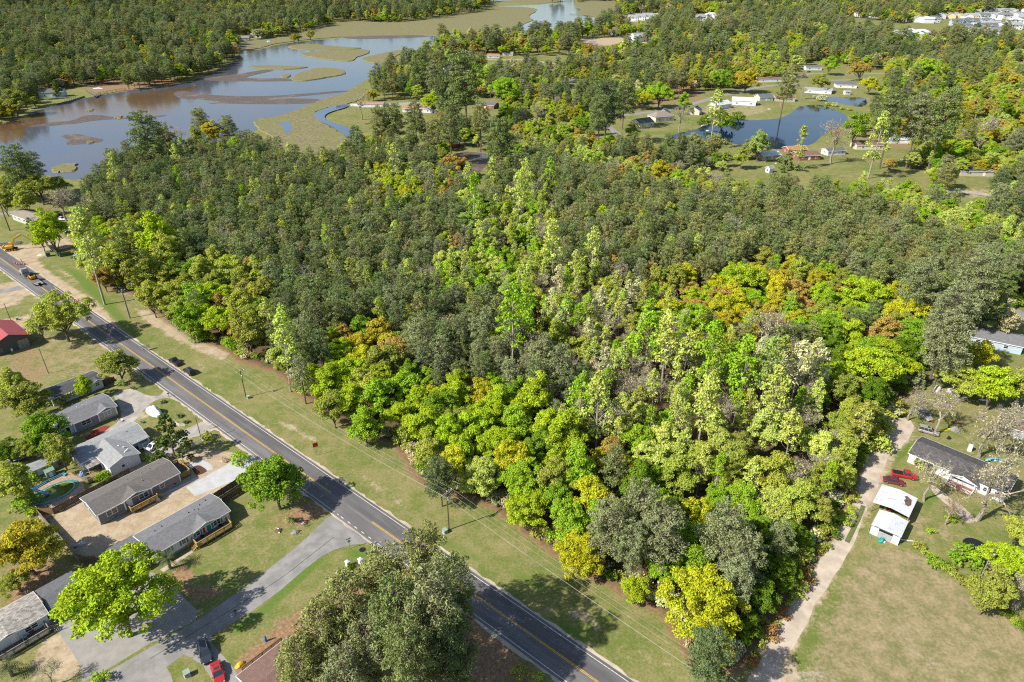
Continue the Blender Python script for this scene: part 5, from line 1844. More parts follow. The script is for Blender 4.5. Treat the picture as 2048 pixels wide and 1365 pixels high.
# white-walled home with teal shutters
hD = House('mobile_home', 'white long house with teal shutters, teal door and a yellow timber porch', (-72.3, 99.7), HOUSE_ROT, 16.4, 8.0, 2.95, 0.95, M['side_white'], M['roof_grey'])
hD.skirt()
hD.gable(11.2, 5.6, 0.8)
for x in (2.4, 5.6, 8.7):
 hD.window('f', x, 1.2, 1.0, 1.25, 1, M['teal'])
hD.window('f', 12.6, 1.15, 1.7, 1.4, 2, M['teal'])
hD.door('f', 11.1, 0.75, mat=M['teal'])
hD.panel('plant_board', 'f', 10.3, 10.75, .9, 2.4, M['red'], .06)
hD.window('l', 3, 1.3, 1.0, 1.2, 1, M['teal'])
hD.vents([(3, 5.2), (4.6, 5.6), (10.2, 5), (11.4, 4.8), (13, 5.6), (14.6, 6.2), (12.0, 4.2)], M['black'])
deck(hD.o, 7.7, 15.4, -2.4, -0.1, 0.75, 'flr', stairs=(7.7, -0.6, -2.2, (-1, 0)))
for nm, x in (('planter', 9.6), ('planter', 13.8)):
 MB().tube([(x, -.6, .75), (x, -.6, 1.2)], [.25, .35], 8).build('porch_planter', M['black'], hD.o)

# slate blue home in front of the covered boat
pB = frame((-106.8, 152.5), -13.8, 0)
hB = House('mobile_home', 'slate blue long house with white corner boards beside the gravel drive', (pB.x, pB.y), HOUSE_ROT, 13.8, 8.8, 3.05, 1.05, M['side_blue'], M['roof_grey'])
hB.skirt()
hB.gable(11.4, 4.6, 0.8, wall=M['side_blue'])
hB.panel('tan_bay', 'f', 9.3, 13.6, .5, 2.6, M['side_tan'], .08)
hB.window('f', 10.5, 1.25, 1.9, 1.4, 2)
hB.window('f', 4.9, 1.2, 2.4, 1.4, 2)
for x in (9.0, 13.45, 3.0):
 hB.panel('corner_board', 'f', x, x + .35, .5, 3.0, M['trim'], .14)
hB.panel('porch_recess', 'f', 0.3, 2.9, .5, 2.75, M['side_paleblue'], .06)
hB.door('f', 1.2, .55, mat=M['black'])
hB.window('r', 2, 1.2, 1.1, 1.3)
hB.panel('louvre', 'r', 3.9, 4.9, 3.1, 3.6, M['trim'], .05)
hB.vents([(6.5, 5.6), (7.8, 5.2), (9.0, 5.8), (3.2, 2.2)], M['white'])

# the T-shaped home with pale roof
pE = frame((-105, 126), 3.4, 0.0)
hE = House('house', 'T-shaped white house with pale grey roof and a front wing beside the swimming pool', (pE.x, pE.y), HOUSE_ROT, 15.0, 7.6, 3.0, 1.0, M['side_white'], M['roof_pale'])
hE.skirt()
mb = MB()
xc, w, y0, y1, Hh, ri = 7.0, 6.8, -6.9, 3.6, 3.05, 1.15
pent = [(xc - w / 2, -.05), (xc + w / 2, -.05), (xc + w / 2, Hh), (xc, Hh + ri), (xc - w / 2, Hh)]
mb.loft([[(x, y0, z) for x, z in pent], [(x, y1, z) for x, z in pent]])
mb.build('wing_wall', M['side_white'], hE.o)
mb = MB()
k = ri / (w / 2)
for sg in (-1, 1):
 mb.slab([(xc + sg * (w / 2 + .35), y0 - .35, Hh - k * .35 + .09), (xc + sg * .001, y0 - .35, Hh + ri + .09), (xc + sg * .001, y1, Hh + ri + .09), (xc + sg * (w / 2 + .35), y1, Hh - k * .35 + .09)], .14)
mb.build('wing_roof', M['roof_pale'], hE.o)
mb = MB()
for sg in (-1, 1):
 mb.bar((xc + sg * (w / 2 + .35), y0 - .38, Hh - k * .35), (xc, y0 - .38, Hh + ri), .05, .2)
 mb.bar((xc + sg * (w / 2 + .38), y0 - .35, Hh - k * .35), (xc + sg * (w / 2 + .38), y1 * .2, Hh - k * .35), .05, .18)
mb.build('fascia', M['trim'], hE.o)
mb = MB()
mb.box(xc - .9, xc - .1, y0 - .06, y0, 1.2, 2.1)
f_ = mb.build('window', M['trim'], hE.o)
MB().box(xc - .82, xc - .18, y0 - .075, y0 - .05, 1.28, 2.02).build('pane', M['glass'], f_)
hE.window('l', 2.5, 1.2, 1.0, 1.3)
hE.window('l', 5.2, 1.2, 1.0, 1.3)
hE.vents([(2.5, 4.4), (4.4, 5.0), (12, 3.0)], M['steel'])
for x, y in ((8.2, -1.5), (8.8, -3), (9.0, -4.6), (8.0, -5.3), (6.2, -4.9), (8.4, -5.0)):
 MB().box(x - .15, x + .15, y - .15, y + .15, 3.6, 3.98).build('roof_vent', M['white'], hE.o)
MB().slab([(0.2, -2.6, 2.25), (3.5, -2.6, 2.25), (3.5, -.36, 2.75), (0.2, -.36, 2.75)], .08).build('awning', plain('stained_awning', (0.34, 0.30, 0.27), .7, .5, 1.5), hE.o)
mb = MB()
for x in (.4, 3.3):
 mb.bar((x, -2.5, 0), (x, -2.5, 2.2), .1)
mb.build('awning_post', M['white'], hE.o)
deck(hE.o, -1.0, 3.6, -5.4, -2.9, 0.5, 'fl', mat=M['old_wood'], floor=wood('reddish_deck', (.34, .2, .13)), h=.9)
dk = deck(hE.o, 12.4, 15.2, -1.6, -.1, 0.6, 'fr', mat=M['white'], floor=M['old_wood'], stairs=(13.2, 14.6, -1.6, (0, -1)), name='porch')
for x in (12.6, 15.0):
 MB().bar((x, -1.5, .6), (x, -1.5, 2.9), .14).build('porch_post', M['white'], hE.o)
MB().slab([(11.0, -1.9, 2.7), (15.4, -1.9, 2.7), (15.4, -.35, 2.92), (11.0, -.35, 2.92)], .1).build('porch_roof', M['roof_pale'], hE.o)

# old house with a dark patched roof
pA = frame((-130, 165), -4.3, -8.2)
hA = House('old_house', 'run-down house with dark patched roof overgrown by bushes', (pA.x, pA.y), HOUSE_ROT, 13.2, 6.6, 2.7, 0.9, M['side_white'], M['roof_dark'])
hA.gable(12.0, 2.6, 0.55)
hA.window('f', 11.2, 1.1, 1.2, 1.2, 2)
hA.window('f', 7.2, 1.1, 1.1, 1.2)
hA.door('f', 9.0, .3, mat=M['teal'])
hA.vents([(6.5, 5.0)], M['rubber'])
hA.panel('torn_siding', 'l', 1.0, 5.5, .2, 1.5, M['old_wood'], .05)
hA.window('r', 1.6, 1.1, 1.1, 1.2)

# red roofed barn
pK = frame((-150, 180), 6.0, 10.4)
hK = House('barn', 'weathered dark barn with a red metal roof at the left edge', (pK.x, pK.y), HOUSE_ROT + math.pi / 2, 15.0, 10.0, 4.0, 2.0, M['side_dark'], M['metal_red'], cat='barn', ov=.45, trim=False)
hK.panel('barn_door', 'l', 6.5, 9.5, 0, 3.0, M['grey_wood'], .08)
hK.window('l', 1.2, 1.2, 1.0, 1.2, frame=M['grey_wood'])
hK.panel('white_barrel_board', 'l', 4.2, 4.7, .2, 1.2, M['white'], .1)
hK.panel('side_door', 'b', 4, 5.2, 0, 2.2, M['grey_wood'], .06)

# house in the bottom left corner, its carport
pF = frame((-75, 85), -20.4, 8.3)
hF = House('house', 'white house with stained pale roof and a covered porch in the bottom left corner', (pF.x, pF.y), HOUSE_ROT, 14.0, 7.0, 2.9, .85, M['side_white'], shingle('stained_pale_shingles', (.27, .25, .22), .5))
hF.window('f', 10.2, 1.2, 2.2, 1.1, 2)
hF.window('f', 5.0, 1.2, 1.1, 1.2)
hF.door('f', 8.0, .6)
hF.gable(8.0, 5.4, .55)
deck(hF.o, 5.5, 13.2, -2.2, -.1, .6, 'fr', mat=M['grey_wood'], stairs=(13.2, -.5, -1.9, (1, 0)), name='porch')
for x in (6.0, 9.4, 12.9):
 MB().bar((x, -2.1, .6), (x, -2.1, 2.75), .12).build('porch_post', M['old_wood'], hF.o)


def carport(name, label, loc, rot, L, Wd, H, rise, roof, post, closed=0.0):
 h = House(name, label, loc, rot, L, Wd, H, rise, None, roof, cat='carport', ov=.15, open_=True, trim=False, roof_t=.1)
 n = max(2, int(L / 2.6))
 for i in range(n + 1):
  for y in (.1, Wd - .1):
   MB().bar((L * i / n, y, 0), (L * i / n, y, H), .11).build('post', post, h.o)
 mb = MB()
 for x in (-.1, L + .1):
  mb.bar((x, 0, H - .12), (x, Wd / 2, H + rise - .12), .06, .18)
  mb.bar((x, Wd, H - .12), (x, Wd / 2, H + rise - .12), .06, .18)
 for y in (.1, Wd - .1):
  mb.bar((0, y, H - .1), (L, y, H - .1), .08, .16)
 mb.build('beam', M['white'], h.o)
 return h


pc = frame((-72.4, 99.6), -4.9, .6)
carport('carport', 'dark shingled carport joined to the left end of the teal shuttered house', (pc.x, pc.y), HOUSE_ROT, 4.9, 8.4, 2.5, .5, M['roof_slate'], M['white'])
pc = frame((-75, 85), -5.6, 8.9)
hq = carport('carport', 'grey shingled carport under the big lime tree beside the corner house', (pc.x, pc.y), HOUSE_ROT, 6.2, 7.0, 2.5, .7, M['roof_slate'], M['white'])

# low building by the pool
pS = frame((-110, 120), .1, 7.0)
hS = House('pool_house', 'long low pool house with pale roof and hedge in front', (pS.x, pS.y), HOUSE_ROT, 7.9, 3.1, 2.25, .45, M['side_tan'], M['roof_pale'], cat='shed')
hS.door('f', 3.6, .1, mat=M['white'])
hS.window('f', 5.4, 1.0, 1.1, .9)

# ---- right-hand place
RROT = R(-46)


def rframe(org, x, y, ang):
 c, s_ = math.cos(ang), math.sin(ang)
 return (org[0] + x * c - y * s_, org[1] + x * s_ + y * c)


hR = House('ranch_house', 'white ranch house with worn dark roof and a white railed porch behind a bare tree', rframe((95, 130), -.4, 3.3, RROT), RROT, 20.4, 9.0, 2.75, 1.25, M['side_white'], shingle('worn_dark_shingles', (.088, .082, .080), .4))
hR.gable(12.0, 5.6, .9, proud=1.6)
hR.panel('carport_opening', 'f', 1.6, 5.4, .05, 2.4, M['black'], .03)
for x0, x1 in ((.1, 1.5), (5.5, 8.6)):
 hR.panel('white_panel', 'f', x0, x1, .1, 2.5, M['white'], .05)
for x in (6.3, 7.6):
 hR.panel('panel_joint', 'f', x, x + .08, .1, 2.5, M['brick'], .07)
hR.window('f', 10.0, 1.0, 2.0, 1.2, 2)
hR.door('f', 12.6, .2)
hR.window('f', 16.0, 1.0, 1.8, 1.2, 2)
hR.window('f', 18.3, 1.0, 1.3, 1.2, 1)
MB().box(9.3, 14.7, -2.6, -.05, 0, .22).build('porch_floor', M['brick'], hR.o)
mb = MB()
for x0, x1 in ((9.3, 11.3), (12.7, 14.7)):
 for z in (.35, 1.05):
  mb.bar((x0, -2.55, z), (x1, -2.55, z), .08)
 for i in range(9):
  xx = x0 + (x1 - x0) * i / 8
  mb.bar((xx, -2.55, .3), (xx, -2.55, 1.05), .06)
for x in (9.3, 14.7):
 for z in (.35, 1.05):
  mb.bar((x, -2.55, z), (x, -.1, z), .08)
 for i in range(8):
  mb.bar((x, -2.5 + i * .33, .3), (x, -2.5 + i * .33, 1.05), .06)
mb.build('porch_rail', M['white'], hR.o)
for x in (9.35, 14.65):
 MB().bar((x, -1.7, .2), (x, -1.7, 2.7), .14).build('porch_post', M['white'], hR.o)
for i in range(9):
 x = 2.0 + i * .38
 MB().ball((x, -.5 - .3 * (i % 2), .3), .25, .25, .3).build('porch_clutter', [M['red'], M['tan'], M['white'], M['old_wood']][i % 4], hR.o)
# fallen shingle patches on that roof
k = hR.rise / (hR.W / 2)
rr = random.Random(4)
for i in range(26):
 x, y = rr.uniform(1, 12), rr.uniform(2.6, 4.4)
 l = rr.uniform(.3, .9)
 MB().slab([(x, y, 2.75 + .09 + y * k), (x + l, y - .03, 2.75 + .09 + (y - .03) * k), (x + l, y + .1, 2.75 + .09 + (y + .1) * k), (x, y + .13, 2.75 + .09 + (y + .13) * k)], .03).build('lifted_shingle', M['roof_dark'], hR.o)

CR = R(-40)
p = rframe((80, 115), 7.1, 0, CR)
hcr = House('carport', 'tall white metal carport with rusty hole in its roof by the dirt road', p, CR + math.pi / 2, 7.5, 7.2, 2.85, .45, None, M['metal_white'], cat='carport', ov=.1, open_=True, trim=False, roof_t=.06)
for x in (.1, 2.6, 5.0, 7.4):
 for y in (.05, 7.15):
  MB().bar((x, y, 0), (x, y, 2.85), .09).build('post', M['steel'], hcr.o)
MB().box(0, 7.5, .0, .04, .9, 2.85).build('side_sheet', M['metal_white'], hcr.o)
k = .45 / 3.6
mb = MB()
hole = [(3.2, .9), (4.2, .5), (5.9, .8), (6.6, 1.9), (6.0, 2.3), (5.4, 1.9), (4.6, 2.1), (4.0, 1.7), (3.4, 1.6)]
mb.prism([(x, y) for x, y in hole], 0, .02)
mb.v = [(x, y, 2.85 + .07 + y * k + (z if z else -.01)) for x, y, z in mb.v]
mb.build('rotten_patch', plain('rotten_roof_patch', (.13, .085, .06), .9, .4, 2.0), hcr.o)
for i in range(7):
 MB().box(1.2 + i * .8, 1.7 + i * .8, 2.6 + (i % 3), 3.1 + (i % 3), 0, .5 + .15 * (i % 2)).build('stored_crate', [M['old_wood'], M['red'], M['tan']][i % 3], hcr.o)

p = rframe((80, 115), 7.3, -7.0, CR)
hsr = House('metal_garage', 'white metal garage with corrugated roof and half open roller door by the dirt road', p, CR + math.pi / 2, 5.9, 5.6, 2.4, .5, M['side_white'], M['metal_white'], cat='garage', ov=.12, trim=False, roof_t=.06)
hsr.panel('roller_door', 'l', 1.5, 4.2, .1, 1.7, corrugated('roller_slats', (.42, .44, .46), .3, .22, 2), .05)
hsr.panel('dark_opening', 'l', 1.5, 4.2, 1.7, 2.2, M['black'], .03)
hsr.panel('green_trim', 'l', .0, 5.6, 2.3, 2.42, M['dark_green'], .1)
for y in (1.0, 2.2, 3.4):
 hsr.panel('side_rib', 'f', y, y + .08, 0, 2.3, M['steel'], .06)

# house at the right edge, brown roof, white wall
hX = House('mobile_home', 'white trailer with bare brown roof half hidden by leafless branches at right', rframe((129, 143), 0, 0, R(-35)), R(-35), 13, 5.5, 2.6, .6, M['side_white'], M['roof_maroon'])
for x in (1.0, 4.0, 7.0):
 hX.window('f', x, 1.1, 1.0, 1.0)
hY = House('house', 'pale blue house with grey roof and white deck behind the yellow-green trees at right', rframe((147, 192), 0, 0, R(-30)), R(-30), 14, 9, 3.0, 1.5, M['side_paleblue'], M['roof_grey'])
for x in (1.5, 5.0, 9.0):
 hY.window('f', x, 1.1, 1.4, 1.3)
deck(hY.o, 0.5, 6, -2.5, -.1, .8, 'flr', mat=M['white'])
hZ = House('shed', 'small dark roofed shed with white gable between trees at right', rframe((156, 214), 0, 0, R(50)), R(50), 4, 4, 2.6, 1.2, M['side_white'], M['roof_dark'], cat='shed')
hZ.door('l', 1.4, .05)
hZ.window('f', 1.2, 1.0, 1.0, 1.0)

# house near the excavator
hT = House('house', 'tan brown ranch house at far left behind the yellow excavator', (at(27, 440).x, at(27, 440).y), R(-33), 20, 9, 2.8, 1.3, M['side_palegreen'], M['roof_tan'])
hT.gable(17, 5, 1.0, proud=1.5)
for x in (2, 6, 10):
 hT.window('f', x, 1, 1.4, 1.2)
hT.door('f', 13, .2)
# house bottom, behind the SUV and the red sedan
p = frame((-40, 75), -5.2, -5.3)
hG = House('house', 'brown roofed house beside the red sedan at the bottom edge', (p.x, p.y), HOUSE_ROT, 9.0, 8.4, 2.7, .8, M['side_tan'], M['roof_maroon'])
hG.window('f', 3, 1, 1.2, 1.2)
deck(hG.o, 1.4, 9.2, 8.75, 10.4, .6, 'b', mat=wood('red_brown_deck', (.30, .16, .08)), h=.95, name='walkway_deck')


# ---- houses round the pond and between the trees
def far_house(u, v, L, Wd, H, rot, wall, roof, label, rise=1.4, hip=0.0, cat='house', name='house', gab=None, group=None, nwin=3, door=True):
 p = at(u, v)
 h = House(name, label, (p.x, p.y), R(rot), L, Wd, H, rise, M[wall], M[roof], hip=hip, cat=cat, group=group)
 for i in range(nwin):
  h.window('f', L * (i + .6) / (nwin + .4), 1.0, 1.4, 1.3)
 h.window('l', Wd * .35, 1.0, 1.3, 1.2)
 h.window('r', Wd * .35, 1.0, 1.3, 1.2)
 if door:
  h.door('f', L * .48, .15)
 if gab:
  h.gable(*gab)
 return h


far_house(1279, 258, 14, 11, 3.6, 32, 'side_cream', 'roof_slate', 'cream house with slate roof on the near bank of the pond', 2.6)
far_house(1311, 245, 17, 12, 3.8, 22, 'side_cream', 'roof_tan', 'large cream house with tan hipped roof behind the near bank of the pond', 2.8, 5)
far_house(1337, 238, 9, 9, 3.6, 70, 'side_white', 'roof_slate', 'white gabled house screened by a bare grey tree', 3)
far_house(1398, 231, 9, 9, 3.4, 62, 'side_cream', 'roof_dark', 'small cream cottage with dark roof at the pond corner', 2.4)
far_house(1439, 220, 15, 11, 3.8, 35, 'side_white', 'metal_clean', 'white metal roofed house nearest the pond lawn', 2.2)
far_house(1463, 210, 20, 11, 3.8, -17, 'side_white', 'metal_clean', 'long white metal roofed house behind the pond lawn', 2.2)
far_house(1519, 203, 13, 10, 3.4, 12, 'side_palegreen', 'roof_slate', 'pale green house with slate roof and orange porch by the pond', 2.0)
far_house(1550, 203, 17, 9, 3.0, -8, 'side_tan', 'roof_maroon', 'low brown roofed house behind the pine at the pond', 1.6)
far_house(1608, 186, 24, 9, 3.2, -22, 'side_white', 'roof_pale', 'long white house on the bank between both ponds', 1.6)
far_house(1672, 176, 19, 12, 3.2, -12, 'side_white', 'roof_slate', 'white house with slate hipped roof above the small pond', 2.2, 4)
far_house(1690, 190, 5, 4, 2.8, 5, 'side_white', 'roof_pale', 'tiny white shed at the edge of the small pond', 1.0, cat='shed', name='shed', nwin=1, door=False)
far_house(1612, 141, 18, 9, 3.0, 0, 'side_white', 'roof_slate', 'white house with dark grey roof on the upper street', 1.6)
far_house(1590, 158, 15, 9, 3.0, 20, 'side_tan', 'roof_maroon', 'brown house with gabled porch beside the upper street', 2.0, gab=(9, 5, 1.4))
far_house(1516, 165, 26, 8, 3.0, 6, 'side_white', 'roof_maroon', 'long low white house behind the ochre tree', 1.4)
far_house(1216, 222, 14, 8, 3.0, -20, 'side_paleblue', 'roof_dark', 'blue grey house in the shade of pines left of the street', 1.6)
far_house(1256, 213, 16, 8, 3.0, 12, 'brick', 'roof_tan', 'brick and white house with an open grey garage', 1.6)
far_house(1236, 198, 20, 7, 2.8, 5, 'side_tan', 'roof_maroon', 'dark purple brown house under tall bare trunks', 1.4)
far_house(952, 216, 17, 10, 3.0, -24, 'brick', 'roof_slate', 'red brick ranch house with slate roof on an open lawn', 1.6)
far_house(870, 300, 16, 9, 3.0, 18, 'red', 'roof_pale', 'red walled house with grey roof hidden among pines', 1.6)
far_house(805, 225, 24, 10, 3.2, -4, 'side_white', 'roof_red', 'white house with terracotta roof inside a white walled yard', 2.0)
far_house(715, 215, 22, 8, 2.8, 0, 'side_white', 'roof_red', 'low white wing with terracotta roof at the creek end of the walled yard', 1.2)
far_house(848, 226, 14, 8, 3.0, -12, 'side_white', 'roof_pale', 'grey roofed white annex of the walled yard', 1.4)
far_house(1098, 138, 17, 11, 3.2, 0, 'side_tan', 'roof_red', 'house with terracotta roof and purple flowers in front', 2.6)
far_house(888, 143, 14, 9, 3.2, 12, 'side_white', 'roof_slate', 'white house with blue grey roof left of the tall pine row', 1.8)
far_house(976, 117, 15, 8, 3.2, 5, 'side_white', 'roof_red', 'white bungalow with red roof behind the long pale drive', 1.8)
far_house(1005, 112, 14, 8, 3.2, -5, 'side_tan', 'roof_pale', 'pale bungalow right of the red roofed white bungalow', 1.8)
far_house(80, 196, 20, 10, 4.6, 14, 'side_paleblue', 'roof_brown', 'pale blue house with dark roof beside the creek bulkhead', 2.4)
far_house(250, 164, 7, 5, 3.0, 10, 'side_white', 'metal_clean', 'small white outbuilding among the pines beyond the dock', 1.2, cat='shed', name='shed', nwin=1)
far_house(470, 82, 22, 13, 4.0, 10, 'side_tan', 'roof_tan', 'tan house with complex roof at the creek bend', 3.0)
far_house(500, 76, 20, 12, 4.0, -6, 'side_paleblue', 'roof_pale', 'grey house with metallic roof beside the dock at the creek bend', 2.5)
far_house(1525, 322, 13, 8, 3.0, 18, 'side_tan', 'metal_clean', 'small tan house with pale metal roof near the white shed', 1.4)
far_house(1595, 322, 15, 9, 3.0, 8, 'brick', 'roof_maroon', 'brown roofed brick house south of the pond with a concrete drive', 1.8)
far_house(1577, 310, 13, 8, 3.0, 12, 'brick', 'roof_red', 'reddish roofed house behind dark bushes at the pond', 1.6)
far_house(1712, 300, 20, 10, 3.0, 0, 'side_cream', 'roof_maroon', 'cream gabled house with brown roof right of the pond', 2.0)
far_house(1655, 312, 13, 7, 2.8, 14, 'side_white', 'roof_slate', 'grey roofed house behind the pink bare tree', 1.2)
far_house(1775, 287, 24, 9, 2.8, -4, 'side_white', 'metal_clean', 'long pale metal roofed building under the pines', 1.0)
far_house(1920, 352, 26, 10, 2.9, -6, 'side_tan', 'roof_dark', 'dark roofed brick and tan house at right among olive trees', 1.4, gab=(16, 6, 1.2))
far_house(1538, 347, 3.2, 3, 2.8, 30, 'side_white', 'roof_pale', 'tall white arched shed on the lawn south of the pond', 1.2, cat='shed', name='shed', nwin=0)
far_house(1368, 120, 14, 9, 4.0, 62, 'side_white', 'roof_slate', 'white gable poking out of the trees above the pond', 4.5)

# the estates of white houses far beyond
TOWN = []


def town_house(u, v, kind_, rot, label, group):
 p = at(u, v)
 if kind_ not in TOWN_SRC:
  L, Wd, H, wall, roof, rise, hip = kind_
  h = House('house', label, (p.x, p.y), R(rot), L, Wd, H, rise, M[wall], M[roof], group=group, hip=hip, ov=.5)
  for z in (1.0, 4.2)[: 2 if H > 5 else 1]:
   for i in range(3):
    h.window('f', L * (i + .5) / 3.2, z, 1.8, 1.8)
   h.window('r', Wd * .3, z, 1.8, 1.8)
  h.door('f', L * .5, .1, 1.2, 2.3)
  h.gable(L * .3, L * .42, 2.2, proud=1.0)
  h.o.scale = (1.45, 1.45, 1.3)
  TOWN_SRC[kind_] = h.o
 else:
  c = copy_tree(TOWN_SRC[kind_])
  c.location = (p.x, p.y, 0)
  c.rotation_euler = (0, 0, R(rot))
  c['label'] = label
  c['group'] = group
 TOWN.append((u, TOWN_SRC[kind_] if kind_ not in SEEN else c, label))
 SEEN.add(kind_)


TOWN_SRC = {}
SEEN = set()
KW = (15, 13, 6.2, 'side_white', 'roof_pale', 3.6, 0)
KG = (16, 12, 6.2, 'side_white', 'roof_grey', 3.8, 5)
KY = (15, 13, 6.0, 'side_yellow', 'roof_pale', 3.6, 0)
KB = (14, 12, 6.2, 'side_paleblue', 'roof_slate', 3.4, 0)
KM = (19, 14, 6.5, 'side_white', 'metal_clean', 3.2, 6)
rr = random.Random(8)
for row, (us, v0, v1, ks, where) in enumerate([
  (range(1690, 1800, 14), 32, 40, (KW, KG, KW, KM), 'at the left end of the far white estate'),
  (range(1800, 1880, 14), 42, 47, (KW, KM, KG), 'in the middle of the far white estate'),
  (range(1838, 2060, 15), 31, 29, (KW, KB, KG, KW), 'in the back row of the far white estate'),
  (range(1866, 1960, 14), 40, 38, (KY, KY, KW), 'among the yellow houses of the far estate'),
  (range(1945, 2060, 15), 40, 36, (KW, KG, KB, KW), 'behind the front rows of the far estate'),
  (range(1900, 2060, 17), 51, 49, (KM, KW, KB, KM), 'in the second row of the far white estate'),
  (range(1920, 2060, 17), 62, 58, (KW, KM, KB), 'in the front row of the far white estate'),
  (range(1938, 2040, 17), 72, 69, (KW, KM, KG), 'nearest the trees of the far white estate')]):
 us = list(us)
 for i, u in enumerate(us):
  v = v0 + (v1 - v0) * i / max(1, len(us) - 1) + rr.uniform(-1.0, 1.0)
  kq = rr.choice(ks)
  cw = {KW: 'white gabled', KG: 'white hipped', KY: 'pale yellow', KB: 'pale blue', KM: 'white metal roofed'}[kq]
  town_house(u + rr.uniform(-3, 3), v, kq, rr.choice((-12, -8, 2, 80, 85, -14)), f'{cw} house {where}', 'houses of the far white estate')
for u, v in ((1785, 78), (1802, 74), (1815, 80), (1793, 84), (1830, 76)):
 town_house(u, v, KM, rr.uniform(-10, 20), 'white metal roofed house in the small cluster standing apart below the far estate', 'detached cluster of white houses')
for u, v in ((1255, 43), (1270, 41), (1285, 39), (1300, 40), (1312, 39), (1330, 42), (1392, 42), (1410, 38), (1428, 41), (1445, 40), (1232, 72), (1270, 85)):
 town_house(u, v, rr.choice((KW, KM, KG)), rr.uniform(-20, 30), 'white house in the row half hidden by trees right of the river', 'white houses right of the river')
for u, v in ((1178, 1), (1195, 0), (1210, 1), (1225, 1), (1240, 2)):
 town_house(u, v, rr.choice((KW, KM)), rr.uniform(-10, 10), 'white waterfront house at the top edge beside the river', 'waterfront houses at the top edge')

# ------------------------------------------------------------------ poles and wires
def height_for(u, v, vt):
 """Height of an upright whose foot is at pixel (u, v) and whose top reaches row vt."""
 p = at(u, v)
 lo, hi = 0.2, 40.0
 for _ in range(40):
  m = (lo + hi) / 2
  if pix(p.x, p.y, m)[1] > vt:
   lo = m
  else:
   hi = m
 return lo


def utility_pole(u, v, vt, label, mat='pole', arm=0.0, arm2=False, tank=False, arm_rot=None, r=0.16, lamp=False):
 p = at(u, v)
 h = height_for(u, v, vt)
 o = thing('utility_pole', label, 'utility pole', p, HOUSE_ROT if arm_rot is None else arm_rot)
 MB().tube([(0, 0, -.1), (0, 0, h)], [r, r * .68], 8).build('pole_shaft', M[mat], o)
 tops = []
 if arm:
  for yy in ((-.16, .16) if arm2 else (.14,)):
   MB().bar((-arm / 2, yy, h - .35), (arm / 2, yy, h - .35), .1, .13).build('crossarm', M['grey_pole'], o)
  for x in (-arm / 2 + .12, 0.0, arm / 2 - .12):
   z = h - .28 if x else h
   MB().tube([(x, 0, z), (x, 0, z + .22), (x, 0, z + .3)], [.05, .08, .03], 6).build('insulator', M['white'], o)
   tops.append((x, 0, z + .3))
 if tank:
  MB().tube([(.0, -.42, h - 2.2), (.0, -.42, h - 2.1), (.0, -.42, h - 1.3), (.0, -.42, h - 1.2)], [.2, .27, .27, .18], 10).build('transformer', M['steel'], o)
  MB().bar((0, 0, h - 1.7), (0, -.3, h - 1.7), .1).build('bracket', M['steel'], o)
 if lamp:
  MB().bar((0, 0, h - .4), (.7, 0, h - .1), .05).build('lamp_arm', M['steel'], o)
  MB().ball((.8, 0, h - .12), .22, .14, .1).build('lamp_head', M['white'], o)
 c, s_ = math.cos(o.rotation_euler.z), math.sin(o.rotation_euler.z)
 return [Vector((p.x + x * c - y * s_, p.y + x * s_ + y * c, z)) for x, y, z in tops] or [Vector((p.x, p.y, h))]


def wire(a, b, sag, label, r=.014, n=14, group=None):
 pts = []
 for i in range(n + 1):
  t = i / n
  q = a + (b - a) * t
  q.z -= sag * 4 * t * (1 - t)
  pts.append(q)
 o = MB().tube(pts, r, 4).build('power_line', M['wire'])
 tag(o, label, 'power line', group)


M['wire'] = plain('aluminium_wire', (.36, .35, .33), .6, .1)
P1 = utility_pole(260, 637, 580, 'thick grey utility pole standing on the verge before the construction site', 'grey_pole', 2.2, r=.3)
P2 = utility_pole(492, 795, 742, 'brown utility pole with crossarm and transformer on the verge past the parked cars', 'pole', 2.4, tank=True)
P3 = utility_pole(898, 1060, 984, 'brown utility pole with double crossarm and long shadow on the verge', 'pole', 3.0, arm2=True, tank=True)
PX = [q + RS * 95 - RT * 4 for q in P3]
P4 = utility_pole(757, 1134, 1085, 'grey utility pole with crossarm and transformer at the side street corner', 'grey_pole', 2.2, tank=True, arm_rot=R(10))
utility_pole(97, 747, 697, 'slim wooden pole in the dry yard below the red barn', 'pole', r=.11)
utility_pole(23, 645, 606, 'thin dark pole behind the red barn near the dirt lane', 'pole', r=.12)
P7 = utility_pole(403, 879, 836, 'slim pole beside the white picket fence and magnolia', 'pole', r=.11, lamp=True)
utility_pole(1963, 1152, 1097, 'leaning look grey pole with white transformer in the right hand hedge', 'grey_pole', tank=True, r=.13)
utility_pole(1902, 391, 358, 'pale pole in front of the dark roofed brick house', 'grey_pole', r=.16)
utility_pole(1188, 232, 222, 'short white pole by the street near the red car', 'grey_pole', r=.1)
utility_pole(20, 462, 395, 'leafless dark mast tree trunk pole at the far left yard', 'pole', r=.25)
for i, w in enumerate(('roadside', 'middle', 'woodside')):
 wire(P1[i], P2[i], .9, f'{w} wire between the grey pole and the transformer pole', group='wires along the verge')
 wire(P2[i], P3[i], 1.3, f'{w} wire between the transformer pole and the double crossarm pole', group='wires along the verge')
 wire(P3[i], PX[i], .9, f'{w} wire running from the double crossarm pole out at the bottom', group='wires along the verge')
wire(P2[1] - Vector((0, 0, 2)), P3[1] - Vector((0, 0, 2)), 1.4, 'lower cable between the transformer pole and the double crossarm pole')
wire(P3[1] - Vector((0, 0, 2)), PX[1] - Vector((0, 0, 2)), 1.0, 'lower cable running from the double crossarm pole out at the bottom')
wire(P3[1] - Vector((0, 0, 1)), P4[1], .8, 'service wire crossing the road to the street corner pole')
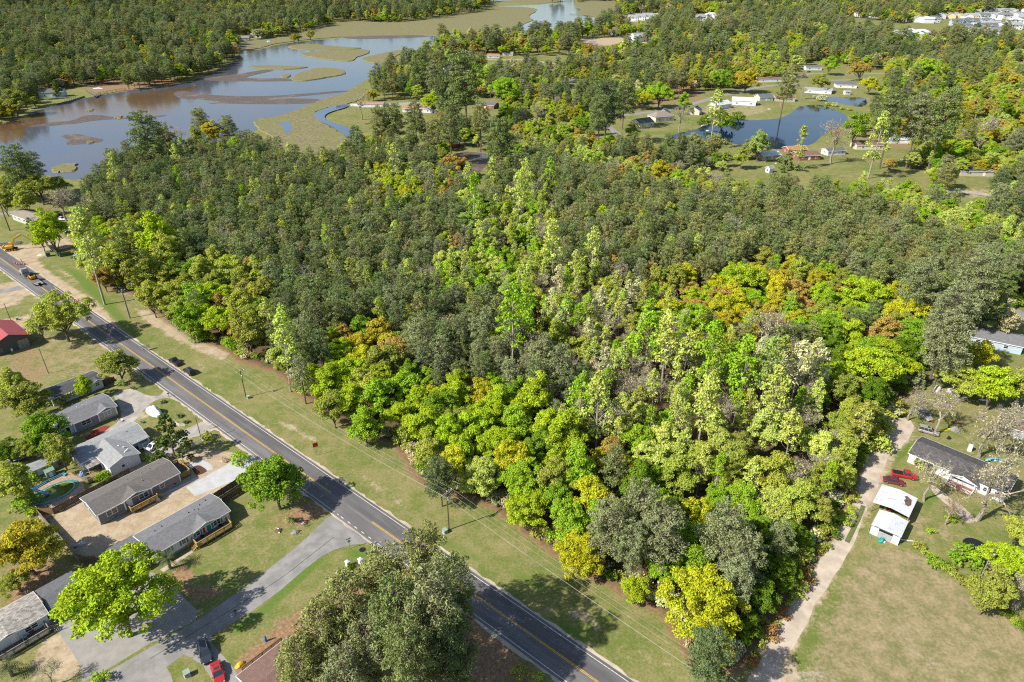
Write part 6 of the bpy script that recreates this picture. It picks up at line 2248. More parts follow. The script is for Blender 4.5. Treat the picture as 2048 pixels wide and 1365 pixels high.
wire(P2[1] - Vector((0, 0, 1)), P7[0], .8, 'service wire crossing the road to the pole by the magnolia')


# ------------------------------------------------------------------ fences
def fence(px, label, mat='old_wood', h=1.8, panel=2.4, post_mat=None, sparse=0.0, plank=.14):
 pts = [at(*q) for q in px]
 o = thing('fence', label, 'fence', pts[0])
 src = None
 for a, b in zip(pts[:-1], pts[1:]):
  L = (b - a).length
  n = max(1, round(L / panel))
  ang = math.atan2(b.y - a.y, b.x - a.x)
  pl = L / n
  for i in range(n):
   if src is None or abs(src[1] - pl) > .25:
    mb = MB()
    k = int(pl / plank)
    rr_ = random.Random(i)
    for j in range(k):
     x = pl * j / k
     if sparse and j % 2:
      continue
     mb.box(x, x + pl / k * .93, -.012 + rr_.uniform(-.012, .012), .014, .04, h + rr_.uniform(-.06, .03))
    for z in (h * .22, h * .78):
     mb.box(0, pl, .015, .06, z, z + .09)
    src = (mb.mesh('panel', M[mat]), pl)
   q = link('panel', src[0], o)
   d = (b - a) * (i / n) + a - pts[0]
   q.location = d
   q.rotation_euler = (0, 0, ang + random.Random(i * 7).uniform(-.012, .012))
   mb = MB()
   mb.bar((0, .09, 0), (0, .09, h + .06), .1)
   w = mb.build('post', post_mat or M[mat], o)
   w.location = d
   w.rotation_euler = (0, 0, ang)
 return o


M['brown_fence'] = wood('brown_fence_boards', (.17, .125, .085), (.075, .055, .04))
M['grey_fence'] = wood('grey_fence_boards', (.26, .24, .21), (.14, .13, .11))
M['orange_fence'] = wood('orange_fence_boards', (.36, .21, .09), (.24, .13, .06))
fence([(78, 1031), (104, 1061), (129, 1088), (161, 1128)], 'weathered board fence on the left side of the bare dirt yard', 'grey_fence')
fence([(161, 1128), (205, 1125), (262, 1105), (330, 1062), (410, 1012), (482, 966)], 'long board fence between the dirt yard and the teal shuttered house', 'brown_fence')
fence([(109, 1029), (168, 997), (235, 962), (262, 948)], 'dark board fence behind the pool patio', 'brown_fence')
fence([(78, 1030), (108, 1029)], 'short orange board fence panel at the corner of the dirt yard', 'orange_fence')
fence([(104, 808), (150, 793), (190, 778), (230, 764)], 'dark board fence behind the slate blue house', 'brown_fence')
fence([(447, 1008), (493, 979)], 'dark board fence running to the round crowned tree by the road', 'brown_fence')
fence([(0, 930), (30, 970), (55, 1000), (76, 1027)], 'old fence smothered by a hedge left of the pool', 'grey_fence')
fence([(366, 907), (384, 896), (404, 884)], 'white picket fence under the magnolia', 'white', 1.1, sparse=1, plank=.12)
fence([(348, 846), (358, 853), (371, 853)], 'short white railing at the end of the pale drive', 'white', .9, sparse=1, plank=.12)
fence([(93, 492), (106, 503), (121, 515), (143, 511)], 'green screened construction fence near the excavator', 'dark_green', 1.9, 3.0, post_mat=M['steel'])
fence([(672, 216), (700, 213), (760, 213), (850, 209), (868, 222)], 'white wall round the terracotta roofed house', 'white', 2.2, 5.0)
fence([(672, 221), (700, 240), (722, 251)], 'pale seawall along the walled yard', 'grey_fence', .6, 4.0)
fence([(730, 250), (757, 245), (775, 243)], 'pale blue railing on the walled lawn', 'grey_fence', 1.0, 4.0, sparse=1)
fence([(113, 211), (140, 205), (170, 195)], 'dark bulkhead below the pale blue creek house', 'old_wood', 1.4, 4.0)
fence([(573, 1337), (560, 1346), (545, 1357), (530, 1366)], 'white fallen gutter by the pines', 'white', .2, 3.0)


# ------------------------------------------------------------------ vehicles
def car(u, v, ang, body, label, kind_='suv', name='parked_car', cat='car', L=None, z=0.0):
 """Front of the car at +x. Sections give the body its shoulders and taper."""
 p = at(u, v)
 o = thing(name, label, cat, (p.x, p.y, z), R(ang))
 dims = {'suv': (4.9, 1.92, 1.75), 'sedan': (4.7, 1.82, 1.44), 'pickup': (5.6, 1.95, 1.85), 'van': (5.1, 1.95, 1.9)}[kind_]
 Lc, Wc, Hc = dims
 Lc = L or Lc
 hw = Wc / 2
 belt = Hc * .56
 hood = belt * .93

 def sec(x, w, z0, z1):
  return [(x, -w * .92, z0), (x, -w, z0 + .18), (x, -w, z1 - .16), (x, -w * .86, z1), (x, w * .86, z1), (x, w, z1 - .16), (x, w, z0 + .18), (x, w * .92, z0)]
 xs = [-Lc / 2, -Lc / 2 + .12, -Lc * .33, 0, Lc * .2, Lc * .36, Lc / 2 - .2, Lc / 2]
 deckh = {'suv': belt, 'sedan': belt * .98, 'pickup': belt * .98, 'van': belt}[kind_]
 zt = [deckh * .85, deckh, deckh, belt, belt, hood, hood * .86, hood * .68]
 ws = [hw * .86, hw * .95, hw, hw, hw, hw * .97, hw * .9, hw * .74]
 mb = MB().loft([sec(x, w, .28, z) for x, w, z in zip(xs, ws, zt)])
 b = mb.build('body', body, o)
 if kind_ == 'suv' or kind_ == 'van':
  c0, c1, r0, r1 = -Lc * .49, Lc * .24, -Lc * .45, Lc * .10
 elif kind_ == 'sedan':
  c0, c1, r0, r1 = -Lc * .38, Lc * .23, -Lc * .22, Lc * .08
 else:
  c0, c1, r0, r1 = -Lc * .06, Lc * .26, -Lc * .03, Lc * .14
 gl = MB()
 lo = [(c0, -hw * .9, belt - .03), (c1, -hw * .88, belt - .03), (c1, hw * .88, belt - .03), (c0, hw * .9, belt - .03)]
 hi = [(r0, -hw * .72, Hc - .06), (r1, -hw * .72, Hc - .06), (r1, hw * .72, Hc - .06), (r0, hw * .72, Hc - .06)]
 gl.loft([lo, hi]).build('window_glass', M['glass'], o)
 mb = MB()
 lo2 = [(r0 - .03, -hw * .75, Hc - .075), (r1 + .02, -hw * .75, Hc - .075), (r1 + .02, hw * .75, Hc - .075), (r0 - .03, hw * .75, Hc - .075)]
 hi2 = [(r0 + .15, -hw * .66, Hc), (r1 - .1, -hw * .66, Hc), (r1 - .1, hw * .66, Hc), (r0 + .15, hw * .66, Hc)]
 mb.loft([lo2, hi2])
 for (x0, x1) in ((c0, r0), (c1, r1)):
  for sg in (-1, 1):
   mb.bar((x0, sg * hw * .895, belt), (x1, sg * hw * .735, Hc - .05), .07)
 for f in ((.45,) if kind_ == 'pickup' else (.36, .68)):
  for sg in (-1, 1):
   mb.bar((c0 + (c1 - c0) * f, sg * hw * .9, belt), (r0 + (r1 - r0) * f, sg * hw * .735, Hc - .05), .07)
 mb.build('roof', body, o)
 if kind_ == 'suv':
  for sg in (-1, 1):
   MB().bar((r0 + .3, sg * hw * .6, Hc + .05), (r1 - .3, sg * hw * .6, Hc + .05), .05).build('roof_rail', M['chrome'], o)
  MB().box(r1 - 1.0, r1 - .35, -.42, .42, Hc - .01, Hc + .012).build('sunroof', M['glass'], o)
 if kind_ == 'sedan':
  MB().box(r1 - .85, r1 - .3, -.4, .4, Hc - .01, Hc + .012).build('sunroof', M['glass'], o)
 if kind_ == 'pickup':
  MB().box(-Lc / 2 + .15, c0 - .12, -hw * .82, hw * .82, deckh - .02, deckh + .015).build('bed', M['black'], o)
 for x in (-Lc * .31, Lc * .31):
  for sg in (-1, 1):
   mb = MB()
   mb.tube([(x, sg * (hw - .2), .34), (x, sg * (hw + .02), .34)], .34, 12)
   w = mb.build('wheel', M['rubber'], o)
   MB().tube([(x, sg * (hw - .1), .34), (x, sg * (hw + .035), .34)], .2, 8).build('rim', M['chrome'], w)
 for sg in (-1, 1):
  MB().ball((Lc / 2 - .1, sg * hw * .62, hood * .66), .12, .2, .09, 6, 4).build('headlight', M['white'], o)
  MB().box(-Lc / 2 - .02, -Lc / 2 + .06, sg * hw * .8 - .1, sg * hw * .8 + .1, deckh * .62, deckh * .85).build('tail_light', M['red'], o)
  MB().box(c1 - .25, c1 - .08, sg * (hw + .02) - .0, sg * (hw + .2), belt - .02, belt + .14).build('mirror', body, o)
 MB().box(Lc / 2 - .12, Lc / 2 + .03, -hw * .72, hw * .72, .32, .5).build('bumper', M['black'], o)
 return o


navy = paint('dark_blue_grey_paint', (.035, .04, .055))
blackp = paint('black_paint', (.012, .012, .015))
redp = paint('red_car_paint', (.42, .02, .02))
silver = paint('silver_paint', (.33, .31, .28), .35)
whitep = paint('white_car_paint', (.7, .7, .7))
greyp = paint('dull_grey_paint', (.32, .32, .30), .6)
maroonp = paint('dark_red_paint', (.20, .02, .025))
AR = math.degrees(RA)
car(411, 1309, AR - 18, navy, 'dark grey sport utility car with roof rails on the concrete drive')
car(437, 1349, AR - 18, redp, 'red sedan with sunroof behind the dark grey car at the bottom edge', 'sedan')
car(351, 727, AR + 180, blackp, 'black pickup parked on the verge farther from the camera', 'pickup')
car(379, 746, AR + 180, blackp, 'black sport utility car parked on the verge nearer the camera')
car(122, 441, -4, whitep, 'white pickup beside the tan ranch house', 'pickup')
car(117, 433, 60, navy, 'dark car behind the white pickup at the tan ranch house', 'sedan')
car(1856, 866, -32, silver, 'dusty silver sport utility car behind the dark roofed ranch house')
car(1847, 834, -78, greyp, 'lichen covered grey old car facing the dirt turnaround', 'van')
car(1808, 954, -18, redp, 'bright red pickup on the dirt drive above the white carport', 'pickup')
car(1787, 966, -22, maroonp, 'dark red sedan half hidden by the white carport', 'sedan')
car(1245, 237, 8, redp, 'red car by the cream house at the pond', 'sedan')
car(1243, 234, 8, blackp, 'black car next to the red car by the pond house', 'sedan')
car(312, 893, 65, whitep, 'white car tucked under the magnolia', 'sedan')
car(1618, 145, 20, blackp, 'black car in front of the white upper street house', 'sedan')
car(1413, 327, 70, maroonp, 'dark red car hidden among trees south of the pond', 'sedan')
car(1570, 160, 0, whitep, 'white van at the long low white house', 'van')


# ---- excavator
def excavator(u, v):
 p = at(u, v)
 o = thing('excavator', 'yellow tracked excavator with raised boom on the dirt of the construction site', 'excavator', p, R(20))
 for sg in (-1, 1):
  mb = MB()
  y = sg * 1.15
  prof = [(-2.1, .5), (-1.8, .05), (1.8, .05), (2.1, .5), (1.8, .95), (-1.8, .95)]
  mb.loft([[(x, y - .28, z) for x, z in prof], [(x, y + .28, z) for x, z in prof]])
  t = mb.build('track', M['rubber'], o)
  for x in (-1.5, -.5, .5, 1.5):
   MB().tube([(x, y - .3, .5), (x, y + .3, .5)], .3, 8).build('roller', M['yellow'], t)
 MB().box(-1.6, 1.2, -.9, .9, .95, 1.15).build('turntable', M['black'], o)
 MB().loft([[(-2.4, -1.2, 1.2), (.9, -1.2, 1.2), (.9, 1.2, 1.2), (-2.4, 1.2, 1.2)], [(-2.4, -1.2, 2.1), (.7, -1.2, 2.2), (.7, 1.2, 2.2), (-2.4, 1.2, 2.1)]]).build('body', M['yellow'], o)
 MB().box(-2.9, -2.3, -1.2, 1.2, 1.25, 2.3).build('counterweight', M['yellow'], o)
 c = MB().loft([[(-.7, .2, 2.15), (1.1, .2, 2.15), (1.1, 1.2, 2.15), (-.7, 1.2, 2.15)], [(-.6, .3, 3.3), (.7, .3, 3.3), (.7, 1.1, 3.3), (-.6, 1.1, 3.3)]]).build('cab', M['yellow'], o)
 MB().box(-.5, 1.0, 1.12, 1.2, 2.4, 3.1).build('cab_window', M['glass'], c)
 mb = MB()
 mb.loft([[(.7, -.55, 1.5), (.7, -.15, 1.5), (.7, -.15, 2.1), (.7, -.55, 2.1)], [(2.6, -.55, 4.6), (2.6, -.15, 4.6), (2.2, -.15, 5.3), (2.2, -.55, 5.3)], [(5.3, -.5, 6.3), (5.3, -.2, 6.3), (5.2, -.2, 6.75), (5.2, -.5, 6.75)]])
 mb.build('boom', M['yellow'], o)
 MB().loft([[(4.9, -.5, 6.9), (4.9, -.2, 6.9), (5.5, -.2, 6.4), (5.5, -.5, 6.4)], [(8.6, -.48, 3.0), (8.6, -.22, 3.0), (8.9, -.22, 3.2), (8.9, -.48, 3.2)]]).build('stick', M['yellow'], o)
 MB().loft([[(8.4, -.85, 3.1), (8.4, .15, 3.1), (9.3, .15, 3.1), (9.3, -.85, 3.1)], [(8.0, -.85, 2.0), (8.0, .15, 2.0), (8.9, .15, 1.9), (8.9, -.85, 1.9)]]).build('bucket', M['rubber'], o)
 MB().tube([(1.3, -.35, 1.9), (3.0, -.35, 4.3)], .11, 6).build('ram', M['chrome'], o)
 MB().tube([(3.6, -.35, 6.2), (5.3, -.35, 7.0)], .11, 6).build('ram', M['chrome'], o)


excavator(24, 501)


def truck_and_trailer(u, v):
 ang = RA + math.pi
 p = at(u, v)
 o = thing('semi_truck', 'dark semi truck with grey cab parked on the closed road', 'truck', p, ang)
 MB().loft([[(1.2, -1.1, .7), (3.4, -.9, .7), (3.4, .9, .7), (1.2, 1.1, .7)], [(1.2, -1.1, 2.0), (3.3, -.8, 1.8), (3.3, .8, 1.8), (1.2, 1.1, 2.0)]]).build('bonnet', greyp, o)
 c = MB().loft([[(-.9, -1.2, .8), (1.2, -1.2, .8), (1.2, 1.2, .8), (-.9, 1.2, .8)], [(-.9, -1.2, 2.2), (1.2, -1.2, 2.1), (1.2, 1.2, 2.1), (-.9, 1.2, 2.2)], [(-.8, -1.1, 3.1), (.6, -1.1, 3.1), (.6, 1.1, 3.1), (-.8, 1.1, 3.1)]]).build('cab', greyp, o)
 MB().add([(1.21, -1.0, 2.15), (1.21, 1.0, 2.15), (.68, .95, 3.0), (.68, -.95, 3.0)], [(0, 1, 2, 3)]).build('windscreen', M['glass'], c)
 MB().box(-4.6, -.9, -.5, .5, .7, 1.0).build('chassis', M['black'], o)
 MB().box(-4.4, -1.2, -1.15, 1.15, 1.0, 1.4).build('rear_deck', navy, o)
 for x in (2.4, -2.6, -3.8):
  for sg in (-1, 1):
   w = MB().tube([(x, sg * .85, .5), (x, sg * 1.18, .5)], .5, 10).build('wheel', M['rubber'], o)
   MB().tube([(x, sg * 1.1, .5), (x, sg * 1.2, .5)], .25, 8).build('rim', M['chrome'], w)
 MB().tube([(-.95, .9, 1.0), (-.95, .9, 3.5)], .09, 6).build('exhaust', M['chrome'], o)
 q = p + Vector((math.cos(ang), math.sin(ang), 0)) * -11.2
 t = thing('lowboy_trailer', 'flat trailer with pale ramps behind the dark semi truck', 'trailer', q, ang)
 MB().box(-3.2, 6.6, -1.3, 1.3, .75, .95).build('trailer_bed', M['old_wood'], t)
 for y in (-.85, .85):
  r_ = MB().slab([(-4.6, y - .35, 1.0), (-2.2, y - .35, 1.1), (-2.2, y + .35, 1.1), (-4.6, y + .35, 1.0)], .1).build('ramp', M['steel'], t)
 MB().box(-3.2, -2.0, -1.25, 1.25, .96, 1.12).build('rear_plate', M['steel'], t)
 for x in (-2.6, -1.5, -.4):
  for sg in (-1, 1):
   MB().tube([(x, sg * .95, .42), (x, sg * 1.28, .42)], .42, 10).build('wheel', M['rubber'], t)
 k = thing('compact_loader', 'small yellow loader standing on the trailer', 'loader', q + Vector((math.cos(ang), math.sin(ang), 0)) * 3.4 + Vector((0, 0, .95)), ang)
 MB().loft([[(-1.5, -.8, .4), (1.0, -.8, .4), (1.0, .8, .4), (-1.5, .8, .4)], [(-1.5, -.75, 1.4), (.8, -.75, 1.3), (.8, .75, 1.3), (-1.5, .75, 1.4)]]).build('body', M['yellow'], k)
 MB().loft([[(-.6, -.6, 1.4), (.6, -.6, 1.4), (.6, .6, 1.4), (-.6, .6, 1.4)], [(-.55, -.55, 2.3), (.4, -.55, 2.3), (.4, .55, 2.3), (-.55, .55, 2.3)]]).build('cab', M['black'], k)
 for sg in (-1, 1):
  MB().tube([(-1.2, sg * .85, 1.5), (.6, sg * .9, 1.3), (1.7, sg * .85, .5)], .11, 5).build('lift_arm', M['yellow'], k)
  for x in (-.9, .5):
   MB().tube([(x, sg * .7, .4), (x, sg * 1.0, .4)], .4, 10).build('wheel', M['rubber'], k)
 MB().loft([[(1.6, -.95, .2), (1.6, .95, .2), (1.6, .95, .8), (1.6, -.95, .8)], [(2.3, -.95, .2), (2.3, .95, .2), (2.1, .95, .3), (2.1, -.95, .3)]]).build('bucket', M['yellow'], k)


truck_and_trailer(52, 552)


# ---- traffic drums, barricades, small roadside things
def drum(u, v, label):
 p = at(u, v)
 if not DR:
  o = thing('traffic_drum', label, 'traffic drum', p, 0, 'orange drums closing the road')
  MB().tube([(0, 0, .1), (0, 0, 1.0)], [.29, .24], 10).build('barrel', M['orange'], o)
  MB().tube([(0, 0, 0), (0, 0, .1)], .42, 10).build('base', M['rubber'], o)
  for z in (.4, .7):
   MB().tube([(0, 0, z), (0, 0, z + .14)], [.295 - .05 * z, .29 - .05 * z], 10, cap=False).build('white_stripe', M['white'], o)
  MB().tube([(-.1, 0, 1.0), (0, 0, 1.1), (.1, 0, 1.0)], .025, 4).build('handle', M['black'], o)
  DR.append(o)
 else:
  c = copy_tree(DR[0])
  c.location = p
  c['label'] = label


DR = []
for i, (u, v) in enumerate([(140, 597), (146, 600), (149, 604), (154, 606), (157, 603)]):
 drum(u, v, f'{["leftmost", "second", "middle", "fourth", "rightmost"][i]} orange drum at the end of the paved road behind the tree')
for i, (u, v) in enumerate([(30, 527), (35, 529), (40, 530), (46, 528), (49, 530), (43, 524)]):
 drum(u, v, f'{["leftmost", "second", "third", "fourth", "rightmost", "rear"][i]} orange drum in the group beyond the semi truck')


def barricade(u, v, ang, label, dark=False):
 p = at(u, v)
 o = thing('barricade', label, 'barricade', p, R(ang))
 for i, z in enumerate((.55, 1.0, 1.45)):
  b = MB().bar((-1.3, 0, z), (1.3, 0, z), .04, .22).build('rail', M['white'], o)
  mb = MB()
  for j in range(6):
   x = -1.1 + j * .4
   mb.add([(x, -.024, z - .1), (x + .17, -.024, z - .1), (x + .3, -.024, z + .1), (x + .13, -.024, z + .1)], [(0, 1, 2, 3)])
  mb.build('orange_stripe', M['orange'], b)
 for x in (-.9, .9):
  MB().bar((x, .05, 0), (x, .05, 1.65), .07).build('upright', M['steel'], o)
  MB().bar((x, -.7, .05), (x, .7, .05), .08).build('foot', M['steel'], o)
 if dark:
  MB().slab([(-1.2, -.3, 1.95), (1.2, -.3, 1.95), (1.2, .35, 1.75), (-1.2, .35, 1.75)], .06).build('sign_back', plain('sign_back', (.10, .12, .17), .5), o)
  for x in (-.9, .9):
   MB().bar((x, .0, 1.6), (x, .0, 1.85), .06).build('sign_post', M['steel'], o)


barricade(293, 701, 40, 'road barricade with dark blue board standing on the right lane', True)
barricade(226, 699, 40, 'white striped barricade on the left edge of the road by the tree')


def cabinet(u, v, label, mat='util_green', s=1.0):
 p = at(u, v)
 o = thing('utility_cabinet', label, 'utility box', p, R(40))
 MB().loft([[(-.35 * s, -.35 * s, 0), (.35 * s, -.35 * s, 0), (.35 * s, .35 * s, 0), (-.35 * s, .35 * s, 0)], [(-.35 * s, -.35 * s, .75 * s), (.35 * s, -.35 * s, .75 * s), (.35 * s, .35 * s, .85 * s), (-.35 * s, .35 * s, .85 * s)]]).build('casing', M[mat], o)
 MB().box(-.42 * s, .42 * s, -.42 * s, .42 * s, 0, .08).build('pad', M['concrete'], o)
 MB().slab([(-.39 * s, -.39 * s, .78 * s), (.39 * s, -.39 * s, .78 * s), (.39 * s, .39 * s, .9 * s), (-.39 * s, .39 * s, .9 * s)], .05).build('lid', M[mat], o)
 MB().box(-.05, .05, -.37 * s, -.35 * s, .3 * s, .45 * s).build('lock', M['black'], o)


cabinet(890, 1066, 'pale green utility box at the foot of the double crossarm pole', s=1.2)
cabinet(497, 797, 'small pale green box at the foot of the transformer pole')
cabinet(408, 879, 'green box at the end of the white picket fence', s=1.3)
cabinet(375, 1352, 'pale green utility box on the small lawn left of the red sedan', s=1.3)
cabinet(97, 513, 'dark green utility cabinet by the construction fence', 'dark_green', 2.2)
cabinet(152, 518, 'grey green utility cabinet at the corner of the wood', 'util_green', 2.0)
cabinet(35, 640, 'small pale box beside the dirt lane', s=1.1)


def red_sign():
 p = at(634, 911)
 h = height_for(634, 911, 886)
 o = thing('realty_sign', 'blank red square sign on a thin post standing on the verge', 'sign', p, R(28))
 MB().bar((0, 0, 0), (0, 0, h), .09).build('sign_post', M['steel'], o)
 MB().box(-.62, .62, -.07, -.03, h - 1.25, h).build('sign_panel', M['red_sign'], o)


M['red_sign'] = plain('red_sign_paint', (.50, .02, .012), .4, .08)
red_sign()


def mailbox(u, v, label, mat='black', ang=40):
 p = at(u, v)
 o = thing('mailbox', label, 'mailbox', p, R(ang))
 MB().bar((0, 0, 0), (0, 0, 1.05), .1).build('post', M['old_wood' if mat != 'white' else 'white'], o)
 MB().loft([[(x, -.1, 1.05), (x, .1, 1.05), (x, .1, 1.2), (x, .05, 1.28), (x, -.05, 1.28), (x, -.1, 1.2)] for x in (-.26, .26)]).build('box', M[mat], o)
 MB().box(-.05, .1, .1, .12, 1.15, 1.3).build('flag', M['red'], o)


mailbox(472, 1230, 'black mailbox on the grass edge of the side street')
mailbox(607, 1055, 'white mailbox by the side street under the round crowned tree', 'white')
mailbox(338, 794, 'dark mailbox where the gravel drive meets the road', 'black')
for u, v, lab in ((420, 858, 'white decorated mailbox cluster by the road past the magnolia drive'), (424, 856, 'smaller white mailbox behind the white decorated one')):
 mailbox(u, v, lab, 'white', 20)


def entry_pillar(u, v, label):
 p = at(u, v)
 o = thing('entry_pillar', label, 'pillar', p, R(50))
 MB().box(-.35, .35, -.35, .35, 0, 1.4).build('shaft', M['white'], o)
 MB().loft([[(-.45, -.45, 1.4), (.45, -.45, 1.4), (.45, .45, 1.4), (-.45, .45, 1.4)], [(-.1, -.1, 1.75), (.1, -.1, 1.75), (.1, .1, 1.75), (-.1, .1, 1.75)]]).build('cap', M['white'], o)


entry_pillar(696, 1133, 'left white entrance pillar on the corner lawn')
entry_pillar(722, 1128, 'right white entrance pillar beside small shrubs on the corner lawn')


def street_sign(u, v):
 p = at(u, v)
 o = thing('street_sign', 'thin street name and stop sign post at the junction corner', 'street sign', p, R(35))
 MB().bar((0, 0, 0), (0, 0, 3.0), .08).build('post', M['steel'], o)
 mb = MB()
 mb.loft([[(.38 * math.cos(math.pi / 8 + k * math.pi / 4), y, 2.2 + .38 * math.sin(math.pi / 8 + k * math.pi / 4)) for k in range(8)] for y in (-.08, -.05)])
 mb.build('stop_plate', M['steel'], o)
 MB().box(-.5, .5, -.02, .02, 2.75, 2.95).build('name_plate', M['dark_green'], o)


street_sign(700, 1098)
o = thing('drain_cover', 'round black drain cover on the corner lawn', 'drain cover', at(725, 1100))
MB().tube([(0, 0, 0), (0, 0, .05)], .55, 14).build('lid', M['black'], o)
MB().tube([(0, 0, 0), (0, 0, .03)], .7, 14).build('ring', M['rubber'], o)


# ---- covered boat
def covered_boat():
 p = at(311, 829)
 o = thing('covered_boat', 'boat under a creased white tarpaulin beside the gravel drive', 'boat', p, R(-38))
 rr_ = random.Random(3)
 rings = []
 for i, (x, w, h) in enumerate(((-2.9, .7, 1.0), (-2.7, 1.15, 1.45), (-1.6, 1.3, 1.9), (-.4, 1.32, 2.7), (.3, 1.3, 2.65), (1.4, 1.15, 1.8), (2.4, .75, 1.5), (3.0, .2, 1.2))):
  ring = []
  for k in range(10):
   a = math.pi * k / 9
   j = 1 + rr_.uniform(-.06, .06)
   ring.append((x + rr_.uniform(-.05, .05), -w * math.cos(a) * j * (1 if .3 < a < 2.8 else 1.04), .35 + (h - .35) * (math.sin(a) ** .8) * j))
  rings.append(ring)
 MB().loft(rings).build('tarpaulin', plain('white_tarp', (.70, .70, .69), .6, .12, 2.0), o)
 MB().loft([[(-2.7, -.8, .25), (2.4, -.3, .3), (2.4, .3, .3), (-2.7, .8, .25)], [(-2.7, -1.1, .6), (2.7, -.2, .8), (2.7, .2, .8), (-2.7, 1.1, .6)]]).build('hull', M['white'], o)
 for sg in (-1, 1):
  MB().tube([(-.8, sg * .95, .3), (-.8, sg * 1.15, .3)], .3, 10).build('trailer_wheel', M['rubber'], o)
 MB().bar((2.2, 0, .3), (4.0, 0, .3), .1).build('trailer_tongue', M['steel'], o)


covered_boat()


# ---- swimming pool
def pool():
 c = at(108, 986)
 o = thing('swimming_pool', 'oval swimming pool with green algae water and teal rim', 'pool', c, HOUSE_ROT)
 a, b = 5.2, 3.3
 n = 32

 def oval(k, z):
  return [(a * k * math.cos(2 * math.pi * i / n), b * k * math.sin(2 * math.pi * i / n), z) for i in range(n)]
 mb = MB()
 r0, r1 = oval(1.0, .12), oval(.88, .12)
 mb.add(r0 + r1, [(i, (i + 1) % n, n + (i + 1) % n, n + i) for i in range(n)])
 mb.add(oval(1.0, .0) + r0, [(i, (i + 1) % n, n + (i + 1) % n, n + i) for i in range(n)])
 mb.add(oval(.88, .04) + r1, [(i, (i + 1) % n, n + (i + 1) % n, n + i) for i in range(n)])
 mb.build('pool_rim', plain('teal_pool_liner', (.08, .26, .22), .5, .3, 1.0), o)
 mb = MB()
 r0, r1 = oval(.86, .055), oval(.80, .055)
 mb.add(r0 + r1, [(i, (i + 1) % n, n + (i + 1) % n, n + i) for i in range(n)])
 mb.build('pool_step', plain('pale_pool_step', (.34, .40, .30), .5), o)
 t = NT('algae_water')
 nz = t.noise(t.coord('Object'), .9, 4, .65)
 mt = t.done(t.mix(t.step(nz, .35, .7), (.045, .085, .012), (.11, .135, .02)), .25, spec=.5)
 mb = MB()
 mb.add(oval(.89, .05), [tuple(range(n))])
 mb.build('pool_water', mt, o)
 s_ = thing('pool_slide', 'light blue curved slide at the left end of the pool', 'slide', at(66, 992), HOUSE_ROT)
 pts = [(0, 0, 2.0), (.6, -.3, 1.7), (1.1, -1.1, 1.2), (1.7, -1.9, .7), (2.5, -2.3, .35)]
 mb = MB()
 pv = [Vector(q) for q in pts]
 for i in range(4):
  d = (pv[i + 1] - pv[i]).normalized()
  nn = Vector((-d.y, d.x, 0)).normalized() * .35
  mb.slab([pv[i] - nn, pv[i + 1] - nn, pv[i + 1] + nn, pv[i] + nn], .06)
  for sg in (-1, 1):
   mb.bar(pv[i] + nn * sg + Vector((0, 0, .1)), pv[i + 1] + nn * sg + Vector((0, 0, .1)), .06, .22)
 mb.build('chute', M['lightblue'], s_)
 mb = MB()
 for x in (-.2, .3):
  mb.bar((x, -.3, 0), (x, -.2, 1.9), .06)
  mb.bar((x, .35, 0), (x, .2, 1.9), .06)
 mb.build('ladder', M['lightblue'], s_)
 mt2 = MB().tube([tuple(at(69, 979)), tuple(at(98, 963)), tuple(at(128, 949))], .18, 8).build('cover_roller', M['blue_plastic'])
 mt2.location.z = .35
 tag(mt2, 'long blue rolled pool cover along the back of the pool', 'pool cover')


pool()


def gazebo_box(u, v, L, Wd, H, label, mat, roofm, name='storage_shed', ang=None):
 p = at(u, v)
 h = House(name, label, (p.x, p.y), HOUSE_ROT if ang is None else R(ang), L, Wd, H, .5, mat, roofm, cat='shed', ov=.12, trim=False, roof_t=.05)
 h.door('f', L * .3, .05, L * .4, H * .8, frame=False)


gazebo_box(96, 958, 1.8, 1.5, 1.7, 'small pale green plastic storage shed behind the pool', plain('green_shed_plastic', (.26, .38, .28), .6), plain('green_shed_roof', (.30, .42, .32), .6))
gazebo_box(52, 965, 1.9, 1.4, 1.1, 'dark grey coop left of the pool house hedge', M['side_dark'], M['roof_dark'], 'storage_box')


def lounge(u, v, ang, mat, label, name='deck_chair'):
 p = at(u, v)
 o = thing(name, label, 'chair', p, R(ang))
 MB().slab([(-.35, -.35, .42), (.35, -.35, .36), (.35, .35, .36), (-.35, .35, .42)], .05).build('seat', mat, o)
 MB().slab([(-.75, -.35, 1.0), (-.35, -.35, .42), (-.35, .35, .42), (-.75, .35, 1.0)], .05).build('backrest', mat, o)
 for x in (-.3, .3):
  for y in (-.34, .34):
   MB().bar((x, y, 0), (x, y, .58), .06).build('leg', mat, o)
 for y in (-.36, .36):
  MB().bar((-.4, y, .6), (.38, y, .58), .08, .04).build('arm', mat, o)
 return o


lounge(52, 1282, 140, M['lightblue'], 'sky blue garden chair on the corner house porch').location.z = .6
lounge(66, 1270, 140, maroonp, 'dark red garden chair on the corner house porch').location.z = .6
lounge(129, 951, 60, M['lightblue'], 'pale blue lounge chair at the back of the pool')
lounge(286, 846, 50, M['teal'], 'small teal chair on the lawn near the covered boat')
lounge(243, 843, 20, M['white'], 'white garden chair in front of the slate blue house')
lounge(94, 1070, 100, M['white'], 'white chair behind the weathered board fence')


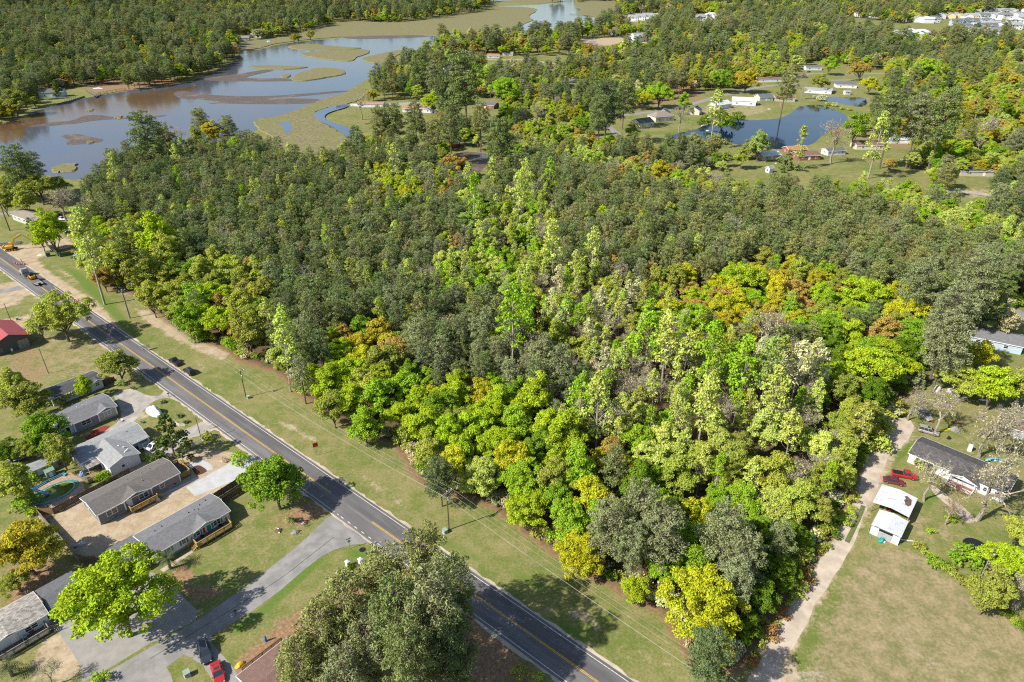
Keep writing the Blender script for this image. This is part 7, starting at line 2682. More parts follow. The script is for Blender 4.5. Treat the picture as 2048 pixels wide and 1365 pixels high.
def trampoline(u, v, r_, label, rim):
 p = at(u, v)
 o = thing('trampoline', label, 'trampoline', p)
 n = 24
 c = [(r_ * math.cos(2 * math.pi * i / n), r_ * math.sin(2 * math.pi * i / n), .85) for i in range(n)]
 c2 = [(x * .88, y * .88, .85) for x, y, z in c]
 MB().add(c2, [tuple(range(n))]).build('mat', M['black'], o)
 MB().add(c + c2, [(i, (i + 1) % n, n + (i + 1) % n, n + i) for i in range(n)]).build('rim', rim, o)
 for i in range(0, n, 4):
  MB().bar((c[i][0], c[i][1], 0), (c[i][0], c[i][1], .85), .06).build('leg', M['steel'], o)


trampoline(40, 914, 2.7, 'round black trampoline with pale blue rim behind the pool house', plain('faded_blue_pad', (.38, .44, .50), .6))
trampoline(1948, 1098, 2.3, 'black trampoline behind bushes in the right hand yard', M['black'])


def junk(u, v, sx, sy, sz, ang, mat, label, name, cat, lumps=5, seed=0):
 """A small heap or tarpaulin-covered thing: a lumpy low form."""
 p = at(u, v)
 rr_ = random.Random(seed + int(u))
 o = thing(name, label, cat, p, R(ang))
 rings = []
 for i in range(6):
  t = i / 5
  k = math.sin(math.pi * (t * .84 + .08))
  ring = []
  for j in range(9):
   a = math.pi * j / 8
   q = 1 + rr_.uniform(-.18, .18)
   ring.append(((t - .5) * sx, -sy / 2 * math.cos(a) * k * q, .02 + sz * math.sin(a) * k * q))
  rings.append(ring)
 MB().loft(rings).build('cover', mat, o)
 for i in range(lumps):
  x, y = rr_.uniform(-.5, .5) * sx, rr_.uniform(-.6, .6) * sy
  MB().box(x - .15, x + .2, y - .12, y + .12, 0, rr_.uniform(.12, .35)).build('loose_piece', [M['white'], M['old_wood'], M['tan'], mat][i % 4], o)
 return o


tarp = plain('dirty_white_tarp', (.58, .56, .52), .7, .3, 2.0)
junk(1908, 783, 4.5, 2.2, 1.4, 10, tarp, 'white tarpaulin heap in the clearing behind the bare tree', 'tarpaulin_heap', 'heap')
junk(1874, 781, 2.6, 1.8, 1.5, 60, tarp, 'white boxy heap at the shaded edge of the clearing', 'tarpaulin_heap', 'heap')
junk(1969, 779, 2.4, 1.4, 1.2, 80, tarp, 'small white heap below the lime bush in the clearing', 'tarpaulin_heap', 'heap')
junk(1965, 801, 1.9, .8, .5, -20, M['white'], 'white low tub lying in the clearing', 'tub', 'tub', 0)
junk(1955, 804, 1.0, .6, .4, 20, M['yellow'], 'small orange yellow toy lying in the clearing', 'toy', 'toy', 0)
junk(1892, 811, 3.6, 2.6, .7, 30, plain('scrap', (.30, .25, .22), .8, .5, 3.0), 'pile of mixed scrap behind the silver car', 'scrap_pile', 'scrap pile', 14)
junk(1920, 801, 2.2, 1.0, .7, 10, M['steel'], 'small grey boat hull in the clearing', 'boat_hull', 'boat', 0)
junk(1910, 862, 2.6, 1.6, 1.1, -25, M['grey_wood'], 'grey workbench heap behind the ranch house', 'workbench', 'heap', 8)
junk(1897, 878, 1.0, .9, .9, 0, M['black'], 'black bin behind the ranch house', 'bin', 'bin', 0)
junk(1912, 847, 3.4, .7, .6, -25, plain('rust', (.22, .09, .05), .9, .4), 'rusty machine behind the yellow kayak', 'rusty_machine', 'machine', 3)
junk(1865, 845, .8, .8, .6, 0, maroonp, 'dark red tank beside the old grey car', 'tank', 'tank', 0)
junk(1880, 841, .9, .7, .5, 0, M['white'], 'white tub beside the dark red tank', 'tub', 'tub', 0)
junk(1762, 1082, 1.9, 1.3, .9, 20, M['teal'], 'teal quad bike in front of the white garage', 'quad_bike', 'quad bike', 4)
junk(161, 1090, 2.2, 1.1, .5, 30, tarp, 'crumpled white plastic sheet by the weathered fence', 'plastic_sheet', 'sheet', 2)
junk(166, 951, 1.7, 1.3, 1.3, 40, plain('blue_tarp', (.24, .32, .55), .6), 'pale blue tarpaulin heap beside the garden deck', 'tarpaulin_heap', 'heap', 0)
junk(112, 464, 1, 1, .4, 0, M['white'], 'white debris', 'debris_sheet', 'debris', 0) if False else None
junk(137, 462, 7.5, 3.2, 1.4, 35, tarp, 'pile of white building panels between the trees at far left', 'panel_pile', 'pile', 10)
junk(80, 511, 2.0, 1.4, .3, 10, M['white'], 'white sheet lying on the grass near the green cabinet', 'white_sheet', 'sheet', 0)
junk(590, 1066, 1.9, 1.1, .5, 20, M['grey_wood'], 'pile of cut grey branches on the lawn by the side street', 'branch_pile', 'branch pile', 8)
junk(557, 1062, 1.5, 1.3, .4, 0, plain('dead_plant', (.17, .09, .05), .9, .4), 'dead brown shrub on an orange mulch ring', 'dead_shrub', 'shrub', 5)
junk(452, 922, 2.2, 1.6, .5, 0, plain('rubble', (.30, .20, .15), .9, .4), 'heap of brown rubble beside the concrete drive', 'rubble_heap', 'heap', 8)
junk(532, 1283, .5, .5, 1.5, 0, M['blue_plastic'], 'bright blue standing bag on the walkway deck', 'blue_bag', 'bag', 0)
junk(480, 1331, 1.9, 1.2, .6, 45, plain('yellow_kayak', (.62, .40, .02), .5), 'yellow tarpaulin at the end of the red brown deck', 'yellow_tarpaulin', 'tarpaulin', 0)
junk(316, 1002, 1.2, .8, .9, 30, M['steel'], 'grey air conditioner clutter at the deck steps of the dark grey house', 'air_conditioner', 'air conditioner', 3)
junk(456, 990, .7, .6, .4, 0, M['black'], 'black tub on the strip of grass between the fences', 'tub', 'tub', 0)
junk(240, 1092, 2.4, 1.6, 1.0, 20, M['old_wood'], 'clutter stored by the dark carport', 'stored_clutter', 'clutter', 10)
junk(1552, 328, 1.3, 1, .7, 0, tarp, 'white tub near the tan house on the lawn', 'tub', 'tub', 2)
junk(1538, 219, 3.2, 1.2, .5, -30, tarp, 'wrapped white heap on the lawn by the pond houses', 'tarpaulin_heap', 'heap', 2)
junk(1562, 213, 3.0, 2.2, 2.4, 0, M['orange_fence'], 'small orange playhouse on the pond lawn', 'playhouse', 'playhouse', 2)
junk(935, 275, 6, 3, 2.0, 20, plain('blue_cover', (.06, .10, .2), .5), 'dark blue covered vehicle left of the red walled house', 'covered_vehicle', 'vehicle', 0)
junk(196, 178, 9, 2.6, 1.0, 6, M['white'], 'white upturned boat on the lawn by the creek dock', 'boat', 'boat', 0)
junk(538, 85.5, 8, 6, 3.0, 0, M['lightblue'], 'blue canopy at the end of the dock at the creek bend', 'canopy', 'canopy', 0)
junk(1415, 262, 3, 2, .5, 20, M['white'], 'white rowing boat on the near pond bank', 'rowing_boat', 'boat', 0)


def kayak():
 p = at(1891, 861)
 o = thing('kayak', 'yellow kayak lying behind the ranch house', 'kayak', p, R(14))
 MB().loft([[(x, -w, .1), (x, w, .1), (x, w * .7, .35), (x, -w * .7, .35)] for x, w in ((-1.9, .05), (-1.2, .3), (0, .38), (1.2, .3), (1.9, .05))]).build('hull', plain('kayak_yellow', (.62, .50, .02), .4), o)
 MB().box(-.45, .45, -.2, .2, .34, .37).build('cockpit', M['black'], o)


kayak()
o = thing('old_fridge', 'white old fridge standing behind the ranch house roof', 'fridge', at(1938, 902), R(-30))
MB().box(-.45, .45, -.4, .4, 0, 1.8).build('cabinet', M['white'], o)
MB().box(-.43, .43, -.46, -.405, .6, 1.78).build('door', M['white'], o)
MB().box(.3, .36, -.5, -.46, .9, 1.4).build('handle', M['steel'], o)
p = at(1995, 934)
o = thing('pool_ring', 'curved pale blue pool wall piece behind the ranch house', 'pool part', p)
mb = MB()
for i in range(12):
 a0, a1 = R(20 + i * 10), R(30 + i * 10)
 for rr_ in (3.4,):
  mb.add([(rr_ * math.cos(a0), rr_ * math.sin(a0) - 1, 0), (rr_ * math.cos(a1), rr_ * math.sin(a1) - 1, 0), (rr_ * math.cos(a1), rr_ * math.sin(a1) - 1, .9), (rr_ * math.cos(a0), rr_ * math.sin(a0) - 1, .9),
    (2.9 * math.cos(a0), 2.9 * math.sin(a0) - 1, .95), (2.9 * math.cos(a1), 2.9 * math.sin(a1) - 1, .95)], [(0, 1, 2, 3), (3, 2, 5, 4)])
mb.build('wall_piece', M['lightblue'], o)
o = thing('lumber_stack', 'stack of long grey pipes and boards at the left edge by the excavator', 'lumber', at(6, 490), R(16))
for i in range(6):
 MB().bar((-7, i * .5 - 1.2, .2 + .2 * (i % 2)), (7, i * .5 - 1.2, .2 + .2 * (i % 2)), .32).build('board', M['grey_wood'] if i % 3 else M['old_wood'], o)
for u, v, a, l, lab in ((1792, 1083, -65, 2.2, 'brown plank leaning by the white garage'), (1812, 1082, -12, 3.2, 'white pipe lying beside the white garage'), (1738, 1066, 75, 3.4, 'old board on the grass left of the white garage')):
 o = thing('plank', lab, 'plank', at(u, v), R(a))
 MB().bar((-l / 2, 0, .12), (l / 2, 0, .2), .18, .1).build('board', M['white'] if 'white pipe' in lab else M['brick'] if 'brown' in lab else M['grey_wood'], o)


# ---- docks on the creek
def dock(px, label, w=1.8, z=1.2):
 pts = [at(*q) for q in px]
 o = thing('dock', label, 'dock', pts[0])
 for a, b in zip(pts[:-1], pts[1:]):
  a2, b2 = a - pts[0] + Vector((0, 0, z)), b - pts[0] + Vector((0, 0, z))
  MB().bar(a2, b2, w, .15).build('deck', M['grey_wood'], o)
  n = max(1, int((b - a).length / 4))
  d = (b - a).normalized()
  nn = Vector((-d.y, d.x, 0)) * w / 2
  for i in range(n + 1):
   for sg in (-1, 1):
    q = a + (b - a) * (i / n) + nn * sg - pts[0]
    MB().bar((q.x, q.y, -.3), (q.x, q.y, z + 1.0), .22).build('pile', M['old_wood'], o)
  for sg in (-1, 1):
   MB().bar(a2 + nn * sg + Vector((0, 0, .9)), b2 + nn * sg + Vector((0, 0, .9)), .12).build('rail', M['grey_wood'], o)


dock([(190, 197), (200, 190), (215, 187), (250, 181)], 'long grey dock along the brown creek bank')
dock([(175, 183), (190, 192), (192, 197)], 'short ramp joining the creek dock to the lawn')
dock([(133, 206), (142, 202), (150, 198)], 'small boat ramp by the bulkhead')
dock([(252, 182), (280, 182)], 'low floating pier at the right end of the creek dock', 2.2, .6)
dock([(460, 93), (500, 96), (527, 99)], 'long pier at the creek bend')
dock([(580, 75), (600, 78), (620, 80)], 'boardwalk across the marsh grass')
dock([(1140, 29), (1165, 31), (1185, 34)], 'pier reaching into the river channel', 3, 1.5)
o = thing('rowing_boat', 'pale rowing boat pulled up on the near pond bank', 'boat', at(1408, 252), R(25))
MB().loft([[(x, -w, .1), (x, w, .1), (x, w * 1.3, .6), (x, -w * 1.3, .6)] for x, w in ((-2.2, .5), (0, .8), (1.5, .6), (2.6, .08))]).build('hull', M['white'], o)
MB().box(-.3, .3, -.8, .8, .5, .62).build('seat', M['old_wood'], o)


# ---- palms
def palm(u, v, h, label, fr=26, L=2.1):
 p = at(u, v)
 o = thing('palm_tree', label, 'palm', p, 0.4)
 mb = MB()
 mb.tube([(0, 0, -.1), (.05, 0, h * .5), (.1, 0, h)], [.34, .26, .24], 9)
 mb.build('trunk', M['bark'], o)
 r = np.random.default_rng(int(u))
 V = []
 for i in range(fr):
  a = 2 * math.pi * i / fr + r.uniform(-.15, .15)
  e = r.uniform(-.25, 1.1)
  prev = np.array([.1, 0, h])
  d = np.array([math.cos(a) * math.cos(e), math.sin(a) * math.cos(e), math.sin(e)])
  side = np.array([-math.sin(a), math.cos(a), 0])
  for j in range(9):
   nx = prev + d * L / 9
   d = d + np.array([0, 0, -.17])
   d /= np.linalg.norm(d)
   wl = L * .24 * (1 - abs(j / 9 - .4))
   for sg in (-1, 1):
    tip = prev + side * sg * wl + d * wl * .6 - np.array([0, 0, wl * .25])
    V += [prev, prev + d * .12, tip + d * .05, tip]
   prev = nx
 me = quads_mesh('fronds', np.array(V), M['leaf'])
 q = link('fronds', me, o)
 q['tint'] = [.085, .11, .05]
 return o


palm(341, 1138, 3.0, 'palm with a stout trunk beside the shaded path of the teal shuttered house', L=2.4)
palm(25, 1352, 2.5, 'pale palm at the bottom left corner', L=2.3)
palm(1525, 303, 3.5, 'small palm on the near bank of the pond', L=2.6)
palm(1595, 178, 4, 'palm by the brown gabled house', L=2.8)
for u, v, lab in ((326, 806, 'low sago palm nearest the mailbox on the front lawn'), (360, 834, 'low sago palm in the middle of the front lawn'), (372, 846, 'low sago palm beside the white railing')):
 palm(u, v, .35, lab, 22, 1.1)

# ------------------------------------------------------------------ trees and bushes of the yards, one by one
def yard(u, v, w, fam, tint, label, tall=1.0, idx=None):
 i = rnd.randrange(len(PROTO[fam])) if idx is None else idx
 sc = 1.0
 for _ in range(5):
  h = HEIGHT[fam][i] * sc * tall
  p = at(u, v, h * CZ[fam])
  depth = p.y * CP + (CAM_H - p.z) * SP
  sc = (w / FOC * depth) / (2 * RAD[fam])
 HS.add(p.x, p.y, RAD[fam] * sc * .8)
 return plant(fam, i, p.x, p.y, sc, rnd.uniform(0, 6.28), jit_tint(tint, .04), label, None, sc * tall)


for a in [
 (548, 962, 140, 'oak', 'green', 'dense round green tree overhanging the road by the junction'),
 (228, 1192, 196, 'oak', 'lime', 'huge lime green spreading tree over the corner driveway'),
 (45, 1095, 140, 'oak', 'gold', 'big golden olive tree at the left edge behind the weathered fence'),
 (118, 628, 104, 'oak', 'moss', 'moss green tree by the closed end of the road'),
 (75, 645, 44, 'broad', 'bud', 'sparse pale tree behind the red barn'),
 (235, 728, 84, 'oak', 'olive', 'olive tree beside the road above the old house'),
 (78, 862, 104, 'oak', 'green', 'deep green round tree left of the slate blue house'),
 (118, 900, 60, 'broad', 'olive', 'brownish olive tree below the deep green round tree'),
 (45, 800, 100, 'oak', 'olive', 'tan olive tree in the dry yard left of the run-down house'),
 (20, 770, 60, 'broad', 'moss', 'pale moss bushy tree at the left edge above the dry yard'),
 (128, 795, 40, 'shrub', 'olive', 'olive bush against the run-down house'),
 (165, 770, 36, 'broad', 'lime', 'young lime green tree in front of the run-down house'),
 (340, 880, 74, 'cone', 'magnolia', 'dark glossy magnolia between the white picket fence and the covered boat'),
 (294, 916, 25, 'shrub', 'lime', 'clipped round lime green bush beside the white wing'),
 (411, 872, 36, 'shrub', 'olive', 'olive bush at the foot of the slim pole'),
 (240, 765, 26, 'shrub', 'mint', 'grey green bush where the dark fence meets the road'),
 (578, 1040, 22, 'shrub', 'mint', 'grey green bush in the dark mulch ring'),
 (25, 960, 70, 'broad', 'moss', 'pale moss green tree left of the pool fence'),
 (50, 1000, 44, 'shrub', 'green', 'upper hedge bush climbing the fence left of the pool'),
 (36, 975, 40, 'shrub', 'deep', 'dark hedge bush at the top of the fence left of the pool'),
 (66, 1022, 34, 'shrub', 'lime', 'lime hedge bush at the lower end of the fence left of the pool'),
 (55, 955, 30, 'shrub', 'bright', 'bright bush in front of the pool house wall'),
 (86, 930, 30, 'shrub', 'deep', 'dark green bush by the pool house door'),
 (108, 925, 30, 'shrub', 'olive', 'olive bush at the right end of the pool house'),
 (15, 905, 60, 'oak', 'deep', 'dark tree at the left edge behind the trampoline'),
 (60, 895, 60, 'oak', 'olive', 'olive tree crown above the trampoline'),
 (205, 950, 22, 'shrub', 'bright', 'small bright bush on the garden deck'),
 (150, 925, 22, 'shrub', 'moss', 'moss green bush left of the awning'),
 (217, 960, 20, 'shrub', 'deep', 'dark bush below the white wing gable'),
 (478, 915, 30, 'shrub', 'bright', 'bright weeds by the road above the new concrete drive'),
 (30, 1160, 60, 'oak', 'olive', 'lower olive branches of the trees above the corner house'),
 (205, 1352, 40, 'shrub', 'bright', 'bright bush at the bottom edge beside the side street'),
 (95, 1345, 50, 'bare', 'bud', 'sprawling bare shrub near the pale palm'),
 # the pines at the bottom
 (690, 1225, 120, 'bigpine', 'pine_olive', 'olive pine nearest the white entrance pillars'),
 (770, 1155, 110, 'bigpine', 'pine_olive', 'tallest pine of the roadside clump beside the junction'),
 (845, 1135, 110, 'bigpine', 'pine_olive', 'pine whose crown leans over the road edge', 1.35),
 (865, 1215, 120, 'bigpine', 'pine_grey', 'grey green pine above the shaded white lot', 1.35),
 (640, 1275, 110, 'bigpine', 'pine_olive', 'left outermost pine of the clump by the red brown deck'),
 (735, 1290, 110, 'bigpine', 'pine_grey', 'pine in the middle of the clump over the straw'),
 (800, 1235, 110, 'bigpine', 'pine', 'dark pine in the heart of the clump', 1.35),
 (820, 1315, 110, 'bigpine', 'pine', 'dark pine at the bottom edge of the clump', 1.35),
 (905, 1185, 90, 'bigpine', 'pine', 'dark slim pine beside the white edge line', 1.35),
 (600, 1340, 100, 'bigpine', 'pine_olive', 'olive pine beside the brown roof at the bottom edge'),
 (690, 1345, 100, 'bigpine', 'pine_grey', 'grey green pine at the bottom edge left of the dark one'),
 (900, 1290, 100, 'bigpine', 'pine_dark', 'blackish pine at the bottom edge by the shaded white lot', 1.35),
 (1040, 1345, 50, 'shrub', 'olive', 'olive bush between the road and the shaded white lot'),
 (1075, 1355, 36, 'shrub', 'moss', 'moss green bush at the bottom edge of the road'),
 # far left yard
 (98, 455, 70, 'broad', 'lime', 'yellow green twin tree between the excavator and the white pickup'),
 (78, 470, 40, 'broad', 'moss', 'moss green tree close behind the excavator arm'),
 (30, 325, 56, 'bigpine', 'pine', 'tall dark pine at the left edge by the creek'),
 (62, 330, 40, 'bigpine', 'pine_grey', 'smaller grey pine beside the tall pine at the left edge'),
 (15, 370, 60, 'oak', 'moss', 'moss green tree under the tall pine at the left edge'),
 (75, 372, 70, 'oak', 'olive', 'wide olive tree above the tan ranch house'),
 (115, 370, 50, 'oak', 'moss', 'moss green tree right of the wide olive tree'),
 (120, 400, 60, 'bare', 'tan', 'grey bare tree behind the white pickup'),
 (45, 395, 44, 'broad', 'moss', 'pale moss tree behind the tan ranch house'),
 (60, 450, 18, 'cone', 'deep', 'small dark cedar in front of the tan ranch house'),
 (5, 400, 40, 'broad', 'olive', 'olive tree cut by the left edge above the yard'),
 (400, 240, 34, 'bigpine', 'pine_olive', 'left tall pine standing out against the creek'),
 (455, 250, 30, 'bigpine', 'pine_olive', 'right tall pine standing out against the creek'),
 (290, 265, 60, 'bigpine', 'pine', 'broad dark pine at the tip of the wood above the creek'),
 (325, 272, 40, 'bigpine', 'pine_olive', 'olive pine leaning from the tip of the wood'),
 (360, 270, 36, 'bare', 'bud', 'bare grey tree on the creek side of the wood'),
 (425, 265, 44, 'broad', 'gold', 'golden tree between the two tall creek pines'),
 (390, 275, 36, 'broad', 'olive', 'olive tree left below the tall creek pines'),
 # right hand yard
 (1992, 950, 130, 'bare', 'tan', 'huge bare grey tree in front of the ranch house'),
 (1868, 950, 74, 'bare', 'bud', 'bare tree with a broken top beside the tall carport'),
 (1890, 815, 80, 'bare', 'tan', 'pale bare tree behind the silver car'),
 (1985, 850, 110, 'bare', 'tan', 'wide bare tree over the junk behind the ranch house'),
 (1828, 805, 60, 'bare', 'tan', 'fallen looking bare tree at the shaded bend of the dirt road'),
 (2020, 830, 60, 'bare', 'bud', 'bare tree before the white trailer at right'),
 (1905, 1015, 50, 'bare', 'rust', 'tangled brown bush on the lawn below the ranch house'),
 (1900, 1035, 26, 'shrub', 'bright', 'bright green bush under the tangled brown bush'),
 (1862, 1062, 20, 'shrub', 'bright', 'small bright bush on the lawn right of the white garage'),
 (1935, 1110, 50, 'shrub', 'green', 'green bush over the black trampoline'),
 (2015, 1120, 96, 'oak', 'lime', 'lime green tree at the right edge beside the grey pole'),
 (1985, 1175, 84, 'broad', 'olive', 'olive brown tree below the lime green tree at right'),
 (2040, 1060, 60, 'broad', 'moss', 'moss green tree at the right edge'),
 (2040, 1180, 60, 'bare', 'tan', 'bare bush at the right edge of the hedge'),
 (1845, 925, 26, 'shrub', 'moss', 'grey green bush against the white panels of the ranch house'),
 (1874, 930, 26, 'shrub', 'olive', 'olive bush at the ranch house wall'),
 (1830, 905, 30, 'shrub', 'bright', 'bright weeds on the bank left of the ranch house'),
 (1990, 770, 80, 'broad', 'lime', 'lime green tree behind the clearing at right'),
 (2040, 770, 70, 'broad', 'moss', 'moss green tree right of the lime one behind the clearing'),
 (1950, 775, 34, 'shrub', 'olive', 'olive bush at the back of the clearing'),
 (2010, 640, 60, 'broad', 'tan', 'buff twiggy tree by the small dark roofed shed'),
 # round the pond
 (1608, 276, 26, 'tall', 'moss', 'slender leafy tree standing at the near edge of the pond'),
 (1674, 272, 60, 'bare', 'pink', 'large pinkish bare tree at the right end of the pond'),
 (1712, 252, 50, 'broad', 'green', 'blue green round tree at the right shore of the pond'),
 (1660, 128, 40, 'oak', 'bright', 'bright round tree on the upper street lawn'),
 (1722, 138, 42, 'oak', 'ochre', 'ochre brown tree right of the bright round one on the upper street'),
 (1740, 168, 40, 'oak', 'yellow', 'yellow green tree by the small pond with a round shadow'),
 (1645, 162, 42, 'oak', 'olive', 'olive round tree in front of the long white pond house'),
 (1573, 168, 40, 'bigpine', 'pine_olive', 'tall pine between the pond houses'),
 (1606, 182, 20, 'bare', 'bud', 'slim bare tree by the pond embankment'),
 (1494, 156, 52, 'oak', 'gold', 'large golden tree behind the white metal roofed houses'),
 (1443, 158, 44, 'oak', 'green', 'deep green tree left of the large golden tree'),
 (1430, 215, 34, 'tall', 'pale', 'pale green tree in front of the white metal roofed houses'),
 (1445, 240, 44, 'shrub', 'deep', 'dark bushes on the pond bank'),
 (1320, 185, 56, 'oak', 'bright', 'bright green tree in the row along the street'),
 (1290, 197, 40, 'oak', 'yellow', 'yellow green tree left of the bright one along the street'),
 (1370, 202, 28, 'broad', 'bright', 'small bright tree by the cream cottage'),
 (1362, 232, 36, 'bare', 'bud', 'bare grey tree in front of the white gabled house'),
 (1250, 187, 46, 'bigpine', 'pine', 'tall pine over the brick house with the grey garage'),
 (1215, 200, 60, 'bigpine', 'pine_dark', 'dark pine mass left of the street'),
 (1200, 225, 46, 'bigpine', 'pine', 'pine whose trunk stands beside the street corner'),
 (1265, 262, 30, 'broad', 'moss', 'moss green bush tree below the cream pond house'),
 (1380, 285, 56, 'oak', 'pine_olive', 'dark rounded tree left of the pond reflection'),
 (1430, 288, 60, 'oak', 'pine_olive', 'wide dark tree on the near pond shore'),
 (1495, 295, 44, 'oak', 'pine_olive', 'dark tree before the blue water'),
 (1520, 285, 44, 'broad', 'mint', 'grey minty tree before the blue water'),
 (1575, 322, 34, 'cone', 'pine', 'dark cone bush between the brick houses'),
 (1560, 318, 28, 'shrub', 'pine', 'dark rounded bush by the tan house'),
 (1602, 335, 26, 'shrub', 'pine', 'dark rounded bush by the white arched shed'),
 (1567, 340, 12, 'cone', 'deep', 'tiny conical shrub on the lawn'),
 (1785, 235, 60, 'bigpine', 'pine', 'tall pine right of the pond, leftmost of three'),
 (1840, 235, 60, 'bigpine', 'pine_grey', 'tall pine right of the pond, middle of three'),
 (1890, 230, 66, 'bigpine', 'pine', 'tall pine right of the pond, rightmost of three'),
 (1760, 262, 40, 'tall', 'pale', 'pale slender tree under the tall pond pines'),
 (1970, 255, 50, 'bare', 'bud', 'white bare tree right of the tall pond pines'),
 (1830, 130, 60, 'oak', 'bright', 'bright tree above the small pond woods') if False else (1855, 140, 56, 'oak', 'bright', 'bright round tree among the woods right of the upper street'),
 # walled yard, brick house
 (865, 200, 46, 'oak', 'lime', 'yellow lime tree beside the brick ranch house'),
 (745, 232, 30, 'bare', 'bud', 'bare snag on the walled lawn'),
 (785, 235, 44, 'bigpine', 'pine', 'left pine of the pair in front of the terracotta house'),
 (830, 232, 40, 'bigpine', 'pine', 'right pine of the pair in front of the terracotta house'),
 (760, 240, 40, 'bigpine', 'pine_olive', 'olive pine at the walled lawn'),
 (900, 245, 50, 'bigpine', 'pine', 'pine screening the red walled house'),
 (870, 262, 40, 'bigpine', 'pine_olive', 'smaller pine left of the red walled house'),
 (1000, 270, 56, 'bigpine', 'pine', 'tall pine with bare trunk above the mud inlet'),
 (960, 235, 40, 'bigpine', 'pine_olive', 'pine right of the brick ranch house'),
 (930, 160, 70, 'bigpine', 'pine', 'dark pine group behind the brick ranch house'),
 (900, 165, 60, 'bigpine', 'pine_dark', 'blackish pine left of the dark pine group'),
 (1010, 180, 60, 'oak', 'bright', 'bright green tree right of the dark pine group'),
 (1135, 135, 22, 'cone', 'deep', 'dark cone tree beside the terracotta roofed house'),
 (840, 130, 40, 'bigpine', 'pine', 'tall pine at the creek edge of the point'),
 (870, 150, 36, 'bigpine', 'pine_grey', 'pine with bare trunk on the point'),
 (720, 205, 36, 'bare', 'bud', 'grey bare tree on the point by the seawall'),
 (112, 180, 26, 'cone', 'deep', 'dark cedar beside the pale blue creek house'),
 (25, 200, 60, 'oak', 'olive', 'olive tree at the left edge by the creek'),
]:
 yard(*a)
# hedge rows: bushes in lines
HEDGE = []
for (pts, n, tints, w, lab) in (
  ([(1835, 1100), (1900, 1150), (1975, 1200), (2048, 1262)], 26, ('deep', 'green', 'olive', 'moss'), 22, 'bush in the overgrown fence row between field and yard'),
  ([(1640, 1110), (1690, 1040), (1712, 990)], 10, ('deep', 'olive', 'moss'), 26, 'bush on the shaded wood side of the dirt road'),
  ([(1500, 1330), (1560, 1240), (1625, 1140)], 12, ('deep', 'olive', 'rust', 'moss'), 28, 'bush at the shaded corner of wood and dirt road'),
  ([(1730, 905), (1760, 860), (1790, 815)], 10, ('olive', 'moss', 'bud'), 40, 'bush on the wood side of the dirt turnaround'),
  ([(1400, 248), (1440, 238), (1480, 240)], 8, ('deep', 'moss'), 20, 'bush along the pond bank'),
  ([(1625, 200), (1660, 212), (1700, 225)], 7, ('bud', 'moss'), 14, 'pale bush on the embankment between the ponds'),
  ([(690, 1136), (725, 1132)], 3, ('deep',), 12, 'small shrub between the entrance pillars')):
 for i in range(n):
  t = (i + rnd.random() * .8) / n * (len(pts) - 1)
  k = min(int(t), len(pts) - 2)
  u = pts[k][0] + (pts[k + 1][0] - pts[k][0]) * (t - k) + rnd.uniform(-6, 6)
  v = pts[k][1] + (pts[k + 1][1] - pts[k][1]) * (t - k) + rnd.uniform(-4, 4)
  tn = rnd.choice(tints)
  p = at(u, v)
  depth = p.y * CP + CAM_H * SP
  sc = (w * rnd.uniform(.7, 1.3) / FOC * depth) / (2 * RAD['shrub'])
  ob = plant('shrub', rnd.randrange(3), p.x, p.y, sc, rnd.uniform(0, 6), jit_tint(tn), f'{COLOUR_WORD[tn]} {lab}', 'bushes: ' + lab[:40], sc)
  HEDGE.append((u, ob, ob['label']))

# ------------------------------------------------------------------ the trees that show largest stand alone, the rest are the woods
ROADSIDE = [('the excavator', (24, 501)), ('the semi truck', (52, 552)), ('the road barrier drums', (150, 600)), ('the grey pole', (260, 637)), ('the dark road barricade', (293, 701)),
   ('the parked black cars', (365, 736)), ('the transformer pole', (492, 795)), ('the covered boat', (400, 850)), ('the red sign', (634, 905)), ('the round road tree', (700, 980)), ('the crossarm pole', (898, 1060)),
   ('the shaded stretch of road', (1040, 1180)), ('the dirt road mouth', (1430, 1350))]
ROADSIDE = [(n, to_rf(at(*q))[0]) for n, q in ROADSIDE]
FARMARK = [('the pale blue creek house', (80, 196)), ('the creek dock', (220, 188)), ('the creek bend pier', (500, 96)), ('the upper marsh', (800, 55)), ('the river channel', (1100, 30)), ('the walled yard', (790, 225)),
   ('the brick ranch house', (952, 216)), ('the mud inlet', (960, 315)), ('the tall pine point', (840, 130)), ('the terracotta roofed house', (1098, 138)), ('the red car', (1243, 236)), ('the brick garage house', (1256, 213)),
   ('the bare building lot', (1220, 84)), ('the white metal roofed houses', (1450, 215)), ('the golden tree', (1494, 165)), ('the small pond', (1680, 203)), ('the upper street', (1700, 148)), ('the white arched shed', (1538, 347)),
   ('the pond', (1560, 270)), ('the dark roofed brick house', (1930, 370)), ('the three tall pond pines', (1840, 250)), ('the far white estate', (1950, 50)), ('the detached white cluster', (1800, 78)),
   ('the pale blue house', (1990, 680)), ('the top left corner', (60, 20)), ('the top edge', (500, 8)), ('the row of half hidden white houses', (1350, 42)), ('the top right edge', (1750, 10)), ('the right edge', (2020, 250))]
FARMARK = [(n, q) for n, q in FARMARK]
DIRT = [at(*q) for q in ((1830, 850), (1760, 900), (1715, 960), (1690, 1040), (1620, 1150), (1540, 1270))]
ORD = ['first', 'second', 'third', 'fourth', 'fifth', 'sixth', 'seventh', 'eighth', 'ninth', 'tenth', 'eleventh', 'twelfth', 'thirteenth', 'fourteenth', 'fifteenth', 'sixteenth']
LIMIT = {'pine_tree': 300, 'broadleaf_tree': 300, 'slender_tree': 230, 'bare_tree': 110, 'evergreen_tree': 99, 'shrub': 230}


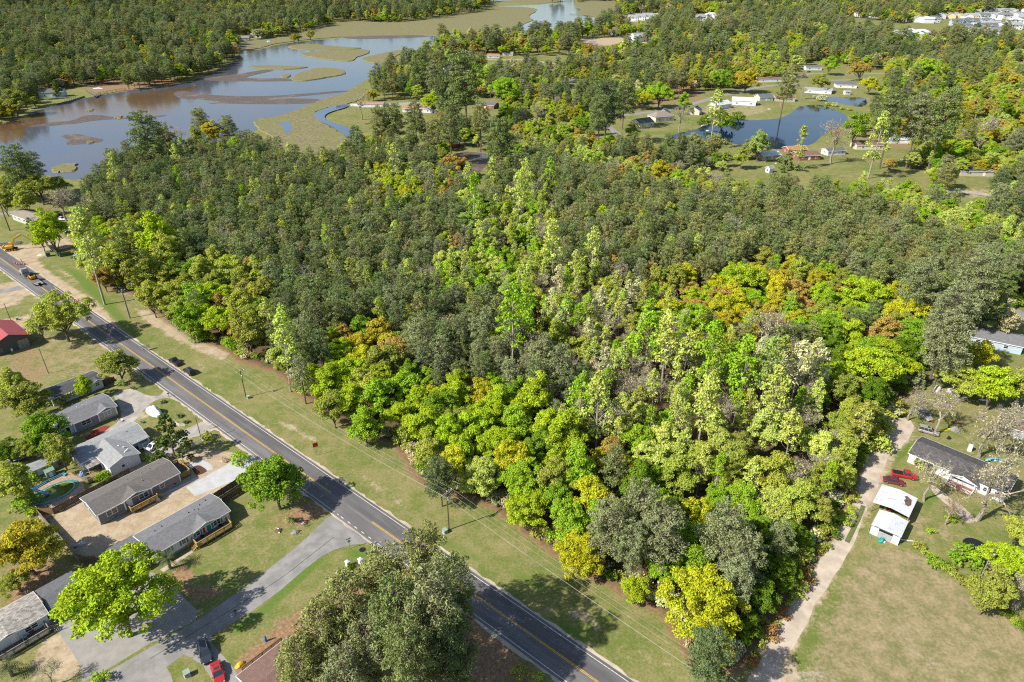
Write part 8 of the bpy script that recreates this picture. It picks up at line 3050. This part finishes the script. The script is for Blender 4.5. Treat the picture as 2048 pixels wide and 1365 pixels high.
def single_out(items):
 """items: (label, picture u, setter). Look-alikes are told apart by their order from the left."""
 by = {}
 for it in items:
  by.setdefault(it[0], []).append(it)
 for lab, lst in by.items():
  lst.sort(key=lambda q: q[1])
  for k, it in enumerate(lst):
   if len(lst) == 1:
    w = ''
   elif len(lst) == 2:
    w = ('left one, ', 'right one, ')[k]
   elif len(lst) == 3:
    w = ('leftmost, ', 'middle one, ', 'rightmost, ')[k]
   else:
    w = (f'{ORD[k]} from left: ' if k < len(ORD) else f'{k + 1}th from left: ')
   it[2](w + lab)


def plant_all():
 T = TREES
 X = np.array([t[2] for t in T])
 Y = np.array([t[3] for t in T])
 Hh_ = np.array([HEIGHT[t[0]][t[1] % len(HEIGHT[t[0]])] * t[9] for t in T])
 u, v = pix(X, Y, Hh_ * 0.75)
 depth = Y * CP - (Hh_ * 0.6 - CAM_H) * SP
 size = np.array([RAD[t[0]] * t[4] for t in T]) / depth * 1000
 seen = (u > -10) & (u < 2058) & (v > -5) & (v < 1380)
 size = np.where(seen, size, size * 0.001)
 count = {}
 single, mass = [], []
 for i in np.argsort(-size):
  k = NTREE[T[i][0]]
  if count.get(k, 0) < LIMIT[k] and seen[i]:
   count[k] = count.get(k, 0) + 1
   single.append(i)
  else:
   mass.append(i)
 wd = sdist(X, Y, WOOD)
 src = {}
 out = []
 for i in single:
  fam, idx, x, y, sc, rot, tint, tn, zone, sz = T[i]
  p = Vector((x, y, 0))
  s, t_ = to_rf(p)
  dirt = min((q - p).length for q in DIRT)
  sw = 'small' if sc < 0.8 else ('large' if sc > 1.02 else 'middling')
  what = f'{COLOUR_WORD[tn]} {WORD[fam]}'
  mark = min(ROADSIDE, key=lambda q: abs(q[1] - s))[0]
  if zone == 'beyond':
   n, q = min(FARMARK, key=lambda q: math.hypot(q[1][0] - u[i], (q[1][1] - v[i]) * 2.2))
   dx, dy = q[0] - u[i], (q[1] - v[i]) * 2.2
   side = ('left of' if dx > 0 else 'right of') if abs(dx) > abs(dy) else ('behind' if dy > 0 else 'before')
   lab = f'{what} {side} {n}'
  elif zone == 'foot':
   lab = f'{what} at foot of wood ' + ('along the dirt road' if dirt < 22 else 'opposite ' + mark[4:])
  elif wd[i] < 8:
   lab = f'{what} on edge of wood ' + ('along the dirt road' if dirt < 25 else 'opposite ' + mark[4:])
  elif dirt < 32:
   lab = f'{sw} {what} just inside wood near dirt road'
  else:
   dd = 'shallow' if t_ < 40 else ('middle' if t_ < 90 else ('deep' if t_ < 150 else 'farthest'))
   lab = f'{sw} {what}, {dd} part of wood opposite {mark[4:]}'
  if fam == 'tall':
   lab = lab.replace('small ', '').replace('middling ', '').replace('large ', '')
  g = {'beyond': 'trees beyond the wood', 'pines': 'pines packed in the wood', 'inner': 'trees inside the wood', 'front': 'trees along the front of the wood', 'foot': 'bushes at the foot of the wood'}[zone]
  o = plant(fam, idx, x, y, sc, rot, tint, lab, g, sz)
  src.setdefault((fam, idx % len(PROTO[fam])), o)
  out.append((lab, u[i], lambda w, o=o: o.__setitem__('label', w)))
 out += [(l, uu, lambda w, o=o: o.__setitem__('label', w)) for uu, o, l in TOWN]
 out += [(l, uu, lambda w, o=o: o.__setitem__('label', w)) for uu, o, l in HEDGE]
 single_out(out)
 for k in ('pine_tree', 'broadleaf_tree', 'slender_tree', 'bare_tree', 'shrub'):
  ids = [i for i in mass if NTREE[T[i][0]] == k]
  if ids:
   woods({'pine_tree': 'pine_woods', 'broadleaf_tree': 'broadleaf_woods', 'slender_tree': 'slender_woods', 'bare_tree': 'leafless_woods', 'shrub': 'undergrowth'}[k], [T[i] for i in ids], src,
    {'pine_tree': 'pines packed too close to tell apart in the woods and beyond', 'broadleaf_tree': 'mixed green broadleaf woods running to the far horizon', 'slender_tree': 'thin pale green trees crowding the middle of the wood',
     'bare_tree': 'leafless grey trees scattered through the woods', 'shrub': 'low bushes filling the gaps under the wood'}[k])


def woods(name, T, src, label):
 me = bpy.data.meshes.new(name)
 n = len(T)
 me.vertices.add(n)
 me.vertices.foreach_set('co', np.array([(t[2], t[3], 0.0) for t in T], np.float32).ravel())
 fams = sorted({(t[0], t[1] % len(PROTO[t[0]])) for t in T})
 num = {f: i for i, f in enumerate(fams)}

 def attr(nm, typ, prop, arr):
  a = me.attributes.new(nm, typ, 'POINT')
  a.data.foreach_set(prop, np.asarray(arr).ravel())
 attr('which', 'INT', 'value', np.array([num[(t[0], t[1] % len(PROTO[t[0]]))] for t in T], np.int32))
 attr('turn', 'FLOAT_VECTOR', 'vector', np.array([(0, 0, t[5]) for t in T], np.float32))
 attr('size', 'FLOAT_VECTOR', 'vector', np.array([(t[4], t[4], t[9]) for t in T], np.float32))
 attr('tint', 'FLOAT_COLOR', 'color', np.array([(*t[6], 1) for t in T], np.float32))
 o = kind(link(name, me), 'stuff')
 tag(o, label, 'woods')
 ng = bpy.data.node_groups.new(name, 'GeometryNodeTree')
 ng.interface.new_socket('Geometry', in_out='INPUT', socket_type='NodeSocketGeometry')
 ng.interface.new_socket('Geometry', in_out='OUTPUT', socket_type='NodeSocketGeometry')
 N, L = ng.nodes, ng.links
 gi = N.new('NodeGroupInput')
 go = N.new('NodeGroupOutput')
 join = N.new('GeometryNodeJoinGeometry')

 def named(nm, typ):
  q = N.new('GeometryNodeInputNamedAttribute')
  q.data_type = typ
  q.inputs['Name'].default_value = nm
  return q.outputs['Attribute']
 which, turn, size = named('which', 'INT'), named('turn', 'FLOAT_VECTOR'), named('size', 'FLOAT_VECTOR')
 for f, i in num.items():
  if f not in src:
   c, t = PROTO[f[0]][f[1]]
   src[f] = plant(f[0], f[1], T[0][2], T[0][3], 0.9, 1.0, T[0][6], label, 'trees inside the wood')
  both = N.new('GeometryNodeJoinGeometry')
  for ch in src[f].children:
   oi = N.new('GeometryNodeObjectInfo')
   oi.transform_space = 'ORIGINAL'
   oi.inputs['Object'].default_value = ch
   L.new(oi.outputs['Geometry'], both.inputs[0])
  eq = N.new('FunctionNodeCompare')
  eq.data_type = 'INT'
  eq.operation = 'EQUAL'
  L.new(which, eq.inputs[2])
  eq.inputs[3].default_value = i
  ip = N.new('GeometryNodeInstanceOnPoints')
  L.new(gi.outputs[0], ip.inputs['Points'])
  L.new(eq.outputs[0], ip.inputs['Selection'])
  L.new(both.outputs[0], ip.inputs['Instance'])
  L.new(turn, ip.inputs['Rotation'])
  L.new(size, ip.inputs['Scale'])
  L.new(ip.outputs[0], join.inputs[0])
 L.new(join.outputs[0], go.inputs[0])
 md = o.modifiers.new('woods', 'NODES')
 md.node_group = ng
 return o


plant_all()
print('trees', len(TREES))
